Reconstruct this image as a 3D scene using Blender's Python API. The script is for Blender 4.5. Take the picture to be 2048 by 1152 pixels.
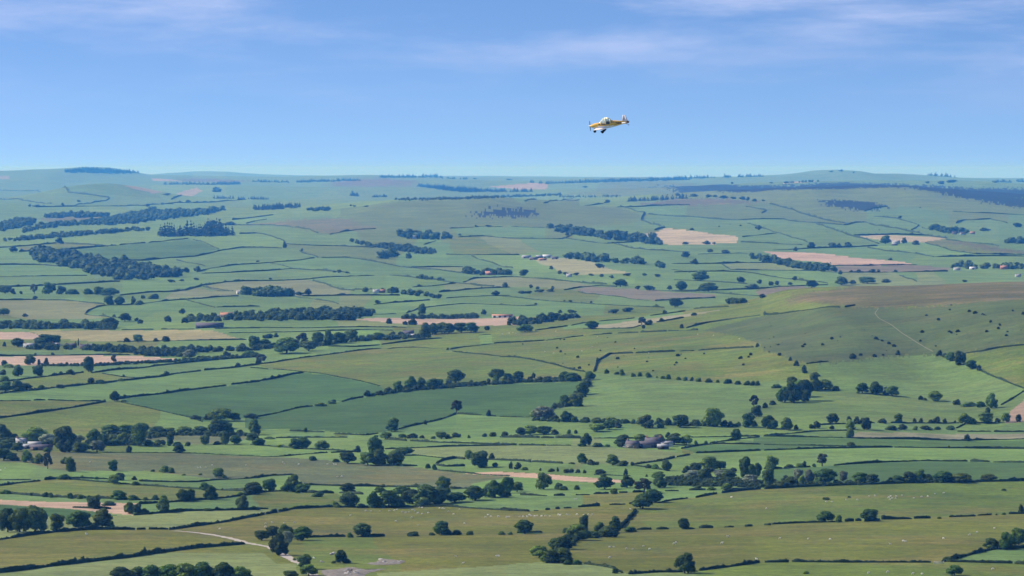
import bpy, bmesh, math, random
import numpy as np
from mathutils import Vector, Matrix
for o in list(bpy.data.objects): bpy.data.objects.remove(o)
scene = bpy.context.scene
C = scene.collection
R = math.radians

# ---------------------------------------------------------------- camera
EYE_Z = 360.0
cam_data = bpy.data.cameras.new('camera'); cam_data.sensor_width = 36.0; cam_data.lens = 36*7778/2048
cam_data.clip_start = 1.0; cam_data.clip_end = 200000
camera = bpy.data.objects.new('camera', cam_data); C.objects.link(camera)
camera.location = (0, 0, EYE_Z)
camera.rotation_euler = (math.pi/2 - math.atan(238/7778), 0, 0)
scene.camera = camera

# ---------------------------------------------------------------- sky, sun, exposure
SUN_EL, SUN_AZ = R(37), R(-74)          # azimuth clockwise from straight ahead: the sun stands to the left
world = bpy.data.worlds.new('World'); scene.world = world; world.use_nodes = True
wn = world.node_tree.nodes; wl = world.node_tree.links; wn.clear()
def N(nodes, kind, **kw):
    n = nodes.new(kind)
    for k, v in kw.items(): setattr(n, k, v)
    return n
out = N(wn, 'ShaderNodeOutputWorld'); bg = N(wn, 'ShaderNodeBackground')
sky = N(wn, 'ShaderNodeTexSky', sky_type='NISHITA', sun_disc=False, sun_elevation=SUN_EL, sun_rotation=SUN_AZ, altitude=300, air_density=1.0, dust_density=0.3, ozone_density=3.0)
tc = N(wn, 'ShaderNodeTexCoord'); sep = N(wn, 'ShaderNodeSeparateXYZ'); wl.new(tc.outputs['Generated'], sep.inputs[0])
# clear, dry air: the blue starts close above the horizon
zup = N(wn, 'ShaderNodeMath', operation='MULTIPLY_ADD'); zup.inputs[1].default_value = 3.7; zup.inputs[2].default_value = 0.15
zc = N(wn, 'ShaderNodeMath', operation='MAXIMUM'); zc.inputs[1].default_value = 0.0
wl.new(sep.outputs[2], zc.inputs[0]); wl.new(zc.outputs[0], zup.inputs[0])
comb = N(wn, 'ShaderNodeCombineXYZ'); wl.new(sep.outputs[0], comb.inputs[0]); wl.new(sep.outputs[1], comb.inputs[1]); wl.new(zup.outputs[0], comb.inputs[2])
nrm = N(wn, 'ShaderNodeVectorMath', operation='NORMALIZE'); wl.new(comb.outputs[0], nrm.inputs[0]); wl.new(nrm.outputs[0], sky.inputs['Vector'])
hs = N(wn, 'ShaderNodeHueSaturation'); hs.inputs['Saturation'].default_value = 1.16; hs.inputs['Value'].default_value = 1.10; hs.inputs['Hue'].default_value = 0.508
wl.new(sky.outputs[0], hs.inputs['Color'])
# thin high cloud, stretched into wisps
div = N(wn, 'ShaderNodeVectorMath', operation='MULTIPLY'); div.inputs[1].default_value = (10, 10, 60)
wl.new(tc.outputs['Generated'], div.inputs[0])
n1 = N(wn, 'ShaderNodeTexNoise'); n1.inputs['Scale'].default_value = 1.0; n1.inputs['Detail'].default_value = 8; n1.inputs['Roughness'].default_value = 0.6; n1.inputs['Distortion'].default_value = 0.15
ofs = N(wn, 'ShaderNodeVectorMath', operation='ADD'); ofs.inputs[1].default_value = (21.0, 4.0, 3.0)
wl.new(div.outputs[0], ofs.inputs[0]); wl.new(ofs.outputs[0], n1.inputs['Vector'])
cr = N(wn, 'ShaderNodeMapRange', interpolation_type='SMOOTHSTEP'); cr.inputs['From Min'].default_value = 0.42; cr.inputs['From Max'].default_value = 0.76
wl.new(n1.outputs['Fac'], cr.inputs['Value'])
hi = N(wn, 'ShaderNodeMapRange', interpolation_type='SMOOTHSTEP'); hi.inputs['From Min'].default_value = 0.008; hi.inputs['From Max'].default_value = 0.046
wl.new(sep.outputs[2], hi.inputs['Value'])
mul = N(wn, 'ShaderNodeMath', operation='MULTIPLY'); wl.new(cr.outputs[0], mul.inputs[0]); wl.new(hi.outputs[0], mul.inputs[1])
mul2 = N(wn, 'ShaderNodeMath', operation='MULTIPLY'); mul2.inputs[1].default_value = 0.75; wl.new(mul.outputs[0], mul2.inputs[0])
cm = N(wn, 'ShaderNodeMix', data_type='RGBA'); wl.new(mul2.outputs[0], cm.inputs['Factor']); wl.new(hs.outputs[0], cm.inputs[6]); cm.inputs[7].default_value = (4.7, 5.1, 7.0, 1)
wl.new(cm.outputs[2], bg.inputs['Color']); bg.inputs['Strength'].default_value = 0.105
wl.new(bg.outputs[0], out.inputs[0])
sun_data = bpy.data.lights.new('sun', 'SUN'); sun_data.energy = 5.0; sun_data.angle = R(0.53); sun_data.color = (1.0, 0.95, 0.86)
sun = bpy.data.objects.new('sun', sun_data); C.objects.link(sun)
sun_dir = Vector((math.sin(SUN_AZ)*math.cos(SUN_EL), math.cos(SUN_AZ)*math.cos(SUN_EL), math.sin(SUN_EL)))
sun.rotation_euler = sun_dir.to_track_quat('Z', 'Y').to_euler(); sun.location = (-300, 200, 700)
scene.view_settings.view_transform = 'Standard'; scene.view_settings.look = 'None'
scene.view_settings.exposure = 0.5; scene.view_settings.gamma = 1.0; scene.view_settings.use_curve_mapping = False
scene.render.engine = 'CYCLES'
scene.cycles.use_denoising = True; scene.cycles.denoiser = 'OPENIMAGEDENOISE'; scene.cycles.denoising_input_passes = 'RGB_ALBEDO_NORMAL'; scene.cycles.denoising_prefilter = 'ACCURATE'
scene.cycles.max_bounces = 6; scene.cycles.transparent_max_bounces = 12; scene.cycles.volume_bounces = 0
scene.cycles.use_adaptive_sampling = False

# ---------------------------------------------------------------- terrain (metres, camera over the origin, +Y ahead)
S = 1.8                     # metres per unit of the relief tables below; scales the terrain about the camera
EYE = 200.0*S
KD = np.array([0,50,300,700,1000,1150,1500,2000,2500,3000,3600,4300,5000,6000,7062,9015,11531,14000,16521,21641,28543,38963],float)  # far knots, bumps and ridge stretched away from the camera, heights scaled alike
KZ = np.array([4.0,16.0,64.0,99.0,114.0,120.0,134.0,138.0,137.0,136.0,137.0,138.0,137.0,132.0,125.1,118.1,101.5,112.0,114.4, 56.8, 67.1, 97.4])
def _slopes(x, y):
    h = np.diff(x); d = np.diff(y)/h
    m = np.zeros_like(y)
    for k in range(1, len(y)-1):
        if d[k-1]*d[k] > 0:
            w1 = 2*h[k]+h[k-1]; w2 = h[k]+2*h[k-1]
            m[k] = (w1+w2)/(w1/d[k-1]+w2/d[k])
    m[0] = d[0]; m[-1] = d[-1]
    return m
KM = _slopes(KD, KZ)
def pchip(x, X, Y, M):
    i = np.clip(np.searchsorted(X, x)-1, 0, len(X)-2)
    h = X[i+1]-X[i]; t = np.clip((x-X[i])/h, 0, 1)
    return (2*t**3-3*t**2+1)*Y[i]+(t**3-2*t**2+t)*h*M[i]+(-2*t**3+3*t**2)*Y[i+1]+(t**3-t**2)*h*M[i+1]
def sstep(a, b, x):
    t = np.clip((x-a)/(b-a), 0, 1)
    return t*t*(3-2*t)
SX = np.array([-900,-450,-250,-120,-56,14,69,128,187,226,401,700,1300.])
SY = np.array([0,.0,.02,.06,.12,.22,.32,.42,.62,.83,.97,1.02,.9])
SM = _slopes(SX, SY)
BUMPS = [(-174,9472,283,798,41.4),(-423,6941,332,589,9.1),(964,10887,476,1278,48.8),(1484,14836,890,1006,61.8),(-1389,13170,150,529,55.1),
         (-885,16183,632,845,25.3),(127,16521,508,846,17.8),(-1500,17500,420,700,34),(640,18500,520,700,26),(-300,19000,380,600,24),(256,7579,614,668,6.1),(-900,5200,500,500,-4.0),(600,6000,500,601,5.0),
         (330,1500,260,240,7.0),(-100,1480,150,200,3.0),(-2659,32878,380,1215,46.8),(-877,32878,1023,1215,21.9),(244,2330,34,190,-8.0),
         (180,2400,40,160,4.0),(335,2380,45,170,6.0),(95,2380,40,150,3.0),(-65,9091,59,393,9.7),(-268,8940,64,330,6.4),
         (771,10330,89,411,10.1),(1075,10409,101,475,10.1),(905,9938,55,312,-6.6),(-330,2250,90,120,5.0),(120,2050,110,110,4.0),
         (-180,3300,120,160,5.0),(-500,4000,160,200,4.0),(300,5200,200,200,6.0),(-350,5600,160,180,6.0),(626,7062,141,270,7.1)]

         # the skyline ridge, crest heights along it
RX = (np.array([-900,0,120,180,280,400,600,760,900,1000,1100,1230,1530,1600,1670,1730,1850,1950,2048,2900])-1024)*2.892
RA = np.array([38.2, 46.0, 58.0, 68.0, 26.0, 16.4, 10.3, 14.3, -6.4, -10.8, -5.4, 8.8, 12.5, 25.3, 52.3, 28.3, 20.7, -4.4, -9.1, 5.5])
RM = _slopes(RX, RA)
def height(x, y):
    x = np.asarray(x, float)/S; y = np.asarray(y, float)/S
    z = -pchip(y, KD, KZ, KM)
    L = pchip(np.clip(x, -900, 1300), SX, SY, SM)
    z = z + 48*L*sstep(1930, 2620, y)*(1-sstep(3080, 3720, y))
    z = z + pchip(np.clip(x, RX[0], RX[-1]), RX, RA, RM)*np.exp(-0.5*((y-22500)/1547)**2)
    for (cx, cy, sx, sy, h) in BUMPS:
        z = z + h*np.exp(-0.5*(((x-cx)/sx)**2+((y-cy)/sy)**2))
    a = sstep(900, 1600, y)
    z = z + a*(2.3*np.sin(x/170+y/390+.7)*np.cos(y/260-x/510)+1.5*np.sin(x/71-y/143+2.1)*np.sin(y/97+x/190)+.6*np.sin(x/31+y/43)*np.sin(y/37-x/59+1.))
    b = sstep(5000, 13000, y)
    z = z + b*(8*np.sin(x/520+y/1100+1.3)*np.cos(y/900-x/1600))
    return EYE + S*z
# the ground mesh: a fan of rows across the view, finer near than far
def ground_grid():
    ts = np.concatenate([np.linspace(-.30,-.137,36)[:-1], np.linspace(-.137,.137,880), np.linspace(.137,.30,36)[1:]])
    yy = np.linspace(1040, 38900, 400000)
    row = pchip(yy, KD, KZ, KM)/yy*7778
    rate = np.maximum(np.abs(np.gradient(row, yy))/1.75, 1/95.)
    c = np.cumsum(rate)*(yy[1]-yy[0])
    ys = np.interp(np.arange(0, c[-1]), c, yy)
    ys = np.concatenate([[0.,15,40,90,160,260,400,550,700,850,960], ys])*S
    return ts, ys
GT, GY = ground_grid()
GX = GT[None,:]*np.maximum(GY, 60)[:,None]
GZ = height(GX, np.repeat(GY[:,None], len(GT), 1))
def cell(x, y):
    j = np.interp(x/np.maximum(y, 60), GT, np.arange(len(GT)))
    i = np.interp(y, GY, np.arange(len(GY)))
    return i, j
def zat(x, y):
    i, j = cell(x, y)
    i0 = np.minimum(np.floor(i).astype(int), len(GY)-2); j0 = np.minimum(np.floor(j).astype(int), len(GT)-2)
    u = i-i0; v = j-j0
    return (GZ[i0,j0]*(1-u)*(1-v)+GZ[i0+1,j0]*u*(1-v)+GZ[i0,j0+1]*(1-u)*v+GZ[i0+1,j0+1]*u*v)

# ---------------------------------------------------------------- where things stand (metres), unprojected beforehand from image pixels onto the terrain
HEDGES = [
(2.6,[[(-302,2013),(-286,2026),(-269,2039),(-258,2060),(-247,2085),(-229,2118),(-211,2150),(-197,2197),(-183,2246),(-158,2293)]],'long dark hedge, nearest of the hedges by the ploughed strip'),
(2.6,[[(-344,2294),(-327,2322),(-310,2345),(-298,2382),(-282,2418),(-264,2439),(-237,2440)],[(-236,2441),(-231,2445)],[(-229,2446),(-217,2449)]],'long dark hedge, nearest of the hedges by the stony track'),
(2.4,[[(-216,2445),(-203,2498),(-185,2546)],[(-185,2548),(-178,2574),(-169,2603)]],'gappy dark hedge, second nearest of the hedges by the stony track'),
(2.4,[[(-172,2592),(-167,2614)],[(-166,2617),(-160,2642)],[(-159,2646),(-154,2671)],[(-154,2674),(-151,2687),(-130,2711),(-103,2712),(-73,2716),(-46,2713),(-23,2688),(-1,2667)]],'long dark hedge, fifth nearest of the hedges by the stony track'),
(2.0,[[(-8,2674),(12,2659)],[(15,2662),(18,2664)],[(23,2670),(26,2672)],[(30,2678),(33,2679)],[(36,2682),(41,2685)],[(46,2691),(61,2700)],[(68,2707),(79,2709)],[(82,2713),(86,2716)]],'gappy dark hedge, second nearest of the hedges by the long tan strip'),
(2.0,[[(-252,2587),(-226,2618),(-223,2628),(-198,2644),(-173,2664)]],'clipped dark hedge, third nearest of the hedges by the stony track'),
(1.8,[[(-181,2673),(-168,2675)]],'short dark hedge, fourth nearest of the hedges by the stony track'),
(2.2,[[(-261,2714),(-241,2739),(-224,2762),(-207,2783),(-195,2814),(-185,2845)]],'clipped dark hedge, sixth nearest of the hedges by the stony track'),
(2.4,[[(-192,2844),(-182,2884),(-172,2910),(-148,2876),(-132,2877)],[(-128,2881),(-110,2860)]],'gappy dark hedge, nearest of the hedges by the tall tree clump'),
(2.4,[[(-433,2887),(-412,2921),(-392,2970),(-384,3009),(-369,3036)]],'clipped dark hedge, fourth nearest of the hedges by the ploughed strip'),
(1.2,[[(-456,3040),(-428,3037),(-401,3039),(-377,3044)]],'thin straggling hedge, fifth nearest of the hedges by the ploughed strip'),
(2.0,[[(-367,3047),(-358,3061),(-347,3071),(-332,3069),(-319,3070)]],'clipped dark hedge, sixth nearest of the hedges by the ploughed strip'),
(2.0,[[(-349,3058),(-336,3049),(-315,3034),(-296,3015),(-268,2988),(-240,2947),(-217,2916),(-199,2895)]],'long dark hedge, seventh nearest of the hedges by the stony track'),
(1.8,[[(-435,2898),(-406,2878),(-378,2863),(-363,2848),(-344,2826),(-323,2809),(-293,2793),(-273,2776),(-259,2765),(-246,2768)]],'long dark hedge, third nearest of the hedges by the ploughed strip'),
(1.8,[[(-293,3050),(-270,3041),(-247,3039),(-234,3064),(-219,3072),(-201,3092)]],'clipped dark hedge, eighth nearest of the hedges by the stony track'),
(2.0,[[(-208,3082),(-195,3128),(-177,3146)]],'short dark hedge, ninth nearest of the hedges by the stony track'),
(0.9,[[(-355,3365),(-320,3382),(-287,3396),(-251,3369),(-217,3343)]],'thin straggling hedge, nearest of the hedges by the lone tree at the hedge meeting'),
(1.6,[[(-216,3333),(-197,3341),(-182,3368),(-161,3388)],[(-158,3387),(-137,3396)]],'gappy dark hedge, fifth nearest of the hedges by the tall tree clump'),
(1.4,[[(-302,2668),(-288,2658),(-274,2652)]],'short dark hedge, second nearest of the hedges by the ploughed strip'),
(2.2,[[(-125,2365),(-115,2374),(-102,2377)],[(-95,2372),(-78,2379)]],'gappy dark field hedge by the flock of sheep'),
(1.6,[[(3,2415),(19,2419)]],'short dark hedge, nearest of the hedges by the long tan strip'),
(2.0,[[(-161,3003),(-146,2998),(-131,2989),(-101,2984),(-70,2966),(-30,2920)]],'long dark hedge, second nearest of the hedges by the tall tree clump'),
(1.6,[[(-236,3500),(-213,3469),(-183,3431),(-150,3410),(-137,3396)]],'clipped dark hedge, sixth nearest of the hedges by the tall tree clump'),
(1.8,[[(-219,3601),(-194,3597),(-152,3577)]],'clipped dark hedge, seventh nearest of the hedges by the tall tree clump'),
(1.8,[[(-211,3684),(-195,3675),(-177,3661)]],'short dark hedge, ninth nearest of the hedges by the tall tree clump'),
(1.6,[[(-167,3634),(-136,3604),(-125,3625)]],'short dark hedge, eighth nearest of the hedges by the tall tree clump'),
(2.0,[[(-112,3420),(-87,3429),(-58,3436),(-29,3433),(-2,3428)]],'clipped dark hedge, fourth nearest of the hedges by the looping hedge'),
(1.8,[[(-116,3537),(-95,3508)],[(-92,3506),(-65,3479),(-35,3459),(-2,3435)]],'gappy dark hedge, fifth nearest of the hedges by the looping hedge'),
(2.4,[[(-40,3308),(-49,3321),(-58,3302),(-63,3268),(-63,3247),(-57,3228),(-39,3228)]],'clipped dark hedge, second nearest of the hedges by the looping hedge'),
(1.0,[[(-64,3200),(-48,3176),(-32,3151),(-2,3102)]],'thin straggling hedge, nearest of the hedges by the looping hedge'),
(2.0,[[(-22,3298),(-2,3279)]],'short dark hedge, third nearest of the hedges by the looping hedge'),
(0.9,[[(-87,3364),(-73,3346),(-58,3323)]],'thin straggling hedge, fourth nearest of the hedges by the tall tree clump'),
(1.6,[[(-91,3242),(-79,3238)]],'short dark hedge, third nearest of the hedges by the tall tree clump'),
(2.2,[[(-11,3528),(9,3512),(25,3501)],[(26,3498),(38,3493)],[(39,3492),(62,3478)],[(73,3476),(106,3471),(136,3481)],[(161,3493),(195,3502),(224,3508)]],'long dark field hedge by the bright pasture'),
(2.2,[[(-11,3436),(4,3426)],[(6,3425),(30,3413)],[(31,3413),(52,3407)]],'gappy dark hedge, fifth nearest of the hedges by the long tan strip'),
(2.0,[[(175,3433),(194,3461),(207,3483),(223,3499)]],'short dark hedge, sixth nearest of the hedges by the blossoming thicket'),
(1.6,[[(147,3375),(162,3402),(180,3426),(219,3421)]],'clipped dark hedge, fifth nearest of the hedges by the blossoming thicket'),
(2.2,[[(158,3338),(182,3346),(215,3358)]],'clipped dark hedge, fourth nearest of the hedges by the blossoming thicket'),
(2.2,[[(218,3358),(253,3369),(288,3376),(333,3398)],[(335,3399),(365,3407),(394,3414),(422,3413),(449,3402),(476,3381),(503,3354)]],'long dark hedge, third nearest of the hedges by the green strips'),
(2.0,[[(-10,3285),(9,3269),(16,3249)],[(17,3254),(42,3223)],[(47,3218),(52,3212)]],'gappy dark hedge, fourth nearest of the hedges by the long tan strip'),
(2.4,[[(101,3200),(121,3246),(138,3295)],[(140,3300),(152,3323)]],'gappy dark hedge, third nearest of the hedges by the purple-roofed farm'),
(1.6,[[(98,3190),(113,3154),(127,3116)]],'short dark hedge, second nearest of the hedges by the purple-roofed farm'),
(0.8,[[(65,3081),(93,3045)]],'thin straggling hedge, nearest of the hedges by the purple-roofed farm'),
(2.2,[[(6,2805),(25,2788)],[(30,2790),(38,2789)],[(46,2796),(56,2796)],[(59,2809),(70,2812)],[(78,2823),(84,2825)],[(88,2828),(96,2833)]],'gappy dark hedge, third nearest of the hedges by the long tan strip'),
(2.0,[[(112,2842),(122,2841)],[(130,2849),(142,2847)],[(143,2848),(150,2852)],[(155,2847),(182,2851)]],'gappy dark hedge, second nearest of the hedges by the blossoming thicket'),
(2.2,[[(102,2719),(111,2737),(125,2757)],[(131,2763),(142,2791),(148,2805)],[(152,2812),(164,2830),(182,2845)]],'gappy dark hedge, nearest of the hedges by the blossoming thicket'),
(2.4,[[(185,2844),(201,2850),(234,2859),(272,2870),(314,2889),(356,2906),(385,2917),(411,2918),(437,2916)]],'long dark hedge, nearest of the hedges by the green strips'),
(2.6,[[(69,2464),(80,2603),(85,2666)]],'short dark hedge, fourth nearest of the hedges by the lone tree'),
(2.2,[[(79,2447),(88,2447)],[(91,2448),(99,2448)],[(107,2445),(115,2444)],[(118,2451),(127,2449)],[(134,2451),(140,2450)],[(147,2452),(152,2453)]],'gappy dark hedge, third nearest of the hedges by the lone tree'),
(2.4,[[(61,2028),(76,2040),(90,2039)],[(92,2043),(98,2044)],[(99,2049),(112,2067),(128,2091),(134,2102)]],'gappy dark hedge, nearest of the hedges by the lone tree'),
(2.4,[[(137,2102),(150,2102)],[(152,2104),(179,2096),(203,2094),(226,2092)]],'long dark hedge, nearest of the hedges by the upper sheep pasture'),
(1.4,[[(39,2098),(47,2084),(54,2066),(58,2036)]],'short dark hedge, second nearest of the hedges by the lone tree'),
(1.8,[[(228,3508),(240,3519),(259,3532),(278,3547),(308,3555)]],'clipped dark hedge, nearest of the hedges by the dense copse'),
(2.0,[[(227,3505),(263,3499),(302,3492),(333,3491),(369,3498),(404,3499),(434,3509),(463,3511),(493,3502),(524,3492)]],'long dark hedge, fifth nearest of the hedges by the green strips'),
(1.4,[[(222,3418),(267,3406),(294,3403),(331,3404)]],'clipped dark hedge, fourth nearest of the hedges by the green strips'),
(1.8,[[(412,3591),(444,3598)],[(446,3594),(473,3587),(503,3572),(534,3560)]],'gappy dark hedge, sixth nearest of the hedges by the green strips'),
(2.0,[[(260,3133),(279,3156),(309,3198),(341,3231),(378,3221)],[(380,3220),(395,3210)],[(397,3204),(420,3181),(444,3151),(468,3121)]],'long dark hedge, second nearest of the hedges by the green strips'),
(1.8,[[(202,3115),(217,3115)],[(218,3115),(240,3122)]],'gappy dark hedge, third nearest of the hedges by the blossoming thicket'),
(2.4,[[(160,2461),(164,2458)],[(165,2465),(185,2470),(210,2469)],[(212,2472),(218,2474)],[(219,2476),(223,2477)],[(224,2466),(235,2479)],[(237,2490),(257,2494)],[(259,2500),(270,2504)],[(285,2529),(304,2545)],[(307,2556),(317,2566)],[(330,2578),(340,2580),(364,2580),(387,2577)]],'long dark hedge, second nearest of the hedges by the upper sheep pasture'),
(2.4,[[(233,2097),(241,2117),(256,2155),(271,2187),(290,2195),(310,2199),(330,2202)]],'clipped dark hedge, second nearest of the hedges by the white gate'),
(2.0,[[(237,2097),(253,2091),(269,2085)],[(270,2083),(274,2078),(292,2068),(309,2057)]],'gappy dark hedge, nearest of the hedges by the white gate'),
(2.2,[[(-1205,8051),(-1140,8104),(-1082,8216),(-1043,8231),(-1026,8435),(-986,8577),(-921,8639),(-879,8716)]],'long dark hedge, second nearest of the hedges by the valley hamlet hedges'),
(2.2,[[(-1086,7251),(-1022,7259),(-960,7289),(-904,7328),(-852,7305),(-806,7223),(-761,7076),(-738,7034)]],'long dark hedge, nearest of the hedges by the valley hamlet hedges'),
(2.2,[[(-741,6736),(-745,6857),(-744,6959),(-729,7018),(-695,7027),(-677,7033),(-656,7166),(-614,7236),(-577,7386),(-529,7518)]],'clipped dark hedge, third nearest of the hedges by the yellow hay field'),
(1.8,[[(-739,6723),(-688,6560),(-655,6452)]],'short dark hedge, second nearest of the hedges by the yellow hay field'),
(2.2,[[(-758,7517),(-738,7648),(-682,7735),(-669,8214),(-664,8572),(-647,8766),(-574,8850)]],'clipped dark hedge, sixth nearest of the hedges by the long dark shed'),
(1.8,[[(-655,8312),(-607,8122),(-565,7876)]],'short dark hedge, fifth nearest of the hedges by the white slope farm'),
(1.6,[[(-604,7205),(-556,6996),(-529,6922)]],'short dark hedge, fifth nearest of the hedges by the long dark shed'),
(1.8,[[(-527,6929),(-452,6975)]],'short dark hedge, nearest of the hedges by the white slope farm'),
(2.0,[[(-629,5794),(-590,5784)],[(-580,5773),(-530,5745)],[(-518,5741),(-485,5712),(-465,5704)]],'gappy dark hedge, nearest of the hedges by the yellow hay field'),
(2.0,[[(-436,5696),(-369,5693)]],'short dark hedge, fourth nearest of the hedges by the long dark shed'),
(2.0,[[(-407,5586),(-362,5580)]],'short dark hedge, third nearest of the hedges by the long dark shed'),
(2.0,[[(-558,5491),(-479,5446),(-443,5431),(-370,5411)]],'clipped dark hedge, second nearest of the hedges by the long dark shed'),
(2.2,[[(-755,5037),(-710,5043),(-669,5073),(-627,5107),(-571,5110),(-501,5098)]],'long dark hedge, third nearest of the hedges by the tan valley field'),
(2.4,[[(-591,4885),(-520,4875),(-491,4911),(-430,4965)]],'clipped dark hedge, second nearest of the hedges by the tan valley field'),
(2.4,[[(-502,4636),(-481,4730),(-446,4870),(-418,4920),(-375,5008),(-327,5035)]],'long dark hedge, nearest of the hedges by the long dark shed'),
(2.2,[[(-634,4234),(-601,4265),(-570,4321),(-555,4434),(-535,4493),(-513,4652)]],'clipped dark hedge, nearest of the hedges by the tan valley field'),
(0.9,[[(-489,4629),(-450,4522),(-436,4515)]],'thin straggling hedge, fifth nearest of the hedges by the lone tree at the hedge meeting'),
(2.6,[[(-595,3974),(-563,3996),(-531,4030),(-513,4142),(-500,4224),(-483,4288),(-476,4365),(-458,4407),(-451,4437)],[(-451,4444),(-438,4460),(-416,4542),(-402,4628),(-375,4680)],[(-372,4697),(-348,4756),(-328,4817),(-314,4834)]],'long dark hedge, fourth nearest of the hedges by the lone tree at the hedge meeting'),
(2.2,[[(-586,3913),(-552,3920),(-519,3937),(-490,3957)],[(-488,3962),(-477,3969)],[(-475,3974),(-453,3974),(-421,3980)]],'long dark hedge, third nearest of the hedges by the lone tree at the hedge meeting'),
(2.8,[[(-556,3711),(-527,3738),(-496,3763),(-475,3796),(-455,3842),(-440,3892),(-427,3940),(-416,3976)]],'long dark field hedge by the white-walled farm'),
(2.6,[[(-406,4018),(-391,4122),(-370,4193),(-339,4338),(-322,4375)],[(-317,4389),(-288,4440)]],'gappy dark hedge, second nearest of the hedges by the striped green slope'),
(2.6,[[(-298,4418),(-280,4479),(-262,4571),(-247,4601)]],'short dark hedge, third nearest of the hedges by the striped green slope'),
(0.9,[[(-400,3973),(-373,3926),(-342,3870),(-318,3824),(-301,3778)]],'thin straggling hedge, second nearest of the hedges by the lone tree at the hedge meeting'),
(2.4,[[(-326,4830),(-296,4872),(-269,4982),(-222,5059),(-191,5118),(-173,5145)]],'clipped dark hedge, fifth nearest of the hedges by the striped green slope'),
(0.8,[[(-165,5127),(-149,5152),(-123,5142),(-90,5066)]],'thin straggling hedge, second nearest of the hedges by the pink valley strip'),
(2.2,[[(-80,5038),(-62,5091),(-36,5129),(-26,5145)],[(-24,5149),(-3,5160)]],'gappy dark hedge, third nearest of the hedges by the pink valley strip'),
(2.2,[[(-16,5151),(27,5153),(43,5158)],[(45,5156),(71,5179),(95,5191)],[(104,5187),(133,5173)],[(141,5169),(167,5146)],[(170,5140),(203,5103)],[(205,5106),(241,5039)]],'long dark hedge, second nearest of the hedges by the low near ridge'),
(0.9,[[(-77,4997),(-51,4906),(-26,4803),(-2,4750)]],'thin straggling hedge, nearest of the hedges by the pink valley strip'),
(2.0,[[(-15,4769),(3,4751),(17,4717),(28,4681)],[(29,4680),(47,4587),(67,4473),(82,4383)]],'gappy dark hedge, nearest of the hedges by the low near ridge'),
(0.8,[[(-320,4749),(-294,4678)],[(-287,4675),(-249,4615),(-221,4579),(-185,4484),(-147,4326)]],'thin straggling hedge, fourth nearest of the hedges by the striped green slope'),
(2.4,[[(-259,3845),(-235,3905),(-217,3961),(-204,3978)],[(-191,4030),(-184,4051)],[(-177,4047),(-171,4077),(-157,4106)]],'gappy dark hedge, nearest of the hedges by the striped green slope'),
(2.2,[[(-151,4121),(-144,4126),(-128,4145),(-100,4191),(-73,4224),(-44,4252)],[(-42,4296),(-29,4310)],[(-23,4286),(-5,4275)]],'gappy dark hedge, second nearest of the hedges by the dark wheat'),
(2.4,[[(-13,4280),(15,4280),(75,4232)]],'clipped dark hedge, third nearest of the hedges by the dark wheat'),
(2.0,[[(-107,3668),(-89,3720),(-71,3786),(-56,3853)],[(-55,3855),(-30,3832)],[(-23,3822),(-16,3814)]],'gappy dark hedge, nearest of the hedges by the dark wheat'),
(1.4,[[(-12,3809),(17,3782)]],'short dark hedge, sixth nearest of the hedges by the looping hedge'),
(1.8,[[(-385,5709),(-307,5678),(-261,5674),(-215,5680),(-154,5673)]],'clipped dark hedge, seventh nearest of the hedges by the pink valley strip'),
(1.8,[[(-377,5585),(-320,5575),(-282,5568),(-238,5572),(-208,5595),(-170,5564)]],'clipped dark hedge, sixth nearest of the hedges by the pink valley strip'),
(2.0,[[(-175,5218),(-152,5247),(-126,5278),(-96,5301)]],'clipped dark hedge, fourth nearest of the hedges by the pink valley strip'),
(1.6,[[(-246,5195),(-210,5179),(-177,5212)]],'short dark hedge, sixth nearest of the hedges by the striped green slope'),
(1.8,[[(-46,5339),(-29,5347)]],'short dark hedge, fifth nearest of the hedges by the pink valley strip'),
(1.8,[[(-146,7766),(-93,7912),(-62,7969),(-4,8120)]],'clipped dark hedge, second nearest of the hedges by the brick farmhouse'),
(2.0,[[(-410,7589),(-334,7609),(-219,7590)]],'clipped dark hedge, third nearest of the hedges by the white slope farm'),
(1.6,[[(-421,7559),(-370,7305),(-316,7085)]],'short dark hedge, second nearest of the hedges by the white slope farm'),
(1.8,[[(-453,8826),(-400,8456),(-322,7940)]],'short dark hedge, sixth nearest of the hedges by the white slope farm'),
(1.8,[[(-210,8219),(-157,8363),(-122,8458)]],'short dark hedge, fourth nearest of the hedges by the brick farmhouse'),
(1.6,[[(-91,8421),(-37,8302)]],'short dark hedge, third nearest of the hedges by the brick farmhouse'),
(1.6,[[(-123,7283),(-77,7348),(-40,7415),(-4,7437)]],'clipped dark hedge, nearest of the hedges by the brick farmhouse'),
(1.8,[[(-252,7082),(-218,7150),(-153,7237)]],'clipped dark hedge, tenth nearest of the hedges by the pink valley strip'),
(1.8,[[(-180,6622),(-166,6868),(-143,6986),(-97,7054),(-74,7064),(-4,6991)]],'clipped dark hedge, ninth nearest of the hedges by the pink valley strip'),
(1.6,[[(-268,6608),(-223,6584),(-197,6603)]],'short dark hedge, eighth nearest of the hedges by the pink valley strip'),
(1.8,[[(-23,7398),(38,7240),(93,7146),(143,7005),(211,6946),(270,6895)]],'clipped dark hedge, fourth nearest of the hedges by the low near ridge'),
(1.4,[[(-22,7021),(25,6947),(44,6964)]],'short dark hedge, third nearest of the hedges by the low near ridge'),
(1.8,[[(107,8004),(167,8226),(185,8258),(220,8145)]],'short dark hedge, ninth nearest of the hedges by the purple ploughed field'),
(1.4,[[(134,7899),(175,7612),(225,7386),(260,7345)]],'clipped dark hedge, sixth nearest of the hedges by the purple ploughed field'),
(1.8,[[(270,7338),(324,7388),(393,7535)]],'clipped dark hedge, fifth nearest of the hedges by the purple ploughed field'),
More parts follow.
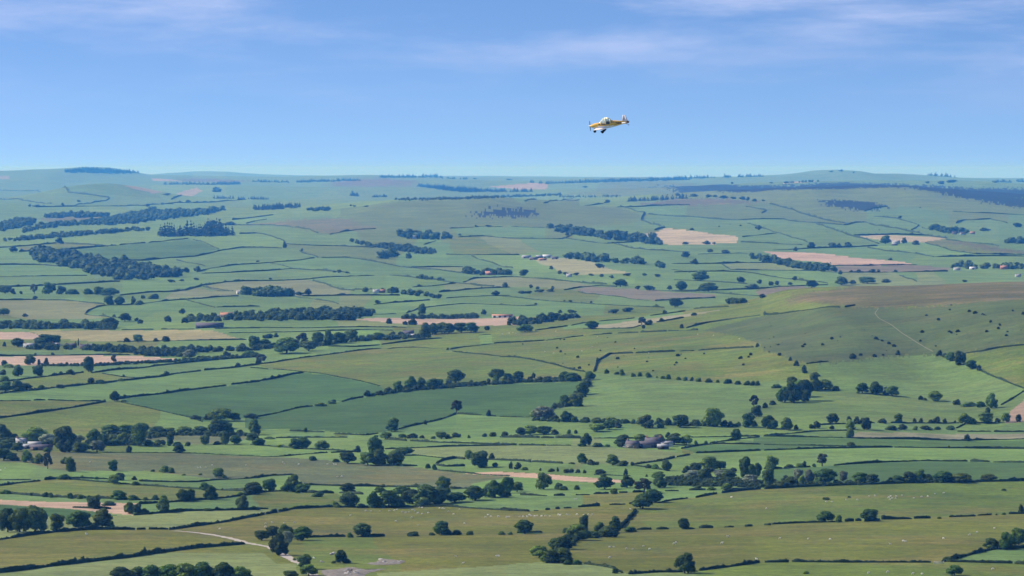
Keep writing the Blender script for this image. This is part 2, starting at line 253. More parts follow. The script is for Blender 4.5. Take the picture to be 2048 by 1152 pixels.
(1.8,[[(272,8066),(384,7907),(418,7767),(484,7585)]],'clipped dark hedge, eighth nearest of the hedges by the purple ploughed field'),
(2.2,[[(32,5386),(56,5412),(78,5430)],[(83,5439),(112,5514)],[(123,5508),(168,5507),(174,5524)],[(197,5548),(248,5566)],[(262,5604),(308,5519)]],'long dark hedge, third nearest of the hedges by the purple ploughed field'),
(2.0,[[(98,5356),(160,5269),(176,5319)],[(199,5353),(226,5372),(238,5386)]],'gappy dark hedge, second nearest of the hedges by the purple ploughed field'),
(2.4,[[(230,5127),(262,5188),(296,5175),(327,5124)]],'clipped dark hedge, fourth nearest of the hedges by the purple ploughed field'),
(2.4,[[(331,5110),(358,5010),(377,4928),(411,4872)],[(417,4871),(432,4893)]],'gappy dark hedge, nearest of the hedges by the brown hilltop'),
(2.4,[[(92,4354),(100,4553),(117,4679),(145,4657)],[(148,4653),(194,4629)],[(200,4626),(216,4610)],[(221,4606),(244,4593),(280,4504)]],'long dark hedge, nearest of the hedges by the purple ploughed field'),
(1.8,[[(320,4220),(345,4232)]],'short dark hedge, second nearest of the hedges by the dense copse'),
(2.2,[[(493,4241),(512,4224),(528,4221),(554,4206),(590,4193),(630,4207)]],'clipped dark hedge, third nearest of the hedges by the hillside tree line'),
(1.8,[[(497,4113),(506,4043),(512,3986),(518,3940),(543,3861),(567,3792)]],'clipped dark hedge, second nearest of the hedges by the hillside tree line'),
(2.0,[[(484,3843),(499,3879),(516,3918),(557,3953),(601,4013)]],'clipped dark hedge, nearest of the hedges by the hillside tree line'),
(1.8,[[(286,3602),(311,3620)],[(333,3643),(340,3639)],[(356,3651),(398,3670),(424,3682)],[(430,3683),(459,3681)]],'long dark hedge, eighth nearest of the hedges by the green strips'),
(1.4,[[(415,3627),(429,3677)]],'short dark hedge, seventh nearest of the hedges by the green strips'),
(2.0,[[(-4938,33006),(-4638,32984),(-4295,32634),(-3961,32250),(-2574,22571),(-2500,22446),(-2302,22244)]],'long dark hedge, fourth nearest of the hedges by the far valley wood'),
(1.8,[[(-3750,25065),(-3277,23307),(-2990,22713),(-2809,22233),(-2348,19822)]],'clipped dark hedge, second nearest of the hedges by the far valley wood'),
(1.8,[[(-2148,19127),(-2289,22114)]],'short dark hedge, third nearest of the hedges by the far valley wood'),
(1.8,[[(-2289,18699),(-2124,18913),(-1919,19031),(-1887,20109),(-1806,20604)]],'clipped dark hedge, nearest of the hedges by the far valley wood'),
(1.8,[[(-1950,22242),(-2030,23874)]],'short dark hedge, ninth nearest of the hedges by the conifer clump'),
(1.8,[[(-1824,20804),(-1649,22141),(-1572,23011)]],'clipped dark hedge, eighth nearest of the hedges by the conifer clump'),
(2.0,[[(-1342,11675),(-1219,11388),(-1170,11257)]],'short dark hedge, third nearest of the hedges by the broad left wood'),
(2.0,[[(-1690,11292),(-1598,11357),(-1511,11476),(-1433,11535),(-1369,11685)]],'clipped dark hedge, second nearest of the hedges by the broad left wood'),
(2.4,[[(-1405,11077),(-1293,11117),(-1203,11235),(-1155,11347)],[(-1147,11366),(-1090,11560)],[(-1084,11607),(-1049,11844),(-1000,12010)]],'long dark hedge, fourth nearest of the hedges by the broad left wood'),
(2.0,[[(-1039,10037),(-949,10011),(-906,10232),(-845,10707),(-821,10886),(-777,11076),(-727,11058),(-651,11004)]],'long dark hedge, second nearest of the hedges by the conifer clump'),
(1.2,[[(-975,11888),(-832,11042)]],'thin straggling hedge, third nearest of the hedges by the conifer clump'),
(2.0,[[(-866,12358),(-817,12429),(-740,12065),(-680,11581),(-644,11050)]],'short dark hedge, fourth nearest of the hedges by the conifer clump'),
(1.8,[[(-1044,14707),(-893,14571),(-804,14126),(-619,12419)]],'clipped dark hedge, fifth nearest of the hedges by the conifer clump'),
(1.8,[[(-662,11363),(-566,11245),(-468,11232)]],'clipped dark hedge, eighth nearest of the hedges by the round-topped wood'),
(1.6,[[(-594,10854),(-511,10237)]],'short dark hedge, fifth nearest of the hedges by the round-topped wood'),
(2.0,[[(-761,9376),(-738,9570),(-702,9701),(-624,9827),(-565,9924),(-518,10197)]],'clipped dark hedge, eleventh nearest of the hedges by the white slope farm'),
(2.0,[[(-502,10245),(-430,10312)]],'short dark hedge, sixth nearest of the hedges by the round-topped wood'),
(2.0,[[(-742,9300),(-659,9394),(-595,9437),(-544,9555),(-454,9426),(-381,9136)]],'clipped dark hedge, ninth nearest of the hedges by the white slope farm'),
(1.4,[[(-867,10040),(-762,9657)]],'short dark hedge, nearest of the hedges by the conifer clump'),
(1.4,[[(-611,9819),(-536,9556)]],'short dark hedge, tenth nearest of the hedges by the white slope farm'),
(2.0,[[(-1484,9917),(-1398,9933),(-1304,9901),(-1196,9874),(-1101,9723)]],'clipped dark hedge, fourth nearest of the hedges by the valley hamlet hedges'),
(2.0,[[(-1367,9134),(-1289,9159),(-1209,9180),(-1101,9154),(-1001,9161)]],'clipped dark hedge, third nearest of the hedges by the valley hamlet hedges'),
(2.2,[[(-1058,8227),(-1008,8509),(-951,8664),(-883,8707)]],'clipped dark hedge, nearest of the hedges by the broad left wood'),
(2.2,[[(-759,7518),(-724,7670),(-680,7756),(-672,8287),(-651,8740),(-601,8847),(-468,8904),(-431,8960),(-374,8983)]],'long dark hedge, eighth nearest of the hedges by the white slope farm'),
(1.8,[[(-659,8297),(-574,7882)]],'short dark hedge, fourth nearest of the hedges by the white slope farm'),
(1.8,[[(-454,8874),(-400,8462),(-335,8034)]],'short dark hedge, seventh nearest of the hedges by the white slope farm'),
(1.8,[[(-1139,15845),(-1088,15928),(-989,16126)]],'short dark hedge, seventh nearest of the hedges by the conifer clump'),
(1.6,[[(-1032,15098),(-992,15732)]],'short dark hedge, sixth nearest of the hedges by the conifer clump'),
(1.6,[[(-576,12297),(-532,12779)]],'short dark hedge, tenth nearest of the hedges by the round-topped wood'),
(1.8,[[(-556,12576),(-512,12849),(-453,12936)]],'short dark hedge, eleventh nearest of the hedges by the round-topped wood'),
(1.6,[[(-218,13564),(-125,13771),(-34,13780)],[(-4,13777),(117,13724)]],'gappy dark hedge, fourth nearest of the hedges by the farmyard of sheds'),
(1.8,[[(-169,12194),(-85,12356),(-3,12154),(93,12114),(156,12081),(195,12556)]],'clipped dark hedge, third nearest of the hedges by the farmyard of sheds'),
(1.6,[[(-261,11502),(-231,11799)]],'short dark hedge, ninth nearest of the hedges by the round-topped wood'),
(1.8,[[(157,12172),(283,11634),(369,11768)]],'clipped dark hedge, second nearest of the hedges by the farmyard of sheds'),
(1.8,[[(304,11622),(378,10812),(486,10625)]],'clipped dark hedge, fourth nearest of the hedges by the straw field'),
(1.6,[[(-496,11217),(-395,11149)]],'short dark hedge, seventh nearest of the hedges by the round-topped wood'),
(2.0,[[(-455,10296),(-409,10255),(-322,9815),(-248,9614)]],'clipped dark hedge, fourth nearest of the hedges by the round-topped wood'),
(1.8,[[(-257,9642),(-190,9706),(-122,9702)]],'short dark hedge, third nearest of the hedges by the round-topped wood'),
(1.8,[[(-180,10631),(-95,10537),(20,10520)]],'clipped dark hedge, eighth nearest of the hedges by the brick farmhouse'),
(1.8,[[(-244,9616),(-148,9192),(-70,8982)]],'clipped dark hedge, sixth nearest of the hedges by the brick farmhouse'),
(1.6,[[(-109,10482),(-46,9916),(2,9446)]],'short dark hedge, seventh nearest of the hedges by the brick farmhouse'),
(2.0,[[(-398,8986),(-320,9030)],[(-285,9047),(-228,8863),(-194,8712),(-114,8453)]],'gappy dark hedge, second nearest of the hedges by the round-topped wood'),
(2.0,[[(-107,8510),(-79,8757),(-2,8787),(74,8656),(147,8510),(203,8338)]],'clipped dark hedge, nearest of the hedges by the farmyard of sheds'),
(1.8,[[(-364,8225),(-268,7948)]],'short dark hedge, nearest of the hedges by the round-topped wood'),
(1.8,[[(-338,7635),(-220,7632)]],'clipped dark hedge, eleventh nearest of the hedges by the pink valley strip'),
(1.6,[[(-117,8452),(-91,8406),(-38,8141)]],'short dark hedge, fifth nearest of the hedges by the brick farmhouse'),
(1.8,[[(55,16877),(352,22605)]],'short dark hedge, sixth nearest of the hedges by the farmyard of sheds'),
(1.8,[[(135,16653),(365,21070)]],'short dark hedge, fifth nearest of the hedges by the farmyard of sheds'),
(1.8,[[(318,17035),(408,17394)]],'short dark hedge, eighth nearest of the hedges by the straw field'),
(2.0,[[(478,17162),(555,16298),(504,15211),(530,14106),(541,13764),(492,13410)]],'clipped dark hedge, fifth nearest of the hedges by the straw field'),
(1.8,[[(458,16983),(629,17279),(803,17541)]],'clipped dark hedge, seventh nearest of the hedges by the straw field'),
(1.8,[[(560,16039),(718,15693)]],'short dark hedge, sixth nearest of the hedges by the straw field'),
(1.6,[[(392,9555),(438,9562)]],'short dark hedge, nearest of the hedges by the straw field'),
(1.6,[[(373,9082),(407,8878)]],'short dark hedge, eleventh nearest of the hedges by the purple ploughed field'),
(2.0,[[(656,15758),(750,15537),(882,15110),(962,15115),(1054,15096),(1118,14546),(1221,14266),(1296,14683),(1339,14728),(1318,13167),(1330,12620)]],'long dark hedge, nearest of the hedges by the far moor hill'),
(2.4,[[(1140,17209),(1196,16510),(1199,15174),(1255,14436)]],'clipped dark hedge, second nearest of the hedges by the far moor hill'),
(1.8,[[(1026,17061),(1068,16784),(1080,16521),(1039,16218)]],'short dark hedge, third nearest of the hedges by the far moor hill'),
(1.8,[[(892,14736),(852,12519),(884,11639)]],'clipped dark hedge, ninth nearest of the hedges by the long pink field'),
(2.0,[[(1127,14422),(1061,12389),(1090,11546)]],'clipped dark hedge, seventh nearest of the hedges by the long pink field'),
(1.8,[[(720,12151),(844,12411)]],'short dark hedge, eighth nearest of the hedges by the long pink field'),
(2.0,[[(685,11649),(772,11569),(857,11477)]],'clipped dark hedge, sixth nearest of the hedges by the long pink field'),
(2.0,[[(730,10874),(851,11077),(958,11185),(1063,11311)]],'clipped dark hedge, fifth nearest of the hedges by the long pink field'),
(2.0,[[(1079,12284),(1230,12445),(1336,12467),(1361,12153)]],'clipped dark hedge, third nearest of the hedges by the far white cottage'),
(2.0,[[(1461,16151),(1516,16446),(1613,16703)]],'short dark hedge, fourth nearest of the hedges by the far moor hill'),
(1.8,[[(1427,15334),(1498,15164),(1513,14536)]],'short dark hedge, fifth nearest of the hedges by the far white cottage'),
(1.8,[[(1349,13131),(1510,14443)]],'short dark hedge, fourth nearest of the hedges by the far white cottage'),
(2.0,[[(1666,14590),(1752,15053),(1880,15287),(1871,14687)]],'short dark hedge, fifth nearest of the hedges by the white sheds'),
(1.6,[[(1470,13945),(1444,12690)]],'short dark hedge, fourth nearest of the hedges by the white sheds'),
(1.6,[[(1337,11981),(1395,11716),(1428,11402)]],'short dark hedge, third nearest of the hedges by the white sheds'),
(1.8,[[(1021,11180),(1065,10778),(1118,10304)]],'clipped dark hedge, second nearest of the hedges by the far white cottage'),
(1.8,[[(1244,11703),(1246,11127),(1250,10497),(1395,10597),(1491,10598),(1584,10580)]],'long dark hedge, second nearest of the hedges by the white sheds'),
(1.6,[[(1834,16188),(1911,16058),(2104,15982),(2248,15982),(2380,15906)]],'clipped dark hedge, sixth nearest of the hedges by the white sheds'),
(1.8,[[(1118,10304),(1251,10355),(1371,10411),(1469,10445),(1562,10437)]],'clipped dark hedge, nearest of the hedges by the white sheds'),
(1.6,[[(776,9454),(909,9625),(1009,9686)]],'clipped dark hedge, nearest of the hedges by the far white cottage'),
(1.8,[[(499,10429),(629,10390)]],'short dark hedge, third nearest of the hedges by the straw field'),
(1.8,[[(398,9557),(523,9542),(584,9645),(667,9673)]],'clipped dark hedge, second nearest of the hedges by the straw field'),
(1.8,[[(513,9494),(510,9077),(584,9086),(657,9071),(707,9041)]],'clipped dark hedge, fourth nearest of the hedges by the long pink field'),
(1.8,[[(371,8897),(491,8947),(537,8937),(598,8780),(644,8578),(681,8383)]],'clipped dark hedge, second nearest of the hedges by the long pink field'),
(1.6,[[(704,9062),(753,8973)]],'short dark hedge, third nearest of the hedges by the long pink field'),
(2.0,[[(754,8992),(898,9048),(1030,9190)]],'clipped dark hedge, third nearest of the hedges by the brown hilltop'),
(1.6,[[(887,8897),(881,8461)]],'short dark hedge, second nearest of the hedges by the brown hilltop'),
(2.0,[[(333,7998),(385,7980),(439,8005),(496,8076),(559,8206),(676,8321)]],'clipped dark hedge, nearest of the hedges by the long pink field'),
(1.6,[[(357,8566),(436,8427),(502,8291)]],'clipped dark hedge, tenth nearest of the hedges by the purple ploughed field'),
(1.6,[[(307,7372),(392,7495)]],'short dark hedge, seventh nearest of the hedges by the purple ploughed field')]
BOUNDS = [
[(-421,2809),(-394,2796),(-367,2785),(-336,2760),(-301,2748),(-263,2727)],
[(-412,2748),(-385,2731),(-358,2717),(-327,2681),(-302,2655),(-283,2625),(-253,2587)],
[(-263,2727),(-260,2637),(-253,2587)],
[(-488,3255),(-457,3243),(-427,3234),(-404,3229),(-378,3169),(-359,3137),(-326,3162),(-301,3175),(-265,3126),(-234,3073)],
[(-129,2164),(-129,2279),(-124,2362),(-101,2365),(-77,2365),(-58,2370),(-39,2374),(-20,2380),(-1,2388)],
[(-7,2389),(12,2395),(32,2402),(37,2308)],
[(-38,2860),(-9,2794),(6,2801)],
[(25,2788),(59,2804),(96,2833),(112,2842)],
[(-33,3162),(-2,3156)],
[(-10,3160),(27,3117),(65,3011),(94,2944)],
[(-33,3160),(-2,3112)],
[(-10,3114),(19,3044),(41,2977),(64,2943),(94,2935)],
[(73,3037),(97,3014),(113,3025),(128,3111)],
[(113,2877),(132,2886),(152,2880),(183,2867)],
[(-103,2064),(-89,2037),(-75,2028),(-55,2046),(-37,2060),(-19,2073),(-1,2088)],
[(-6,2088),(16,2107),(39,2098)],
[(58,2036),(61,2028)],
[(240,3122),(260,3133)],
[(-935,6245),(-884,6283),(-833,6324),(-796,6367),(-713,6386),(-655,6452)],
[(-725,5822),(-647,5797),(-630,5798)],
[(-725,5822),(-677,5607),(-609,5524),(-558,5491)],
[(-370,5411),(-432,5646),(-465,5704)],
[(-876,5848),(-822,5841),(-767,5821),(-719,5763),(-682,5632),(-681,5582),(-735,5576)],
[(-785,5242),(-734,5215),(-687,5210),(-620,5241),(-554,5276)],
[(-501,5098),(-435,5028)],
[(-728,4859),(-686,4872),(-644,4886),(-591,4885)],
[(-204,3978),(-191,4030),(-177,4047)],
[(-157,4106),(-151,4121)],
[(-147,4326),(-128,4149)],
[(-16,3814),(0,3799)],
[(75,4232),(80,4195),(72,4086),(54,3981),(37,3875),(17,3782)],
[(-239,5896),(-203,5983),(-153,5999),(-105,6095),(-57,6492),(-3,6540)],
[(-239,5896),(-177,5797),(-118,5745),(-60,5716),(-3,5626)],
[(70,5374),(98,5356)],
[(240,5024),(263,4890),(279,4736),(287,4579)],
[(92,4354),(112,4278),(143,4209),(174,4159),(203,4126),(255,4068)],
[(263,4059),(275,4033),(291,4024)],
[(344,4217),(373,4226),(408,4264),(436,4283),(463,4271)],
[(320,4220),(322,4163),(321,4121)],
[(463,4271),(475,4214),(497,4113)],
[(431,4881),(453,4842),(519,4791),(555,4774),(591,4768),(631,4791),(680,4828),(733,4894)],
[(370,5294),(386,5150),(404,4946),(431,4881)],
[(328,3990),(369,3955),(394,3938),(424,3911),(468,3839)],
[(483,3837),(466,3758),(449,3682)],
[(467,3681),(486,3780),(509,3859),(552,3921),(600,4004)],
[(17,3772),(50,3663),(98,3630),(133,3580),(170,3592),(225,3597)],
[(-1044,14707),(-969,15805),(-747,15515),(-635,15254)],
[(-656,14823),(-533,13676),(-456,13207)],
[(451,13253),(534,13575),(610,13333)],
[(451,13253),(407,11659),(463,11386),(529,11550)],
[(55,10149),(110,9124),(153,8832),(276,8796)],
[(55,10149),(131,10137),(207,9909),(225,9214),(276,8796)],
[(-100,12179),(-53,11314),(81,10634)],
[(18,12114),(47,11442),(81,10634)],
[(-168,14915),(-107,15566),(-4,15797),(100,15837),(100,15330),(-4,15119),(-70,15088),(-168,14915)],
[(-220,16353),(-362,16289),(-503,16214),(-719,16252)],
[(1079,12284),(1113,11786),(1211,11736),(1361,12153)],
[(1337,11981),(1313,11275),(1358,11039),(1398,10618),(1478,10507),(1520,10152)],
[(1356,12014),(1398,11575),(1455,11049),(1501,10667),(1555,10387)],
[(691,10785),(777,10728),(864,10355),(956,10120),(1011,9713)],
[(691,10785),(683,10031),(751,9247),(742,9030)],
[(523,8100),(598,8257),(440,5569),(389,5533),(499,7954)],
[(1363,32740),(1299,26923),(1555,26257),(1879,25947),(2271,26533),(2459,26056),(2635,25543),(2914,25047),(3313,25170),(3574,25419),(3816,25509)],
[(1080,25926),(1108,20199),(1294,19027),(1473,18650),(1759,19544),(1898,18801),(1979,18393),(2048,17936),(2186,17466),(2210,16792),(2298,16341),(2381,15913)],
[(1398,17408),(1513,17678),(1578,17532),(1620,16768),(1472,16198),(1367,16838),(1398,17408)],
[(796,19106),(982,18653),(1100,17911),(1125,17438),(958,17472),(723,17362)],
[(581,18013),(741,18852),(864,18882)],
[(-217,2449),(-216,2445)],
[(-216,2445),(-217,2449)],
[(86,2716),(85,2666)],
[(-252,2587),(-253,2587)],
[(-181,2673),(-180,2659)],
[(-168,2675),(-164,2625)],
[(-261,2714),(-263,2718)],
[(-185,2845),(-185,2868)],
[(-192,2844),(-191,2826)],
[(-110,2860),(-115,2987)],
[(-369,3036),(-367,3047)],
[(-377,3044),(-375,3026)],
[(-367,3047),(-369,3036)],
[(-319,3070),(-315,3034)],
[(-349,3058),(-351,3068)],
[(-199,2895),(-187,2863)],
[(-246,2768),(-242,2738)],
[(-293,3050),(-290,3010)],
[(-302,2668),(-305,2658)],
[(-274,2652),(-269,2607)],
[(-38,2860),(-39,2931)],
[(3,2415),(3,2392)],
[(19,2419),(18,2397)],
[(-161,3003),(-156,2887)],
[(-30,2920),(-30,2840)],
[(-236,3500),(-226,3350)],
[(-219,3601),(-211,3466)],
[(-152,3577),(-154,3621)],
[(-211,3684),(-206,3600)],
[(-177,3661),(-173,3587)],
[(-167,3634),(-164,3583)],
[(-125,3625),(-116,3537)],
[(-112,3420),(-115,3535)],
[(-116,3537),(-125,3625)],
[(-39,3228),(-39,3162)],
[(-64,3200),(-63,3247)],
[(-22,3298),(-40,3308)],
[(-87,3364),(-89,3428)],
[(-58,3323),(-55,3308)],
[(-79,3238),(-60,3238)],
[(-11,3528),(-11,3441)],
[(224,3508),(228,3508)],
[(52,3407),(53,3483)],
[(175,3433),(174,3418)],
[(223,3499),(227,3505)],
[(147,3375),(146,3311)],
[(219,3421),(222,3418)],
[(158,3338),(152,3323)],
[(215,3358),(218,3358)],
[(218,3358),(215,3358)],
[(52,3212),(48,3064)],
[(101,3200),(99,3186)],
[(152,3323),(158,3338)],
[(98,3190),(101,3200)],
[(65,3081),(63,3015)],
[(93,3045),(98,3015)],
[(73,3037),(73,3071)],
[(128,3111),(127,3116)],
[(113,2877),(111,2842)],
[(183,2867),(182,2851)],
[(102,2719),(106,2839)],
[(185,2844),(182,2845)],
[(85,2666),(86,2716)],
[(152,2453),(160,2461)],
[(134,2102),(137,2102)],
[(137,2102),(134,2102)],
[(226,2092),(233,2097)],
[(308,3555),(312,3621)],
[(222,3418),(219,3421)],
[(412,3591),(415,3627)],
[(160,2461),(152,2453)],
[(233,2097),(237,2097)],
[(237,2097),(235,2104)],
[(-879,8716),(-883,8707)],
[(-738,7034),(-732,7007)],
[(-529,7518),(-565,7876)],
[(-565,7876),(-574,7882)],
[(-529,6922),(-527,6929)],
[(-527,6929),(-529,6922)],
[(-436,5696),(-432,5646)],
[(-407,5586),(-411,5572)],
[(-735,5576),(-687,5210)],
[(-554,5276),(-536,5103)],
[(-435,5028),(-430,4965)],
[(-430,4965),(-424,4908)],
[(-502,4636),(-528,4876)],
[(-327,5035),(-313,4847)],
[(-513,4652),(-538,4877)],
[(-489,4629),(-496,4663)],
[(-436,4515),(-428,4489)],
[(-421,3980),(-419,3968)],
[(-416,3976),(-406,4018)],
[(-406,4018),(-400,3973)],
[(-400,3973),(-405,4021)],
[(-173,5145),(-177,5212)],
[(-165,5127),(-169,5226)],
[(-90,5066),(-80,5038)],
[(-80,5038),(-77,4997)],
[(-77,4997),(-78,5041)],
[(82,4383),(92,4354)],
[(-320,4749),(-333,4808)],
[(-107,3668),(-125,3625)],
[(-154,5673),(-157,5783)],
[(-170,5564),(-174,5676)],
[(-175,5218),(-177,5212)],
[(-96,5301),(-93,5073)],
[(-246,5195),(-237,5036)],
[(-177,5212),(-175,5218)],
[(-46,5339),(-43,5120)],
[(-29,5347),(-26,5145)],
[(-146,7766),(-157,8363)],
[(-4,8120),(-4,7437)],
[(-410,7589),(-416,7547)],
[(-421,7559),(-410,7589)],
[(-316,7085),(-340,7608)],
[(-322,7940),(-333,8184)],
[(-210,8219),(-223,8849)],
[(-37,8302),(-38,8141)],
[(-123,7283),(-153,7237)],
[(-4,7437),(-3,7340)],
[(-252,7082),(-271,7591)],
[(-153,7237),(-123,7283)],
[(-180,6622),(-178,5984)],
[(-268,6608),(-239,5896)],
[(-197,6603),(-180,6622)],
[(-3,6540),(-3,5626)],
[(-3,5626),(-3,6540)],
[(270,6895),(219,5560)],
[(44,6964),(46,7228)],
[(107,8004),(115,8572)],
[(220,8145),(272,8066)],
[(134,7899),(118,8044)],
[(260,7345),(270,7338)],
[(270,7338),(260,7345)],
[(272,8066),(220,8145)],
[(484,7585),(508,7954)],
[(32,5386),(32,5155)],
[(238,5386),(245,5566)],
[(70,5374),(70,5424)],
[(230,5127),(219,5086)],
[(327,5124),(331,5110)],
[(331,5110),(327,5124)],
[(287,4579),(280,4504)],
[(280,4504),(287,4579)],
[(255,4068),(263,4059)],
[(263,4059),(255,4068)],
[(345,4232),(344,4217)],
[(344,4217),(345,4232)],
[(493,4241),(467,4251)],
[(370,5294),(354,5035)],
[(286,3602),(282,3548)],
[(459,3681),(467,3681)],
[(468,3839),(477,3809)],
[(467,3681),(452,3594)],
[(415,3627),(412,3591)],
[(225,3597),(220,3508)],
[(-2348,19822),(-2220,18736)],
[(-2289,18699),(-2626,21473)],
[(-1950,22242),(-1838,20403)],
[(-2030,23874),(-1814,21324)],
[(-1342,11675),(-1369,11685)],
[(-1369,11685),(-1342,11675)],
[(-1405,11077),(-1463,11515)],
[(-1000,12010),(-975,11888)],
[(-651,11004),(-644,11050)],
[(-975,11888),(-1000,12010)],
[(-832,11042),(-816,10901)],
[(-866,12358),(-1032,14703)],
[(-644,11050),(-662,11363)],
[(-619,12419),(-576,12297)],
[(-594,10854),(-651,11164)],
[(-511,10237),(-502,10245)],
[(-761,9376),(-742,9300)],
[(-518,10197),(-518,10276)],
[(-502,10245),(-511,10237)],
[(-742,9300),(-756,9436)],
[(-381,9136),(-375,8996)],
[(-867,10040),(-905,10244)],
[(-762,9657),(-740,9553)],
[(-1101,9723),(-1037,9157)],
[(-1001,9161),(-946,8665)],
[(-1139,15845),(-1044,14707)],
[(-989,16126),(-969,15805)],
[(-576,12297),(-556,12576)],
[(-635,15254),(-605,14428)],
[(-656,14823),(-715,15441)],
[(-456,13207),(-453,12936)],
[(-453,12936),(-471,13428)],
[(-218,13564),(-169,12194)],
[(117,13724),(102,12110)],
[(-169,12194),(-191,13626)],
[(195,12556),(187,12058)],
[(157,12172),(156,12081)],
[(369,11768),(412,11821)],
[(486,10625),(507,10425)],
[(-122,9702),(-116,9097)],
[(-180,10631),(-165,9704)],
[(20,10520),(25,11026)],
[(-70,8982),(-48,8775)],
[(2,9446),(0,8783)],
[(-107,8510),(-108,8435)],
[(203,8338),(201,8210)],
[(-364,8225),(-367,8299)],
[(-268,7948),(-258,7624)],
[(-38,8141),(-35,8059)],
[(55,16877),(50,15822)],
[(352,22605),(326,21007)],
[(135,16653),(141,17723)],
[(365,21070),(352,22605)],
[(318,17035),(365,21070)],
[(458,16983),(478,17162)],
[(560,16039),(546,16098)],
[(610,13333),(529,11550)],
[(529,11550),(484,10630)],
[(-100,12179),(-104,12308)],
[(-168,14915),(-153,13738)],
[(-168,14915),(-153,13738)],
[(392,9555),(398,9557)],
[(373,9082),(371,8897)],
[(-719,16252),(-679,15340)],
[(1330,12620),(1326,12466)],
[(1140,17209),(1125,17438)],
[(1026,17061),(1018,17488)],
[(1039,16218),(925,15102)],
[(892,14736),(882,15110)],
[(884,11639),(889,11126)],
[(1090,11546),(1063,11311)],
[(720,12151),(688,11644)],
[(685,11649),(720,12151)],
[(857,11477),(826,11047)],
[(730,10874),(711,10782)],
[(1063,11311),(1090,11570)],
[(1427,15334),(1347,14533)],
[(1513,14536),(1510,14443)],
[(1349,13131),(1331,12988)],
[(1510,14443),(1513,14536)],
[(1666,14590),(1451,13196)],
[(1871,14687),(2042,16009)],
[(1470,13945),(1481,14229)],
[(1444,12690),(1362,11981)],
[(1428,11402),(1416,11313)],
[(1356,12014),(1361,12153)],
[(1244,11703),(1243,11805)],
[(1834,16188),(1673,14616)],
[(776,9454),(745,9341)],
[(499,10429),(486,10625)],
[(629,10390),(686,10584)],
[(667,9673),(699,9724)],
[(371,8897),(378,9031)],
[(681,8383),(676,8321)],
[(887,8897),(886,9042)],
[(881,8461),(946,9102)],
[(676,8321),(681,8383)],
[(357,8566),(371,8897)],
[(502,8291),(489,8063)],
[(523,8100),(527,8153)],
[(499,7954),(510,8116)],
[(1363,32740),(1080,25926)],
[(1398,17408),(1496,18693)],
[(1398,17408),(1463,18641)],
[(796,19106),(785,18857)],
[(581,18013),(557,17191)]]
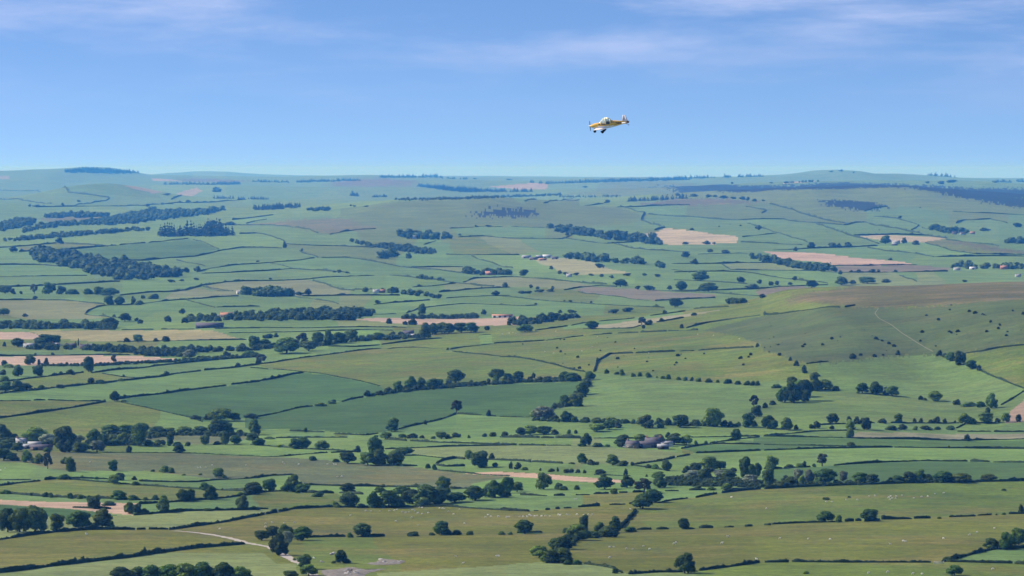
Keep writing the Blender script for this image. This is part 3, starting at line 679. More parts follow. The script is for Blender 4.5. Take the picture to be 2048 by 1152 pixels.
SEEDS = [
(-254,2274,'P'),
(-233,2083,'L2'),
(-186,2490,'P'),
(-225,2555,'L2'),
(-234,2654,'G'),
(-294,2892,'P2'),
(-357,2815,'G'),
(-334,3082,'G2'),
(-278,3096,'G2'),
(-224,3009,'G'),
(-406,3157,'G2'),
(-281,3457,'G2'),
(-391,3014,'G'),
(-199,2728,'G'),
(-206,2831,'P2'),
(-365,3084,'G'),
(-135,2220,'P'),
(-148,2573,'P'),
(-134,2083,'L2'),
(-98,2081,'P2'),
(-39,2289,'P'),
(-28,2044,'L2'),
(-139,2952,'G2'),
(-164,2776,'P2'),
(-89,2930,'G2'),
(-190,3520,'G2'),
(-159,3359,'G2'),
(-201,3397,'G2'),
(-93,3462,'G2'),
(-69,3391,'G2'),
(-78,3285,'G2'),
(-44,3265,'G2'),
(-34,3352,'G2'),
(-59,3503,'G2'),
(-49,3649,'L'),
(-180,3047,'G2'),
(-28,2732,'G'),
(73,3568,'G2'),
(24,3457,'G2'),
(46,3360,'L2'),
(153,3455,'G2'),
(176,3243,'G2'),
(150,3146,'G2'),
(33,3189,'G2'),
(80,3130,'G2'),
(39,2842,'G2'),
(87,2852,'G2'),
(46,2657,'P'),
(118,2662,'P2'),
(8,2246,'P'),
(61,2220,'P'),
(21,2062,'L2'),
(136,2869,'G2'),
(124,3479,'G2'),
(268,3566,'G2'),
(384,3327,'G2'),
(246,2679,'P2'),
(223,2261,'P'),
(175,2050,'P2'),
(256,2037,'P2'),
(457,3638,'G2'),
(289,3860,'G3'),
(410,4166,'G3'),
(517,4126,'P2'),
(350,4118,'G3'),
(481,3786,'G3'),
(358,4387,'P2'),
(511,4438,'P2'),
(376,5014,'P2'),
(484,5092,'B2'),
(583,5069,'B2'),
(402,5372,'P2'),
(365,3706,'G3'),
(321,3933,'G3'),
(270,3954,'G3'),
(317,4227,'P2'),
(278,3974,'G3'),
(146,3936,'G3'),
(86,3613,'L'),
(163,4386,'P2'),
(83,4891,'P2'),
(226,4790,'P2'),
(259,4808,'P2'),
(141,5215,'P2'),
(77,5609,'P2'),
(225,6663,'P2'),
(292,5423,'P2'),
(47,4530,'P2'),
(286,5002,'P2'),
(29,8099,'G3'),
(2,7798,'G'),
(64,7447,'P2'),
(236,6999,'G'),
(92,6762,'G'),
(302,8130,'G'),
(428,7708,'G2'),
(37,5350,'P2'),
(-131,4795,'P2'),
(-218,4957,'P2'),
(-293,4571,'L'),
(-64,3711,'L'),
(-303,4996,'G2'),
(-144,5278,'P2'),
(-55,5262,'P2'),
(-52,4993,'P2'),
(-213,5238,'G2'),
(-255,5394,'G2'),
(-323,5632,'G'),
(-330,5760,'G'),
(-278,5488,'G2'),
(-320,7291,'L2'),
(-437,7194,'G'),
(-287,8454,'G'),
(-140,8142,'L2'),
(-132,7697,'G'),
(-124,7200,'G'),
(-213,6964,'G'),
(-71,6795,'G'),
(-472,3875,'P2'),
(-427,4197,'L'),
(-411,3792,'P2'),
(-403,4746,'G'),
(-512,4448,'P2'),
(-572,4697,'G'),
(-594,5163,'G'),
(-683,5458,'P2'),
(-534,5830,'G2'),
(-675,6867,'G'),
(-845,7346,'G'),
(-884,8168,'G'),
(-532,7116,'G'),
(-403,5637,'G'),
(-1283,10443,'G'),
(-1166,9488,'G'),
(-1042,8796,'G'),
(-1248,12109,'G2'),
(-805,11488,'G2'),
(-684,10406,'G'),
(-854,9733,'G'),
(-788,12850,'G'),
(-574,11932,'G'),
(-452,9834,'G'),
(-630,9581,'G'),
(-501,9155,'G'),
(-760,8244,'G2'),
(-374,8550,'G'),
(-2253,21403,'G'),
(-2647,22346,'G'),
(-2397,19171,'G'),
(-2061,20431,'G'),
(-1879,23828,'G2'),
(-1362,16350,'G2'),
(-1221,16388,'G2'),
(-1662,29208,'G'),
(-4066,37090,'G'),
(-4806,37523,'G'),
(-3757,29534,'G'),
(-1690,27574,'G'),
(-1045,21725,'G2'),
(-1615,13634,'G'),
(-1497,11759,'G2'),
(-283,15833,'H'),
(-462,14901,'H'),
(129,15169,'H'),
(-380,12255,'H'),
(-3,13035,'G'),
(-77,11165,'P2'),
(-3,11678,'L2'),
(59,10818,'L2'),
(198,11426,'G'),
(315,12075,'G'),
(397,11362,'G'),
(-227,10207,'G'),
(-47,10120,'G2'),
(-167,9326,'L2'),
(-295,9487,'G'),
(-266,8577,'G'),
(-143,8015,'G2'),
(-36,7783,'G'),
(-227,7321,'G2'),
(-159,7159,'G'),
(-32,6796,'G'),
(63,7382,'H'),
(226,8653,'G2'),
(320,9173,'G'),
(658,16733,'G'),
(636,15334,'G'),
(241,22486,'G2'),
(347,17777,'G2'),
(-868,27959,'G'),
(-691,17346,'G2'),
(-358,26617,'G'),
(511,33793,'G'),
(986,32308,'H'),
(835,16560,'H'),
(712,14761,'G'),
(1104,16224,'H'),
(959,14564,'G'),
(1297,15969,'H'),
(940,12982,'G'),
(1190,13222,'G'),
(801,11768,'G'),
(607,11071,'G'),
(550,10034,'G'),
(677,9338,'L2'),
(677,8813,'L'),
(476,8683,'G2'),
(465,9221,'G'),
(912,10925,'G'),
(1127,10918,'L'),
(1318,11324,'G'),
(1250,9983,'G'),
(807,8752,'L2'),
(1613,15968,'G'),
(1427,14770,'G'),
(1444,13154,'G'),
(1767,14625,'G'),
(1997,16241,'H'),
(1785,18068,'H'),
(3008,25856,'G'),
(3049,37555,'G'),
(2161,36497,'G'),
(379,8233,'G2'),
(453,7639,'G2'),
(1964,15418,'G'),
(1562,18243,'H'),
(1103,18629,'H')]
TREES = [
('in the dark copse beside the pale lower field',[(-297.4,2421,16.3,14.7,'o',2,6),(-306.9,2419,12.2,13.9,'o',1,6),(-315.0,2424,10.6,13.9,'o',0,6),(-273.4,2448,14.0,10.3,'o',4,6),(-259.3,2455,12.4,11.6,'y',5,6),(-285.8,2433,9.8,9.8,'o',3,6),(-254.8,2464,5.0,5.0,'b',0,1)]),
('around the white-walled farm',[(-388.8,3361,19.8,20.4,'o',5,9),(-428.6,3501,21.2,13.0,'o',3,9),(-463.8,3535,13.1,13.7,'o',0,9),(-415.9,3484,14.1,9.4,'p',4,9),(-360.6,3373,12.5,9.1,'p',8,9),(-440.9,3395,13.7,8.0,'o',1,9),(-429.0,3369,10.2,6.8,'o',2,9),(-371.4,3368,10.2,6.8,'o',7,9),(-391.5,3507,9.5,6.5,'p',6,9),(-378.1,3376,12.5,6.8,'b',2,3),(-454.1,3534,13.1,6.5,'b',0,3),(-402.7,3359,7.9,4.0,'b',1,3)]),
('in the leafy clump cut by the bottom edge',[(-156.4,1972,12.0,9.6,'o',5,8),(-146.7,1967,11.9,9.6,'o',6,8),(-165.7,1972,11.3,9.0,'o',4,8),(-174.7,1976,10.7,8.0,'o',3,8),(-183.4,1976,10.0,7.7,'o',2,8),(-138.1,1967,9.9,7.6,'o',7,8),(-198.7,1975,10.6,7.0,'o',0,8),(-190.5,1980,8.7,6.7,'o',1,8)]),
('in the thick belt above the sheep pasture',[(-60.0,2735,17.5,12.4,'o',6,14),(-86.0,2712,14.6,11.0,'o',3,14),(-26.0,2759,13.9,9.3,'o',10,14),(-12.1,2780,11.2,11.2,'o',12,14),(-50.8,2738,12.0,10.2,'o',7,14),(-115.1,2717,12.8,9.2,'o',0,14),(-70.3,2743,12.9,9.2,'o',5,14),(-3.8,2838,10.5,10.5,'o',13,14),(-40.3,2746,13.9,6.9,'o',9,14),(-15.9,2789,10.3,9.4,'o',11,14),(-97.0,2712,8.2,10.1,'o',1,14),(-51.4,2931,10.9,8.9,'o',8,14),(-80.3,2833,11.5,6.2,'o',4,14),(-95.2,2712,11.0,5.5,'b',2,9),(-47.6,2820,8.6,5.7,'b',7,9),(-98.9,2901,9.8,4.4,'b',3,9),(-78.1,2722,8.3,4.6,'b',4,9),(-123.6,2712,7.3,4.6,'b',0,9),(-105.6,2709,7.3,3.2,'b',1,9),(-3.2,2792,5.6,3.8,'b',8,9),(-66.1,2720,4.6,3.7,'b',5,9),(-54.5,2739,3.7,3.7,'b',6,9)]),
('beside the stony track',[(-130.8,2171,10.2,11.0,'o',2,10),(-126.1,2334,10.2,7.5,'o',6,10),(-137.2,2349,9.5,7.9,'o',3,10),(-110.1,2064,8.3,7.0,'o',7,10),(-105.8,2020,7.5,5.8,'o',8,10),(-146.1,2364,8.8,6.4,'o',1,10),(-93.1,2104,5.7,6.7,'o',9,10),(-132.8,2300,6.2,7.0,'p',4,10),(-150.5,2334,7.9,5.5,'o',0,10),(-114.6,2007,6.8,3.4,'o',5,10),(-90.0,2107,4.3,2.1,'b',2,3),(-96.6,2104,3.5,1.4,'b',1,3),(-119.1,2125,2.1,1.4,'b',0,3)]),
('in the tall clump amid the green fields',[(-113.9,3261,12.1,20.9,'t',3,7),(-98.5,3245,14.2,11.5,'o',5,7),(-111.2,3248,13.1,12.0,'o',4,7),(-120.5,3247,13.1,9.8,'o',2,7),(-138.1,3262,12.1,8.6,'o',0,7),(-93.0,3361,13.6,6.8,'o',6,7),(-148.5,3273,6.1,2.8,'b',0,1)]),
('standing alone on the lowest hedge',[(90.6,2034,9.6,9.6,'o',0,1),(54.2,2035,4.1,2.4,'b',0,1)]),
('in the dense copse under the brown hill',[(293.4,3897,17.0,19.6,'o',6,10),(281.3,3875,16.9,18.2,'o',4,10),(291.5,3943,15.8,15.8,'o',5,10),(273.2,3889,15.6,14.3,'o',2,10),(310.6,3993,10.7,16.0,'y',7,10),(322.7,4002,13.4,9.4,'o',9,10),(290.5,4030,12.1,10.1,'o',3,10),(314.3,3998,10.7,9.4,'o',8,10),(275.3,4035,10.8,4.3,'b',0,2),(332.5,3990,7.3,5.1,'b',1,2)]),
('along the wooded gully in the foreground',[(39.6,2307,11.7,9.3,'o',6,11),(27.7,2108,9.2,7.1,'o',4,11),(30.7,2222,9.0,7.5,'o',5,11),(15.1,2144,9.4,6.5,'o',0,11),(22.0,2107,9.2,6.4,'o',2,11),(58.6,2348,11.1,6.3,'o',9,11),(64.4,2418,8.1,9.0,'o',10,11),(25.4,2222,8.2,6.0,'o',3,11),(54.5,2379,7.2,7.2,'o',8,11),(45.6,2437,5.7,9.4,'t',7,11),(19.1,2107,6.4,5.0,'o',1,11),(73.6,2425,9.8,3.4,'b',4,5),(48.9,2339,6.3,3.9,'b',3,5),(35.3,2093,4.9,2.7,'b',2,5),(29.9,2093,4.9,2.5,'b',1,5),(33.3,2412,4.1,3.3,'b',0,5)]),
('in the blossoming thicket',[(231.4,2877,16.5,10.2,'o',26,30),(158.8,3118,13.7,10.0,'o',6,30),(189.9,2867,8.7,12.6,'o',18,30),(178.9,2979,8.0,14.1,'o',13,30),(146.0,2944,9.9,8.9,'o',5,30),(258.3,2879,10.7,7.6,'o',28,30),(266.5,2878,10.7,6.3,'o',29,30),(177.8,2896,9.8,6.8,'p',14,30),(220.5,2880,6.8,9.7,'p',24,30),(145.8,3088,9.4,7.3,'o',4,30),(214.2,2907,6.9,8.8,'p',22,30),(138.5,2975,10.0,6.0,'p',3,30),(164.9,2964,10.0,6.0,'o',10,30),(167.5,3123,9.5,6.3,'o',9,30),(183.7,2976,6.0,9.0,'t',15,30),(187.0,3132,7.4,7.9,'o',12,30),(160.4,2990,9.1,5.5,'p',8,30),(205.9,2873,7.7,5.8,'o',21,30),(197.6,2852,9.1,4.8,'y',19,30),(112.7,2984,9.0,5.0,'o',0,30),(189.8,3000,5.1,9.1,'t',16,30),(247.3,2898,5.9,7.3,'p',27,30),(214.4,2870,5.8,6.8,'o',23,30),(158.2,2859,7.7,3.9,'b',6,9),(151.6,2899,8.8,2.9,'b',5,9),(129.0,2897,7.8,3.1,'b',1,9),(137.1,2904,5.9,3.4,'b',2,9),(250.1,2879,5.8,2.9,'b',8,9),(240.0,2875,4.8,3.4,'b',7,9),(136.9,2859,5.8,2.7,'b',3,9),(145.9,2846,5.8,2.4,'b',4,9),(118.4,2902,4.4,2.4,'b',0,9)]),
('in the valley belt before the house',[(-294,5071,27.2,18.7,'o',4,22),(-119,5309,17.8,19.6,'y',15,22),(-282,5208,19.2,16.6,'s',5,22),(-261,5225,17.5,15.7,'o',7,22),(-218,5294,17.7,14.5,'o',10,22),(-98,5437,18.2,13.7,'o',17,22),(-346,5201,13.9,15.7,'o',0,22),(-111,5416,16.3,14.5,'o',16,22),(-57,5416,18.1,13.1,'o',20,22),(-234,5252,16.7,13.2,'o',9,22),(-88,5429,18.2,12.7,'o',18,22),(-71,5430,18.2,12.7,'o',19,22),(-267,5103,15.4,12.0,'y',6,22),(-246,5221,10.5,18.4,'o',8,22),(-332,5209,15.7,10.5,'o',1,22),(-183,5316,16.0,8.9,'o',12,22),(-320,5217,12.2,6.1,'b',0,2),(-205,5300,10.6,7.1,'b',1,2)]),
('in the hedgerow under the bright pasture',[(187.1,3592,15.6,16.2,'o',9,16),(30.3,3725,18.7,11.8,'p',1,16),(122.8,3581,13.2,10.8,'y',4,16),(154.9,3586,13.2,10.8,'o',6,16),(217.4,3586,12.0,11.4,'o',12,16),(237.8,3817,8.9,12.8,'s',14,16),(51.4,3671,11.1,9.2,'o',3,16),(233.9,3714,9.9,9.9,'o',15,16),(21.8,3757,10.1,6.9,'o',0,16),(92.5,3640,13.4,5.1,'b',3,13),(170.0,3601,9.6,5.8,'b',10,13),(79.3,3648,11.0,4.6,'b',2,13),(137.4,3618,8.5,5.8,'b',8,13),(59.3,3662,8.6,5.5,'b',0,13),(69.1,3659,8.0,4.7,'b',1,13),(224.7,3597,6.0,4.6,'b',12,13),(137.2,3580,6.0,4.2,'b',9,13),(99.1,3634,6.1,3.7,'b',4,13),(106.3,3633,5.1,3.6,'b',5,13),(210.1,3605,4.8,3.4,'b',11,13),(113.2,3631,4.3,3.6,'b',6,13),(131.3,3632,3.0,2.7,'b',7,13)]),
('in the leafy belt past the white-walled farm',[(-335.1,3481,12.9,17.6,'o',6,15),(-377.2,3501,13.0,11.8,'o',0,15),(-372.8,3601,15.8,9.1,'o',2,15),(-359.7,3617,15.8,9.1,'o',4,15),(-348.2,3650,12.3,9.2,'o',7,15),(-350.1,3490,9.4,10.0,'o',3,15),(-332.5,3640,13.5,6.7,'o',8,15),(-308.9,3650,13.5,6.8,'o',13,15),(-293.3,3655,13.5,6.8,'o',14,15),(-367.1,3478,9.4,8.8,'o',1,15),(-291.3,3394,9.7,6.9,'o',12,15),(-307.5,3488,7.1,9.4,'o',11,15),(-321.9,3645,11.1,5.5,'o',10,15),(-356.8,3481,11.7,5.3,'b',0,5),(-326.4,3488,9.4,5.3,'b',1,5),(-318.9,3490,8.2,4.7,'b',2,5),(-299.7,3486,8.2,3.8,'b',3,5),(-291.0,3488,7.1,3.8,'b',4,5)]),
('by the looping hedge',[(-26.5,3210,15.1,12.4,'o',1,4),(-36.8,3307,7.2,7.2,'o',0,4),(-64.2,3200,4.5,4.9,'b',1,2),(-69.4,3216,4.3,3.8,'b',0,2)]),
('at the dark hedge junction above the gully',[(90.2,2676,12.6,9.9,'o',0,4),(96.0,2820,13.3,10.5,'s',1,4),(98.3,2725,11.9,8.3,'o',2,4),(109.3,2880,9.7,7.8,'o',3,4),(95.6,2725,5.5,3.7,'b',0,1)]),
('in the lane hedge beside the round lone oak',[(-163.4,2899,11.7,11.7,'o',3,6),(-182.0,2907,9.8,8.3,'o',1,6),(-122.2,2886,10.7,6.8,'o',5,6),(-189.0,2857,9.6,6.7,'o',0,6),(-155.9,2887,10.7,5.8,'o',4,6),(-166.9,2891,8.8,6.8,'o',2,6),(-140.0,2813,9.0,4.0,'b',2,3),(-157.9,2870,5.8,2.7,'b',1,3),(-178.3,2675,2.7,1.6,'b',0,3)]),
('in the dark trio by the hedge corner',[(279.5,2187,8.8,8.8,'o',1,3),(290.2,2221,8.2,9.0,'o',2,3),(270.9,2192,8.5,5.5,'o',0,3)]),
('in the hedge along the foot of the sheep pasture',[(8.0,2404,11.3,7.7,'o',2,3),(-91.3,2372,10.0,7.6,'o',0,3),(-43.6,2392,9.3,7.7,'o',1,3),(-60.6,2379,8.8,2.8,'b',1,8),(-39.5,2391,5.6,3.6,'b',3,8),(-34.3,2394,6.5,3.1,'b',4,8),(-25.8,2392,5.2,2.4,'b',5,8),(-6.4,2389,5.2,2.3,'b',6,8),(-98.7,2367,4.0,2.8,'b',0,8),(-49.6,2389,4.0,1.8,'b',2,8),(-1.2,2388,2.8,1.8,'b',7,8)]),
('under the long tan strip',[(23.7,2883,10.7,11.2,'o',2,5),(68.6,2870,12.6,8.2,'o',3,5),(-3.1,2880,9.7,8.7,'o',0,5),(85.5,2882,9.2,8.3,'o',4,5),(3.7,2855,8.7,6.7,'o',1,5),(-5.8,2793,8.5,4.7,'b',0,6),(34.8,2878,8.7,4.7,'b',1,6),(73.9,2812,6.2,4.0,'b',5,6),(38.1,2865,6.8,3.1,'b',2,6),(71.3,3022,6.1,3.1,'b',4,6),(47.8,2868,4.3,3.4,'b',3,6)]),
('above the leafy belt by the stubble slope',[(-285.7,3801,19.1,10.8,'o',3,6),(-278.3,3717,18.7,7.5,'o',4,6),(-292.5,3806,10.2,7.6,'o',2,6),(-272.1,3806,10.2,7.0,'o',5,6),(-258.1,3845,15.4,4.5,'b',0,1)]),
('in the hedgerow below the striped stubble slope',[(-278.1,3651,13.5,13.5,'o',1,8),(-242.5,3652,11.1,13.5,'o',6,8),(-267.1,3653,11.1,9.8,'o',3,8),(-258.7,3504,8.3,11.2,'o',2,8),(-250.9,3511,9.5,7.1,'o',4,8),(-277.0,3505,8.3,7.7,'o',0,8),(-238.2,3560,9.6,6.6,'o',5,8),(-257.1,3668,8.7,3.7,'b',1,2),(-265.8,3504,7.1,3.5,'b',0,2)]),
('in the leafy row over the upper sheep pasture',[(323.1,2897,14.6,7.3,'o',5,8),(333.6,2895,15.6,6.3,'y',6,8),(295.5,2886,10.7,7.3,'o',2,8),(305.6,2907,8.8,7.6,'o',3,8),(358.6,2920,10.8,4.4,'y',7,8),(286.7,2885,8.7,4.9,'o',1,8),(311.6,2895,6.8,3.4,'b',0,3),(318.3,2889,5.8,3.4,'b',1,3),(381.9,2917,4.9,2.2,'b',2,3)]),
('in the oak row above the dark wheat',[(-62.5,4318,18.1,13.0,'o',11,16),(-17.1,4361,15.3,10.9,'o',13,16),(-109.4,4198,11.2,13.4,'o',5,16),(-86.5,4216,14.1,9.9,'o',8,16),(-98.7,4225,10.6,11.3,'o',7,16),(-122.6,4170,10.5,10.5,'o',3,16),(-81.1,4229,11.3,9.2,'o',9,16),(-18.3,4294,10.1,7.2,'b',3,5),(-53.1,4257,12.8,4.3,'b',1,5),(-10.3,4278,10.0,4.3,'b',4,5),(-45.5,4276,5.7,5.0,'b',2,5),(-147.4,4119,6.9,3.4,'b',0,5)]),
('in the lane hedge above the pale sloping field',[(-215.2,2769,9.8,9.3,'o',3,6),(-189.1,2833,11.5,8.1,'o',5,6),(-185.4,2663,8.1,9.0,'y',4,6),(-232.6,2747,9.3,7.9,'o',0,6),(-228.1,2754,7.0,7.4,'o',1,6),(-231.1,2917,7.4,5.4,'o',2,6),(-206.4,2637,8.0,1.8,'b',0,3),(-197.3,2814,5.7,2.8,'b',1,3),(-178.1,2675,3.6,2.0,'b',2,3)]),
('in the line down the side of the dark wheat',[(63.7,3894,14.3,12.4,'y',2,6),(72.9,4043,13.5,12.2,'o',3,6),(52.7,3901,10.4,10.4,'o',1,6),(84.7,4228,10.6,8.8,'o',5,6),(68.2,3891,6.5,3.9,'b',1,2),(39.2,3858,5.2,3.2,'b',0,2)]),
('along the foot of the yellow hay field',[(-650,5412,23.6,14.5,'o',2,10),(-637,5412,16.3,12.7,'o',3,10),(-683,5368,16.2,11.1,'o',1,10),(-524,5446,13.7,10.0,'o',7,10)]),
('at the end of the ploughed strip',[(-234.5,2613,8.4,9.2,'o',3,4),(-285.6,2653,9.8,8.0,'o',0,4),(-257.0,2604,7.5,7.0,'o',1,4),(-250.7,2598,6.1,6.6,'o',2,4),(-280.2,2697,10.0,3.2,'b',0,2),(-245.9,2598,6.1,3.9,'b',1,2)]),
('in the long hedge across the upper sheep pasture',[(227.6,2470,9.6,7.1,'o',1,3),(200.0,2474,8.8,6.7,'o',0,3),(207.7,2467,5.0,4.0,'b',0,4),(325.7,2569,2.8,1.4,'b',3,4),(275.1,2500,2.9,1.2,'b',1,4),(320.2,2564,1.6,1.2,'b',2,4)]),
('in the hedge at the foot of the hill',[(235.5,3573,13.2,10.8,'o',0,27),(448.8,3682,13.6,9.9,'o',23,27),(252.0,3560,11.9,10.1,'o',2,27),(325.9,3566,9.6,10.1,'o',11,27),(429.1,3677,11.1,9.2,'o',22,27),(299.0,3624,10.3,8.5,'o',6,27),(240.5,3567,9.6,7.8,'o',1,27),(310.8,3565,7.8,8.4,'o',8,27),(364.2,3656,8.6,8.0,'o',13,27),(468.7,3683,8.0,8.4,'o',25,27),(349.3,3573,10.8,4.2,'b',1,6),(436.0,3677,8.6,4.9,'b',5,6),(407.2,3609,9.7,3.4,'b',4,6),(274.8,3571,5.4,4.2,'b',0,6),(395.0,3602,7.2,3.0,'b',3,6),(372.1,3585,6.0,3.4,'b',2,6)]),
('among the green strips behind the thicket',[(249.9,3127,10.5,10.0,'s',2,6),(208.3,3111,10.5,9.6,'o',0,6),(304.5,3493,7.1,8.8,'o',3,6),(222.3,3116,8.4,3.2,'b',0,5),(297.3,3403,8.0,3.7,'b',3,5),(230.3,3117,6.3,3.7,'b',1,5),(242.6,3120,3.7,2.9,'b',2,5),(383.6,3410,2.3,2.5,'b',4,5)]),
('on the brownish pasture below the white-walled farm',[(-377.9,3160,8.0,13.3,'s',0,4),(-356.7,3138,7.4,10.6,'o',1,4),(-325.1,3166,8.5,8.0,'o',2,4),(-234.1,3100,8.4,7.3,'o',3,4),(-283.1,3167,9.6,5.3,'b',2,7),(-372.1,3230,7.6,5.4,'b',0,7),(-277.1,3160,6.4,4.3,'b',3,7),(-229.3,3091,5.2,2.6,'b',6,7),(-293.7,3172,3.7,1.6,'b',1,7),(-251.5,3134,3.7,1.6,'b',5,7),(-264.1,3126,3.7,1.3,'b',4,7)]),
('in the dark hedgerow under the white-walled farm',[(-426.5,3258,12.1,9.3,'o',0,5),(-404.5,3237,8.2,9.3,'o',3,5),(-392.5,3224,8.1,7.6,'o',4,5),(-420.0,3255,8.8,6.6,'o',1,5),(-398.7,3230,6.5,4.4,'b',0,1)]),
('in the row on the hillside pasture',[(471.5,3821,11.5,13.4,'o',7,8),(371.2,3961,11.9,11.9,'o',1,8),(426.5,3926,13.1,9.5,'o',5,8),(358.0,3970,12.6,9.6,'o',0,8),(387.1,3954,11.9,9.3,'o',3,8),(454.7,3863,15.5,4.5,'b',2,5),(463.7,3847,11.6,5.8,'b',3,5),(462.6,3774,6.3,5.7,'b',4,5),(417.7,3930,4.6,2.9,'b',1,5),(353.4,3969,4.0,2.0,'b',0,5)]),
('around the dark wheat field',[(-55.4,3866,12.3,12.3,'s',3,5),(-111.6,3670,11.1,9.8,'o',1,5),(-246.4,3706,8.7,9.3,'o',0,5),(-196.4,3980,12.0,3.3,'b',1,3),(-186.1,4016,8.1,2.7,'b',2,3),(-196.2,3692,3.1,2.5,'b',0,3)]),
('by the tan field on the valley floor',[(-509,4669,13.3,16.4,'o',17,27),(-530.8,4068,15.0,10.2,'o',2,27),(-522.2,4097,13.7,11.0,'o',3,27),(-570.7,4490,12.0,12.0,'o',4,27),(-550,4507,12.8,11.3,'o',8,27),(-608,4903,13.1,11.5,'o',6,27),(-419,5041,15.2,10.1,'p',23,27),(-521.0,4153,12.5,7.0,'o',5,27),(-504,4916,9.9,11.5,'s',21,27),(-341,5063,18.6,5.9,'b',7,8),(-572.0,4373,13.2,5.9,'b',0,8),(-626,4828,17.8,4.8,'b',1,8),(-465.3,4390,11.8,4.4,'b',4,8),(-492.4,4230,11.3,4.0,'b',3,8),(-508.8,4202,9.8,4.2,'b',2,8),(-446.7,4439,5.2,3.7,'b',5,8),(-453,4533,3.8,2.7,'b',6,8)]),
('on the green strips before the tall clump',[(-186.2,3439,12.7,9.3,'o',3,7),(-192.1,3440,10.4,8.1,'o',2,7),(-167.5,3424,10.4,7.8,'o',5,7),(-113.0,3643,9.8,7.4,'o',6,7),(-227.8,3489,9.4,6.5,'o',1,7),(-169.3,3290,8.9,3.9,'b',2,3),(-223.8,3585,9.7,2.2,'b',0,3),(-206.0,3459,5.8,2.3,'b',1,3)]),
('around the purple-roofed farm',[(96.7,3397,12.6,8.9,'o',2,9),(142.6,3412,12.6,9.0,'o',6,9),(64.7,3400,8.6,10.1,'o',0,9),(128.3,3413,10.3,8.3,'p',4,9),(153.1,3413,10.4,7.8,'o',7,9),(199.6,3462,8.2,9.9,'o',8,9),(112.4,3421,10.4,7.5,'o',3,9),(74.3,3393,9.1,3.4,'b',1,5),(60.6,3399,9.2,2.9,'b',0,5),(83.4,3392,6.9,2.1,'b',2,5),(170.8,3422,4.0,2.9,'b',4,5),(162.1,3421,3.2,2.9,'b',3,5)]),
('far out among the small right-hand fields',[(411,8481,33.6,20.5,'o',9,67),(401,7937,34.9,16.7,'o',12,67),(768,8400,36.9,12.9,'o',50,67),(706,8328,25.6,16.5,'o',44,67),(1109,11545,30.5,22.8,'o',53,67),(350,8022,19.4,16.9,'o',2,67),(631,8186,21.6,14.4,'o',37,67)]),
('on the lip of the hillside pasture',[(482.4,4177,11.9,13.3,'o',4,7),(489.4,4142,11.1,8.3,'o',5,7),(475.3,4214,9.9,8.5,'o',3,7),(472.6,4247,7.1,3.6,'b',0,1)]),
('in the hedges over the valley hamlet',[(-915,7682,24.4,21.1,'o',5,12),(-775,7494,30.1,13.8,'o',9,12),(-1003,7693,23.2,14.2,'o',0,12),(-728,7019,16.9,15.3,'o',8,12),(-942,7665,16.7,18.0,'s',4,12),(-804,7551,19.0,15.2,'o',7,12),(-707,7019,17.6,13.6,'o',10,12),(-889,7666,18.0,15.4,'o',6,12),(-865,7661,25.6,10.3,'b',0,5),(-679,7384,21.0,9.9,'b',4,5),(-832,7638,20.5,10.2,'b',1,5),(-673,7022,16.5,8.2,'b',2,5),(-703,7401,9.9,6.2,'b',3,5)]),
('low by the white gate',[(228.9,2006,6.8,5.1,'o',0,1),(236.0,2102,6.4,2.5,'b',0,1)]),
('in the thin hedge above the ploughed strip',[(-281.6,2778,10.8,6.1,'o',1,2),(-318.6,2798,6.6,4.2,'b',3,10),(-270.1,2771,8.4,3.3,'b',6,10),(-372.8,2855,8.7,2.9,'b',0,10),(-248.2,2767,6.5,3.3,'b',9,10),(-254.4,2768,5.6,3.7,'b',8,10),(-334.6,2813,5.7,3.6,'b',2,10),(-310.7,2795,5.7,3.3,'b',4,10),(-261.2,2766,4.7,2.3,'b',7,10),(-304.5,2794,4.2,2.4,'b',5,10),(-351.3,2833,2.4,2.4,'b',1,10)]),
('beside the valley hamlet',[(-605,5851,21.5,13.3,'o',2,10),(-622,6245,18.8,12.1,'o',4,10),(-865,6615,17.7,11.5,'o',0,10)]),
('in the hedgerow over the purple-roofed farm',[(16.6,3545,11.9,8.4,'o',2,9),(29.1,3543,13.1,7.4,'o',3,9),(77.8,3553,13.2,7.2,'o',6,9),(89.0,3569,10.8,7.2,'o',7,9),(7.6,3543,9.0,6.6,'o',1,9),(51.8,3541,4.8,3.3,'b',0,1)]),
('between the purple-roofed farm and the tan strip',[(82.9,3197,10.2,7.8,'o',2,6),(124.1,3120,7.4,7.9,'o',5,6),(58.0,3218,7.6,7.8,'o',0,6),(91.7,3184,9.7,4.5,'b',1,3),(115.6,3145,7.4,3.4,'b',2,3),(70.0,3199,3.8,2.7,'b',0,3)]),
('in the gapped hedge across the big pasture',[(108.0,2445,7.4,6.2,'o',0,1)]),
('along the top of the dark wheat',[(6.9,4287,12.9,10.8,'o',2,11),(65.1,4239,14.2,9.2,'o',9,11),(56.9,4265,11.4,8.6,'o',8,11),(-3.9,4295,10.1,9.3,'o',1,11)]),
('on the low ridge before the valley',[(18,5364,18.9,10.4,'o',0,9),(111,5339,17.9,9.8,'o',1,9),(178,5330,12.5,10.7,'s',2,9),(253,5411,8.2,4.0,'b',0,1)]),
('far out among the small middle fields',[(290,6905,21.3,15.2,'o',55,57),(228,8179,28.8,14.4,'o',46,57),(-152,6561,14.4,17.3,'o',8,57),(349,8033,19.4,15.9,'o',56,57)]),
('by the wall over the yellowish pasture',[(-314,4863,13.0,11.4,'s',0,2)]),
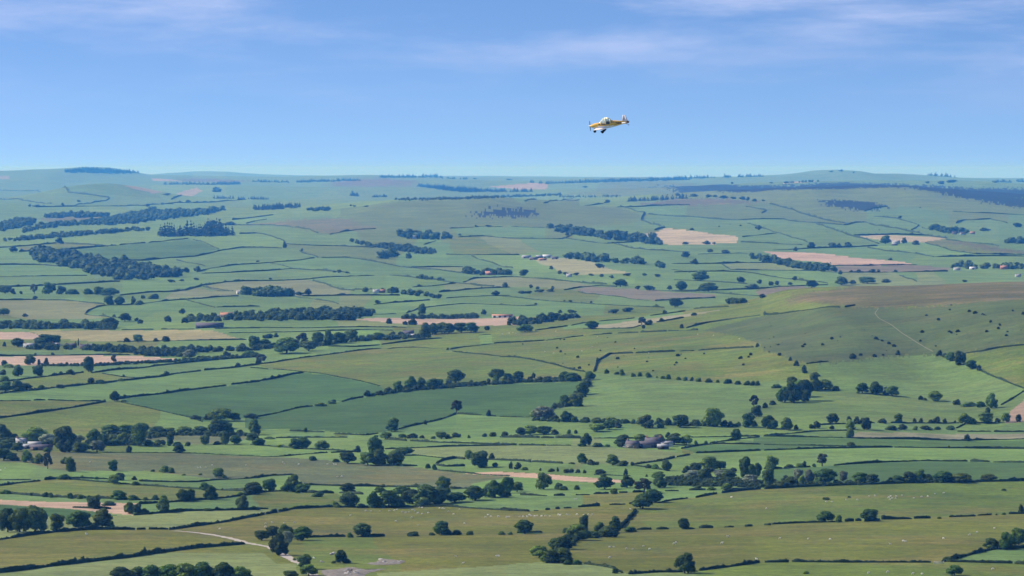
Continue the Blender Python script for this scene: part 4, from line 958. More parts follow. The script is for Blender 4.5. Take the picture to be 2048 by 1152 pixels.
('in the hedge beneath the brownish pasture',[(-309.8,3021,8.7,6.6,'o',0,2),(-309.8,3061,9.3,5.7,'b',3,5),(-352.6,3057,10.3,4.1,'b',0,5),(-291.7,3008,7.1,3.0,'b',4,5),(-340.5,3073,4.1,2.1,'b',1,5),(-328.1,3064,3.6,2.1,'b',2,5)]),
('at the meeting of hedges below the striped slope',[(-408.0,3987,10.0,9.3,'o',0,1),(-398.1,3982,6.0,2.0,'b',0,1)]),
('far out among the small left-hand fields',[(-1014,7776,20.5,13.7,'o',0,32)]),
('in the hedgerow under the striped green crop',[(-64.3,3534,9.5,6.0,'o',2,8),(-115.5,3569,15.6,5.1,'b',0,4),(-101.0,3565,10.8,3.4,'b',1,4),(-71.5,3537,4.8,2.4,'b',2,4),(-39.3,3534,3.0,3.0,'b',3,4)]),
('dotted along the top of the bright pasture',[(147.1,4201,7.3,5.6,'b',5,21),(209.0,4122,7.6,4.8,'b',13,21),(247.1,4078,7.5,4.8,'b',18,21),(120.5,4249,6.4,6.0,'b',2,21),(198.6,4135,7.6,4.4,'b',12,21),(226.8,4105,6.9,4.4,'b',15,21),(257.5,4069,5.4,5.2,'b',20,21),(185.4,4150,6.9,4.2,'b',10,21),(238.3,4090,6.8,4.1,'b',17,21),(167.7,4170,5.3,5.3,'b',8,21),(104.8,4295,5.5,5.0,'b',0,21),(252.2,4072,5.5,4.4,'b',19,21),(131.6,4222,5.9,4.2,'b',3,21),(230.4,4108,5.5,4.1,'b',16,21),(138.6,4220,4.9,4.5,'b',4,21),(178.1,4158,5.6,3.5,'b',9,21),(115.5,4267,6.4,3.1,'b',1,21),(192.1,4144,4.2,4.4,'b',11,21),(162.2,4178,5.6,3.1,'b',7,21),(218.1,4118,4.1,3.4,'b',14,21),(156.3,4190,3.5,2.1,'b',6,21)]),
('dotted along the top of the tan strip',[(10.5,3166,5.9,2.7,'b',0,1)]),
('out on the open sheep pasture',[(219.7,2719,5.5,1.8,'b',1,4),(153.2,2023,3.1,1.5,'b',0,4),(358.2,2826,3.6,1.4,'b',3,4),(237.8,2737,2.6,1.4,'b',2,4)])]
FAR_TREES = [
'97,3586,9.7,6.0 40,4276,12.9,6.4 -70,4266,11.4,7.1 280,3571,7.2,7.8 322,3623,7.3,7.9 402,3674,8.0,7.4 81,4129,9.0,8.3 493,8344,18.3,16.5 -91,6464,25.6,7.1 70,3090,8.9,4.7 503,8127,25.0,11.4 72,4235,9.9,7.8 -132,4148,9.7,7.6 -153,5374,14.4,8.6 -91,3552,10.8,5.0 139,3090,6.2,6.5 381,3958,6.6,9.9 -484,5427,12.7,9.4 -64,6483,20.0,8.6 -1420,11059,24.3,20.4 -2124,27947,73.7,43.0 383,3594,10.8,4.8 196,3592,7.2,7.2 145,3604,6.6,7.8 -342,5444,15.5,7.7 -229,3498,8.3,5.9 65,3200,7.5,5.4 -518,4557,10.4,7.9 312,4152,7.0,9.7 360,3581,8.4,6.0 480,3679,6.2,8.6 -147,5749,11.5,11.2 456,10192,22.4,17.9 854,11076,24.3,19.5 -1357,11651,25.6,20.5 -1126,14558,32.0,25.6 205,2911,5.9,5.4 284,8031,21.2,11.3 328,3626,7.3,6.7 -546,6165,12.4,11.4 -333,3374,5.7,7.4 5,3178,5.4,7.0 -147,5746,11.4,10.6 158,3089,8.3,4.2 -135,3393,6.3,6.6 -310,3804,10.2,5.1 39,3537,8.3,5.4 124,2943,6.9,4.5 228,2863,8.7,3.4 341,2599,3.9,6.1 348,3644,8.5,5.5 187,5318,12.5,8.0 -17,3296,5.6,6.9 -165,5370,10.8,9.3 -400,7643,13.4,15.1 -416,3251,6.0,6.0 183,2881,5.8,4.9 410,3498,5.9,7.1 445,3884,7.2,7.2 -153,4113,7.6,7.6 921,11157,24.5,17.2 -1070,14709,45.3,16.2 41,3707,7.4,6.2 162,3605,4.8,9.1 227,3697,7.4,6.2 -104,4178,8.4,7.0 -3,4274,7.2,8.6 -299,3807,7.6,6.4 -594,4532,9.1,7.6 -476,4395,8.8,7.4 315,2934,6.9,4.2 -51,3549,7.8,5.4 -586,4890,7.4,10.6 198,6716,17.7,8.3 -686,7035,9.4,17.0 447,9526,16.8,16.8 1193,11487,25.3,16.2 42,3872,6.5,7.1 202,3589,6.6,6.0 -498,5912,10.9,9.9 -235,3559,7.2,5.4 95,3388,6.9,5.1 964,11164,22.1,17.2 20,4286,8.6,6.5 174,6661,16.1,8.2 372,4244,7.8,6.8 -639,4887,9.0,7.9 -762,9422,16.6,15.7 813,8451,22.3,9.3 1627,13392,35.3,14.7 1841,14138,31.1,18.6 209,9228,20.3,12.2 -17,3544,7.2,5.0 -15,8087,14.9,12.4 140,3485,5.9,5.9 -140,4123,8.3,5.8 -196,5318,10.7,7.5 -339,2818,5.2,4.3 -23,3821,5.8,7.0 -372,5066,9.3,7.6 176,3084,6.2,4.2 1165,11560,17.8,20.3 -183,5771,10.1,8.9 259,3856,7.7,5.2 308,4211,7.0,6.8 322,4121,8.3,5.5 -11,4420,5.9,8.9 31,4285,8.6,5.7 180,3626,7.3,4.9 569,10380,25.1,11.4 -31,7419,12.4,11.4 -315,3499,5.9,5.3 249,3821,6.4,5.8 469,4261,6.4,7.1 495,4120,6.2,6.9 317,3652,6.1,5.5 -561,6624,10.0,11.1 235,3120,4.2,5.8 304,7140,12.6,10.0 -785,9352,16.4,13.2 -975,7588,11.4,12.2 -418,7635,16.8,8.4 44,3119,6.3,3.7 90,3068,3.6,6.2 -47,6573,10.1,10.1 48,4270,8.6,5.0 -183,5769,8.1,9.7 -542,5465,9.1,7.7 894,19146,50.5,16.8 -58,3532,6.0,4.8 -6,3543,6.0,4.8 -14,3211,5.4,4.3 -7,3543,6.0,4.8 281,2884,3.9,4.9 -115,4187,5.6,7.0 -35,5453,9.1,7.3 -318,4865,6.5,8.1 -1,3185,3.0,7.5 100,6607,13.1,7.3 358,5559,9.8,6.8 551,8262,14.5,10.2 731,8361,14.7,10.3 -580,6064,10.2,7.7 1006,18425,40.5,17.8 2822,25608,56.3,24.8 2927,25938,62.7,22.8 312,3570,7.2,3.6 830,13080,20.1,17.3 -5,4328,5.8,6.5 32,3137,5.8,3.4 24,4337,5.1,7.3 -537,4943,8.3,5.8 111,3154,4.8,4.0 18,7686,16.9,6.8 32,7695,16.9,6.8 57,7858,17.3,6.9 414,3934,5.9,5.0 426,4290,5.7,6.0 938,11160,14.7,15.7 261,3565,4.8,4.8 461,3687,4.9,4.9 -339,4801,6.8,6.1 -298,3063,4.6,3.6 396,3672,5.5,4.3 -410,4607,6.9,5.4 530,8322,11.0,11.0 624,8584,11.3,11.3 78,7895,17.4,6.2 325,8040,10.6,10.6 -645,11030,9.7,21.8 -332,5467,7.3,7.0 576,11514,20.2,11.1 539,10595,18.6,10.2 1074,18139,31.9,17.5 836,9016,15.9,8.7 435,17686,31.1,17.1 -246,7107,10.9,7.8 -158,5743,8.8,6.3 -597,4903,4.9,8.2 410,3678,4.3,5.2 206,5355,7.5,6.3 -25,3545,5.4,3.8 564,8271,10.2,10.9 224,5139,6.5,6.5 -499,5443,8.2,5.8 -99,2975,5.0,2.8 48,3121,4.2,3.7 53,3115,4.2,3.7 99,3187,4.3,3.8 387,3675,4.3,4.9 575,11492,20.2,10.1 949,18814,33.1,16.5 -764,8718,15.3,7.7 -158,5746,8.1,6.2 791,10849,11.9,14.3 260,8056,10.6,8.9 294,3566,4.8,3.8 -83,3718,4.0,5.0 -528,4548,6.1,4.9 -704,5387,5.8,7.2 -820,6535,8.8,7.0 259,8731,15.4,6.9 327,8706,15.3,6.9 -26,4308,5.0,5.0 -82,3546,4.8,3.6 752,8894,9.8,10.9 93,9233,11.4,10.1 109,8917,11.0,9.8 -540,4883,6.5,4.9 284,4496,4.5,5.7 801,9000,11.9,8.7 219,5579,7.5,5.2 512,11451,20.1,8.1 145,8816,13.6,7.0 39,8068,8.9,8.9 84,8013,8.8,8.8 58,3539,3.6,4.2 81,6601,8.1,6.4 -407,9161,11.3,8.9 305,4260,4.3,5.0 177,5233,5.3,6.1 1103,17700,23.3,15.6 178,12496,16.5,11.0 201,8714,11.5,7.7 222,8655,11.4,7.6 -2309,18901,33.2,12.5 -2059,23191,40.8,15.3 -518,4893,6.6,4.1 381,3676,3.4,4.3 -602,5393,2.5,12.6 53,8024,9.9,7.1 -1823,19456,24.0,17.1 -604,6252,6.3,6.7 830,19522,25.7,15.4 595,8309,11.0,6.6 122,8866,11.7,7.0 -195,3668,3.5,4.0 984,8443,13.0,5.6 -560,4886,4.9,4.9 58,3105,2.6,3.7 -197,8248,10.2,6.5 -1790,21460,26.4,17.0 1088,17964,15.8,19.7 -903,7343,6.9,7.4 615,13330,17.6,9.4 979,18748,24.7,13.2 1043,18295,24.1,12.9 -82,13781,24.2,7.3 297,8729,11.5,6.1 37,3138,2.1,4.2 179,8767,11.6,5.8 -717,8839,10.9,6.2 850,9019,8.7,7.9 -907,7393,7.2,6.5 -605,5115,5.1,4.3 -666,6504,6.5,5.4 1283,12480,15.4,8.2 2741,25689,33.9,15.8 -747,8782,10.8,5.8 -600,5346,2.1,10.7 849,19356,17.0,17.0 978,10049,9.7,8.0 892,9046,8.7,7.2 108,7146,8.8,4.4 -626,5101,4.3,4.3 -544,4870,4.1,4.1 1852,26296,34.7,13.9 1512,15170,13.3,12.0 -2211,19127,16.8,15.1 -961,7612,5.6,7.1 598,11496,11.1,8.1 3265,38590,40.7,23.8 -1816,20204,21.3,12.4 -584,10805,7.1,10.5 -30,42546,74.8,15.0 420,3682,2.7,3.1 -83,5032,4.2,3.7 -608,16169,21.3,7.1 -2331,18810,12.4,16.5 -2313,20742,18.2,13.7 -388,9153,10.1,4.8 23,3153,2.1,2.7 786,9006,7.1,6.3 610,32370,34.2,17.1 -1784,20400,21.5,10.8 -421,9214,8.1,5.7 105,3027,2.0,2.2 -166,12323,9.8,7.6 96,7145,5.7,4.4 258,6938,5.5,4.3 43,6992,6.1,3.7 1530,27034,16.6,19.0 145,7119,5.0,4.4 3190,38875,37.6,17.1 1138,17647,14.0,9.3 -132,12239,9.7,6.5 -648,9910,7.8,5.2 -555,8935,7.1,4.7 1766,26479,23.3,11.6 -664,16408,14.4,7.2 -414,43644,46.1,15.4 -128,13795,9.7,7.3 -62,7967,5.6,4.2 3307,37674,23.2,19.9 -685,16560,10.2,8.7 -1215,11348,7.5,5.0 -1165,11325,7.5,5.0']
WOODS = [
('broad deciduous wood spilling down the pastures at the left','o',-1337,10956,'0,0,24.1 22,-15,22.8 13,-200,24.5 16,-81,26.8 32,-170,22 53,-197,26.2 62,-205,17.9 68,-185,15.7 103,-357,15.6 110,-360,20.6 45,-409,19.5 62,-418,24 70,-424,23.2 83,-408,24.6 98,-445,26.3 109,-436,20.4 118,-467,25.7 130,-458,22.9 138,-417,23.8 153,-462,18.9 166,-473,21.7 63,-578,15 82,-644,18 76,-513,17.1 99,-579,25.8 116,-638,16.5 127,-631,18.5 143,-721,19.3 144,-642,14.7 158,-647,16.9 179,-729,13.1 177,-629,25.3 191,-638,16.6 223,-873,16.5 88,-723,15.9 122,-917,21.1 126,-912,25.2 145,-917,13.3 149,-873,21 166,-928,14.4 175,-950,14.6 183,-910,14.8 190,-879,14.1 200,-890,13.5 220,-963,23.8 225,-940,16.7 240,-957,24.5 246,-925,21.6 261,-984,19 277,-987,20.5 283,-990,15.8 154,-987,13 162,-983,23.9 186,-1082,12.5 199,-1102,20.2 204,-1065,13.8 209,-1029,17.3 232,-1127,14.3 235,-1070,14.5 246,-1076,18.5 263,-1155,17 279,-1146,20.8 289,-1173,13.8 294,-1117,20.9 304,-1106,15 310,-1116,13.4 331,-1191,16.9 336,-1145,15.9 352,-1171,14.4 358,-1167,24.1 203,-1179,17 218,-1212,23.6 223,-1186,22.6 230,-1164,16.3 254,-1297,22.3 253,-1186,13.4 263,-1191,17.7 279,-1222,13.1 289,-1206,14.8 302,-1263,13.5 312,-1257,21.5 335,-1369,20.1 342,-1327,17.6 354,-1343,23.8 365,-1351,15.4 369,-1283,13.8 370,-1246,15.5 386,-1268,13 404,-1337,12.5 250,-1387,14.6 264,-1406,21.2 273,-1410,15.1 294,-1467,22.2 297,-1425,13.8 309,-1436,12.5 311,-1404,20.8 328,-1415,21.7 338,-1455,22.4 351,-1466,16.5 354,-1442,19.1 364,-1434,15.9 373,-1430,16.7 389,-1462,16.8 404,-1474,23.1 411,-1464,18.5 419,-1444,19.2 430,-1458,15.4 433,-1428,16.4 451,-1478,20.6 300,-1523,18.7 321,-1592,20.5 325,-1558,18.2 336,-1545,15.3 350,-1598,14.1 348,-1523,18.7 362,-1530,14.2 377,-1576,20.1 381,-1516,17.7 401,-1605,15.6 408,-1580,22.9 414,-1586,21.8 420,-1525,14.3 428,-1525,13.8 441,-1527,21 459,-1601,21.4 469,-1610,23.2 478,-1612,13.1 318,-1619,15 327,-1644,23.4 339,-1639,22.8 346,-1638,21.4 358,-1664,16 364,-1633,17.2 378,-1653,12.4 390,-1687,16.9 396,-1630,15.1 414,-1675,17.7 415,-1655,20.9 429,-1673,22.4 441,-1679,12.2 448,-1691,16.6 464,-1698,22.5 471,-1713,20.6 478,-1648,21 491,-1709,23.4 495,-1665,15 505,-1652,19.6 511,-1640,17.2 343,-1711,17.3 352,-1700,20.8 366,-1767,18.7 372,-1710,17.6 382,-1757,15.7 391,-1749,16.9 417,-1868,15.8 423,-1850,22.3 440,-1892,14.9 444,-1888,12.4 453,-1872,17.6 465,-1895,14.9 475,-1887,13.1 479,-1846,18.1 487,-1837,12.2 492,-1805,13.3 505,-1770,14.8 522,-1867,14.5 529,-1841,16 529,-1747,14.7 542,-1767,22.1 544,-1728,12.3 383,-1895,14.5 399,-1910,12.5 404,-1900,16.3 429,-2037,13.3 432,-2006,19.1 446,-2030,21.6 446,-1961,17 469,-2070,17.5 471,-1993,20.2 479,-1967,12.6 486,-1975,21.5 499,-2014,18.6 506,-1938,20.2 511,-1935,18.6 528,-1981,11.9 536,-1955,18.6 542,-1941,16.1 547,-1924,12.2 562,-1950,21.3 566,-1939,13.5 443,-2135,14.3 452,-2119,16.5 463,-2142,12.7 469,-2147,19.3 484,-2109,12.2 498,-2135,20.7 505,-2138,12.3 514,-2105,15.2'),
('dark conifer clump on the rise above the left pastures','c',-993,12681,'0,0,38.2 5,26,21.1 16,14,30.3 32,-124,30.3 28,20,37.3 44,-84,37.8 53,-122,38 76,-221,24.5 -142,-120,28.8 -132,-158,21 -120,-226,34.5 -111,-219,35.9 -92,-361,36.1 -99,-228,33.8 -88,-255,29.3 -91,-183,25.6 -68,-342,24.1 -58,-387,27.5 -65,-253,27.7 -62,-198,20.6 -53,-225,22.5 -44,-258,39.8 -37,-220,39.2 -36,-194,20.6 -16,-358,35.4 0,-444,29 6,-404,30.9 -2,-268,29.2 5,-232,26.4 10,-210,31.3 33,-459,31.9 42,-486,28.1 54,-550,35.3 57,-498,22.4 45,-247,33.4 74,-516,20.7 77,-483,28.8 79,-449,29 93,-554,24.7 91,-424,26.1 105,-482,21.9 116,-500,24.1'),
('scrubby wood round the purple-brown clearing far left','o',-1996,17308,'0,0,15.5 51,-3,12.7 114,-37,19.2 -29,-111,14.7 -23,-94,17.8 -8,-114,15.4 -5,-88,13.7 2,-34,17.8 12,-75,12.4 33,-177,21 31,-70,12.2 37,-48,23.5 50,-57,12.6 81,-259,20.3 95,-254,20.9 80,-68,15 89,-76,20.3 101,-69,15.4 138,-299,20.2 148,-312,18.2 152,-274,15 145,-143,17.2 152,-118,14.7 187,-336,17.3 198,-321,18.6 -36,-371,18.4 -24,-385,14 -27,-243,18.6 -5,-357,17.3 1,-316,19.7 -3,-250,17.1 9,-240,20.4 24,-300,17.8 35,-284,18.2 57,-401,15.2 57,-336,18.6 64,-291,16.9 75,-313,12.8 86,-302,17.5 92,-310,14.8 111,-397,22.2 119,-392,19.7 127,-340,14.3 149,-480,16.6 153,-430,17.2 165,-458,19.9 175,-442,20.5 189,-456,12.1 197,-464,15.4 203,-425,18.7 218,-475,22.2 232,-426,18.7 239,-409,20.3 -10,-506,18.1 -1,-496,19.8 6,-475,20.5 18,-517,20.6 25,-485,17.2 39,-536,22.5 52,-517,22 115,-539,19.1 121,-508,22.6 133,-541,12 150,-529,20.9'),
('wood at the far left edge below the long hedge','o',-2031,16108,'0,0,15.7 14,-56,15.4 26,-45,13.6 46,-169,19.9 52,-137,13.2 55,-672,18.1 56,-611,24.3 70,-677,22.4 80,-655,13.1 84,-647,23.4 72,-456,16.7 92,-566,15.1 107,-603,15.5 123,-665,19.5 133,-661,12.6 43,-843,17.3 42,-775,13.5 62,-871,23.5 65,-807,15.5 77,-817,14.2 94,-873,12.6 85,-753,19.9 95,-764,15.8 111,-808,18 118,-795,23.6 134,-862,23.3 139,-824,21.6 136,-716,17.3 138,-695,20.6 62,-1078,17.1 91,-1229,20 100,-1256,13.9 96,-1146,15.2 107,-1147,20.2 122,-1229,15.2 130,-1202,15.6 126,-1119,23.5 141,-1154,18.5 147,-1128,12.8 161,-1195,18.9 178,-1223,21.8 183,-1195,16.8 94,-1363,18.1 101,-1349,13 110,-1368,15.7 120,-1384,20.4 127,-1343,13.2 134,-1331,19.5 144,-1342,11.7 161,-1415,18.5 164,-1348,20.2 174,-1390,15.2 181,-1390,18.7 175,-1999,16.6 175,-1937,15.2 192,-2002,15.9 179,-1832,17.4 211,-2024,13.3 213,-1972,21.6 221,-1992,18.3 219,-1886,15.6 235,-1986,12 230,-1844,13.4 212,-2260,17.6 249,-2466,12.4 254,-2473,11.3 256,-2438,13.6 242,-2247,17.1 277,-2449,17.1 252,-2577,13 274,-2680,12.5 272,-2643,14.8'),
('long valley wood slanting across the far left','o',-1371,17737,'0,0,24.7 12,7,22.5 17,29,16.6 33,-40,16.1 48,-38,18.4 47,36,21.6 -267,-95,23.6 -253,-107,25.6 -236,-107,15.5 -50,-155,19.1 -33,-176,19.7 -28,-123,16.1 -8,-217,13.4 -8,-155,14 6,-151,16.1 23,-205,24.9 28,-182,21 44,-207,15.4 -285,-339,16.7 -276,-250,22.5 -271,-229,19.3 -263,-198,20 -238,-343,17.2 -240,-205,19.7 -218,-356,15.3 -224,-176,16.9 -209,-195,14.5 -195,-201,15.7 -175,-357,22.4 -171,-236,17.3 -170,-157,21.8 -120,-582,23.2 -130,-363,16.6 -137,-166,25.1 -126,-169,25.7 -114,-177,23.9 -68,-599,23.8 -93,-198,20.3 -48,-630,18.7 -73,-198,15.1 -21,-669,22.7 -11,-637,22.7 -6,-615,24.1 7,-650,19.8 15,-649,22.7 31,-641,24 40,-693,21.2 53,-658,20 62,-643,14.9 -274,-785,18.9 -264,-774,16.5 -254,-786,12.8 -247,-781,19.6 -236,-775,18.1 -235,-695,22.2 -217,-732,12.7 -215,-613,16.2 -190,-788,21.1 -185,-767,20.9 -173,-772,19.5 -174,-649,22.4 -169,-622,20.6 -144,-790,14.9 -142,-662,18.7 -131,-659,19.5 -117,-662,15.4 -113,-659,12.8 -82,-832,13 -76,-791,15.1 -73,-697,20.6 -55,-817,15.5 -48,-811,16.2 -33,-829,12.9 -20,-858,17.5 -18,-770,23.6 -14,-725,18.9 6,-819,15 20,-819,17.4 21,-728,24.1 36,-776,18.2 49,-876,24.6 -293,-858,20 -285,-817,23.3 -280,-812,16.2 -259,-896,19.7 -252,-829,17.2 -241,-869,21.1 -236,-823,22.3 -223,-821,22.7 -213,-878,20.2 -206,-823,15.7 -190,-862,22.6 -182,-872,16.2 -176,-833,13.9 -166,-823,24.7 -147,-903,17.7 -140,-850,24.3 -119,-1003,22 -117,-848,24.8 -103,-911,19.5 -82,-1054,24.4 -84,-871,19.1 -75,-881,23.5 -64,-880,16.1 -37,-1079,24.6 -30,-1076,19.5 -34,-906,13.7 -23,-944,13.9 -13,-927,14.1 -3,-922,24.5 22,-1082,19 -312,-1007,17.6 -316,-933,12.8 -299,-950,18 -286,-992,16 -266,-1058,21.6 -258,-1062,21 -258,-981,14.2 -246,-1009,19.9 -238,-979,16.5 -217,-1074,23.3 -211,-1007,22.5 -201,-1048,18.9 -191,-1049,15.6 -179,-1021,22 -176,-991,17.8 -149,-1115,15.4 -146,-1066,20.5 -139,-1053,24.6 -130,-1060,16.3 -101,-1249,18.2 -89,-1289,20.8 -94,-1114,13.7 -67,-1275,20.9 -57,-1299,23.1 -59,-1143,14.4 -47,-1140,19.9 -37,-1136,14.1 -21,-1253,22.5 -8,-1245,12.3 -4,-1193,15.8 12,-1229,17 -322,-1088,13.3 -303,-1193,21.7 -279,-1282,23 -273,-1242,19.7 -266,-1274,22.3 -255,-1268,13.3 -242,-1255,17.8 -230,-1325,23.7 -223,-1280,15.6 -209,-1304,22.4 -204,-1293,23.9 -192,-1321,16.7 -184,-1288,23.8 -170,-1323,22.6 -165,-1275,19.5 -150,-1292,22.3 -131,-1384,15 -124,-1334,24.2 -106,-1453,18.6 -95,-1459,17.3 -87,-1463,24 -80,-1447,21.2 -77,-1353,12.8 -64,-1339,22.2 -45,-1455,13.4 -45,-1340,13.5 -34,-1344,21 -299,-1438,16 -293,-1398,21.3 -278,-1486,15.1 -264,-1484,15.8 -261,-1467,12.9 -251,-1440,20.1 -241,-1478,15.2 -227,-1486,14 -218,-1489,20.3 -210,-1428,16.7 -195,-1517,18 -192,-1455,17.4 -182,-1447,19.6 -164,-1497,17.4 -148,-1565,23.4 -146,-1489,16.3 -133,-1556,21.3 -125,-1498,14.7 -112,-1520,19.1 -102,-1561,12 -86,-1596,20.2 -83,-1562,14.5 -69,-1576,19 -297,-1635,18.7 -297,-1553,13.7 -287,-1530,21.1 -276,-1535,20.4 -266,-1524,20.8 -241,-1696,22.7 -231,-1692,14.1 -220,-1690,20.7 -224,-1571,16.5 -181,-1930,19.6 -164,-1973,15 -153,-1984,19 -175,-1693,15.5 -137,-1980,16 -124,-2022,18.3 -116,-1956,13 -106,-2016,11.9 -100,-1978,16.4 -94,-1946,18.5 -83,-1951,14.5 -66,-1766,13 -314,-2144,21.7 -308,-2092,17.5 -298,-2105,13.6 -293,-2072,17.3 -283,-2084,18.6 -294,-1902,23.4 -276,-1947,21.3 -263,-1978,14.9 -266,-1897,14.6 -224,-2170,18.8 -236,-1951,18 -212,-2091,11.8 -197,-2153,22.3 -190,-2180,18.2 -180,-2132,11.9 -171,-2141,13.3 -168,-2106,18.6 -154,-2115,13.7 -141,-2142,18.3 -130,-2206,18.2 -126,-2155,19.2 -118,-2127,16.1 -112,-2110,12.9 -91,-2209,21.7 -358,-2366,16.7 -335,-2341,13 -337,-2267,14.4 -319,-2332,15.5 -308,-2316,21.8 -295,-2360,15.6 -303,-2200,13.8 -279,-2349,21.6 -283,-2224,15.2 -268,-2261,22.8 -261,-2231,17.9 -216,-2586,13.3 -242,-2229,16 -238,-2226,15.1 -209,-2395,12.7 -200,-2394,17.4 -202,-2268,14.4 -155,-2622,13 -151,-2611,22.3 -139,-2622,17.8 -153,-2352,11.6 -134,-2462,12.5 -135,-2359,13.6 -102,-2606,16.9 -95,-2587,14.1 -87,-2595,13.8 -370,-2752,19.9 -358,-2751,15 -367,-2602,19.7 -344,-2706,16.8 -330,-2772,11.5 -339,-2597,20.2 -320,-2664,19.2 -304,-2769,16 -316,-2537,14.9 -304,-2575,11.3 -282,-2712,20.7 -278,-2671,20.8 -262,-2701,16.6 -265,-2618,17.5 -243,-2734,13.8 -243,-2629,18.8 -217,-2773,15.7 -222,-2637,15.5 -212,-2677,11.7 -198,-2721,19.4 -183,-2775,18.5 -173,-2761,15 -170,-2699,14.3 -158,-2732,11.6 -415,-2992,18 -408,-2985,17.2 -399,-2977,11.5 -384,-2975,18.7 -381,-2915,15.8 -378,-2859,21.2 -372,-2821,17.7 -358,-2846,12.4 -353,-2861,15.1 -340,-2870,15.8 -332,-2854,17.3 -328,-2816,14 -314,-2800,16 -393,-3240,17.7 -362,-3425,20.2 -347,-3446,15.7 -390,-3010,16.7 -331,-3427,20.3 -375,-3005,19 -310,-3450,19.7 -328,-3271,20.5 -316,-3936,16.3 -359,-3518,13.9 -304,-3911,17.8 -291,-3963,15.8 -323,-3526,16.3 -312,-4176,16.7 -304,-4157,11 -292,-4199,13.8 -289,-4142,12.5 -307,-4363,17.6 -294,-4406,11.6 -288,-4364,17.5 -274,-4635,13.3 -276,-4568,16'),
('thin tree belt below the long far valley wood','o',-1282,13699,'0,0,14.2 -56,-435,9.9 -33,-445,14.3 -20,-436,11.8 -48,-22,17.7 -42,-1,13.8 7,-465,17.7 15,-490,13 23,-480,11.9 23,-414,9.5 38,-447,15.5 -90,-554,15.9 -71,-590,13.7 -67,-581,10.5 -58,-570,14.9 -55,-548,17.4 -49,-532,12.1 -40,-529,12.9 -22,-512,9.5 -147,-698,12.3 -136,-671,12.1 -114,-643,9.2 -104,-684,13.1 -102,-650,15.4 -92,-630,14 -87,-655,16.6 -75,-670,12.5 -67,-671,13.9 -59,-669,11.9 -56,-661,17.2 -50,-637,17.2 -174,-855,14.7 -160,-786,11 -158,-776,9.8 -144,-818,15.6 -138,-794,11.9 -130,-817,12.5 -120,-822,11.7 -113,-823,13.3 -114,-774,13.2 -94,-865,8.9 -102,-750,11.9 -86,-732,10.3 -193,-1098,14.4 -185,-1045,17.2 -177,-1059,10.4 -166,-1099,13 -166,-1061,14.3 -153,-1079,13.7 -145,-1100,12.7 -162,-903,11.2 -131,-1089,16.7 -127,-1053,16 -114,-1116,15.1 -120,-924,17 -114,-919,8.8 -207,-1261,11.2 -201,-1238,8.8 -205,-1169,10.8 -198,-1152,16.3 -181,-1237,14.3 -175,-1235,9.9 -164,-1259,11.3 -156,-1260,9.1 -152,-1272,14.7 -155,-1179,12.3 -142,-1231,10.2 -145,-1152,14.9 -134,-1164,11.9 -225,-1343,15.5 -216,-1330,15.1 -210,-1349,9 -203,-1328,11.9 -193,-1346,13.4 -192,-1302,9.3 -185,-1322,10.9 -179,-1313,9.1 -249,-1496,16.3 -249,-1456,10.5 -243,-1429,10.7 -228,-1496,16.4 -221,-1490,10.2 -218,-1467,10.3 -221,-1397,13.4 -204,-1460,13.9 -200,-1434,13.8 -284,-1686,10.8 -285,-1567,10.7 -249,-1716,10.8 -267,-1521,11.3 -243,-1679,12.9 -248,-1599,11.2 -241,-1572,16.2 -229,-1569,10.8'),
('conifer block on the slope beyond the left valley','c',-987,18083,'0,0,17.7 -137,252,13.5 -117,56,11.8 -97,-140,19.4 -96,41,19.7 -77,-146,12 -82,33,16.9 -53,-171,16.3 -47,-167,16.4 -43,-162,17.8 -61,266,16.3 -28,-199,19.8 -21,-216,14.4 -22,-5,16.7 -15,-19,11.1 1,-191,17.1 7,-188,10.8 38,-682,12 -181,-142,13.6 -162,-201,14.2 -160,-162,17.4 -150,-196,18.2 -145,-182,10.4 -138,-202,18.8 -127,-215,16.3 -121,-261,13.6 -115,-208,11.6 -110,-195,10.4 -101,-242,13.8 -88,-315,20 -83,-335,14.4 -83,-218,19.4 -76,-236,18.4 -62,-370,16.8 -60,-252,12.5 -53,-237,15.8 -49,-234,15.7 -40,-236,11.7 -34,-248,16.6 -28,-247,18.6 14,-888,18.2 27,-891,14 32,-861,18.4 -194,-272,18.8 -182,-370,19.9 -180,-304,12.5 -167,-393,12.7 -162,-386,15.8 -157,-386,11.1 -152,-318,15 -143,-359,14.2 -110,-804,19.9 -99,-818,16.1 -91,-848,12.4 -92,-799,14.1 -107,-411,15.1 -103,-379,19.1 -96,-406,18.2 -63,-832,19.8 -54,-846,11.1 -43,-906,17.1 -40,-885,19.2 -32,-920,19.6 -26,-870,17.1 -146,-848,18.1 -136,-828,17.1 -117,-895,15.6 -112,-893,12.2 -100,-865,15.7 -71,-918,12.8 -66,-948,19 -60,-944,13.1'),
('line of conifers along the far pasture edge','c',-1804,23550,'0,0,19.3 23,-44,18.7 14,197,16.6 42,-53,12.3 26,223,13.2 39,183,17.7 65,-50,15.4 43,341,10.7 59,236,11.4 92,-48,14 102,-63,19.1 118,-33,17.7 153,-59,15.4 167,-50,14.4 182,-76,14.8 177,-114,10 197,-160,10.8 218,-141,12.4 231,-105,15 242,-154,17.5 252,-127,19.6 253,-80,12.6 266,-112,13.9 275,-126,16.8 288,-84,19.4 291,-4,16.6 307,-109,17.4 309,20,10.2 322,-59,13.1 327,8,12.7'),
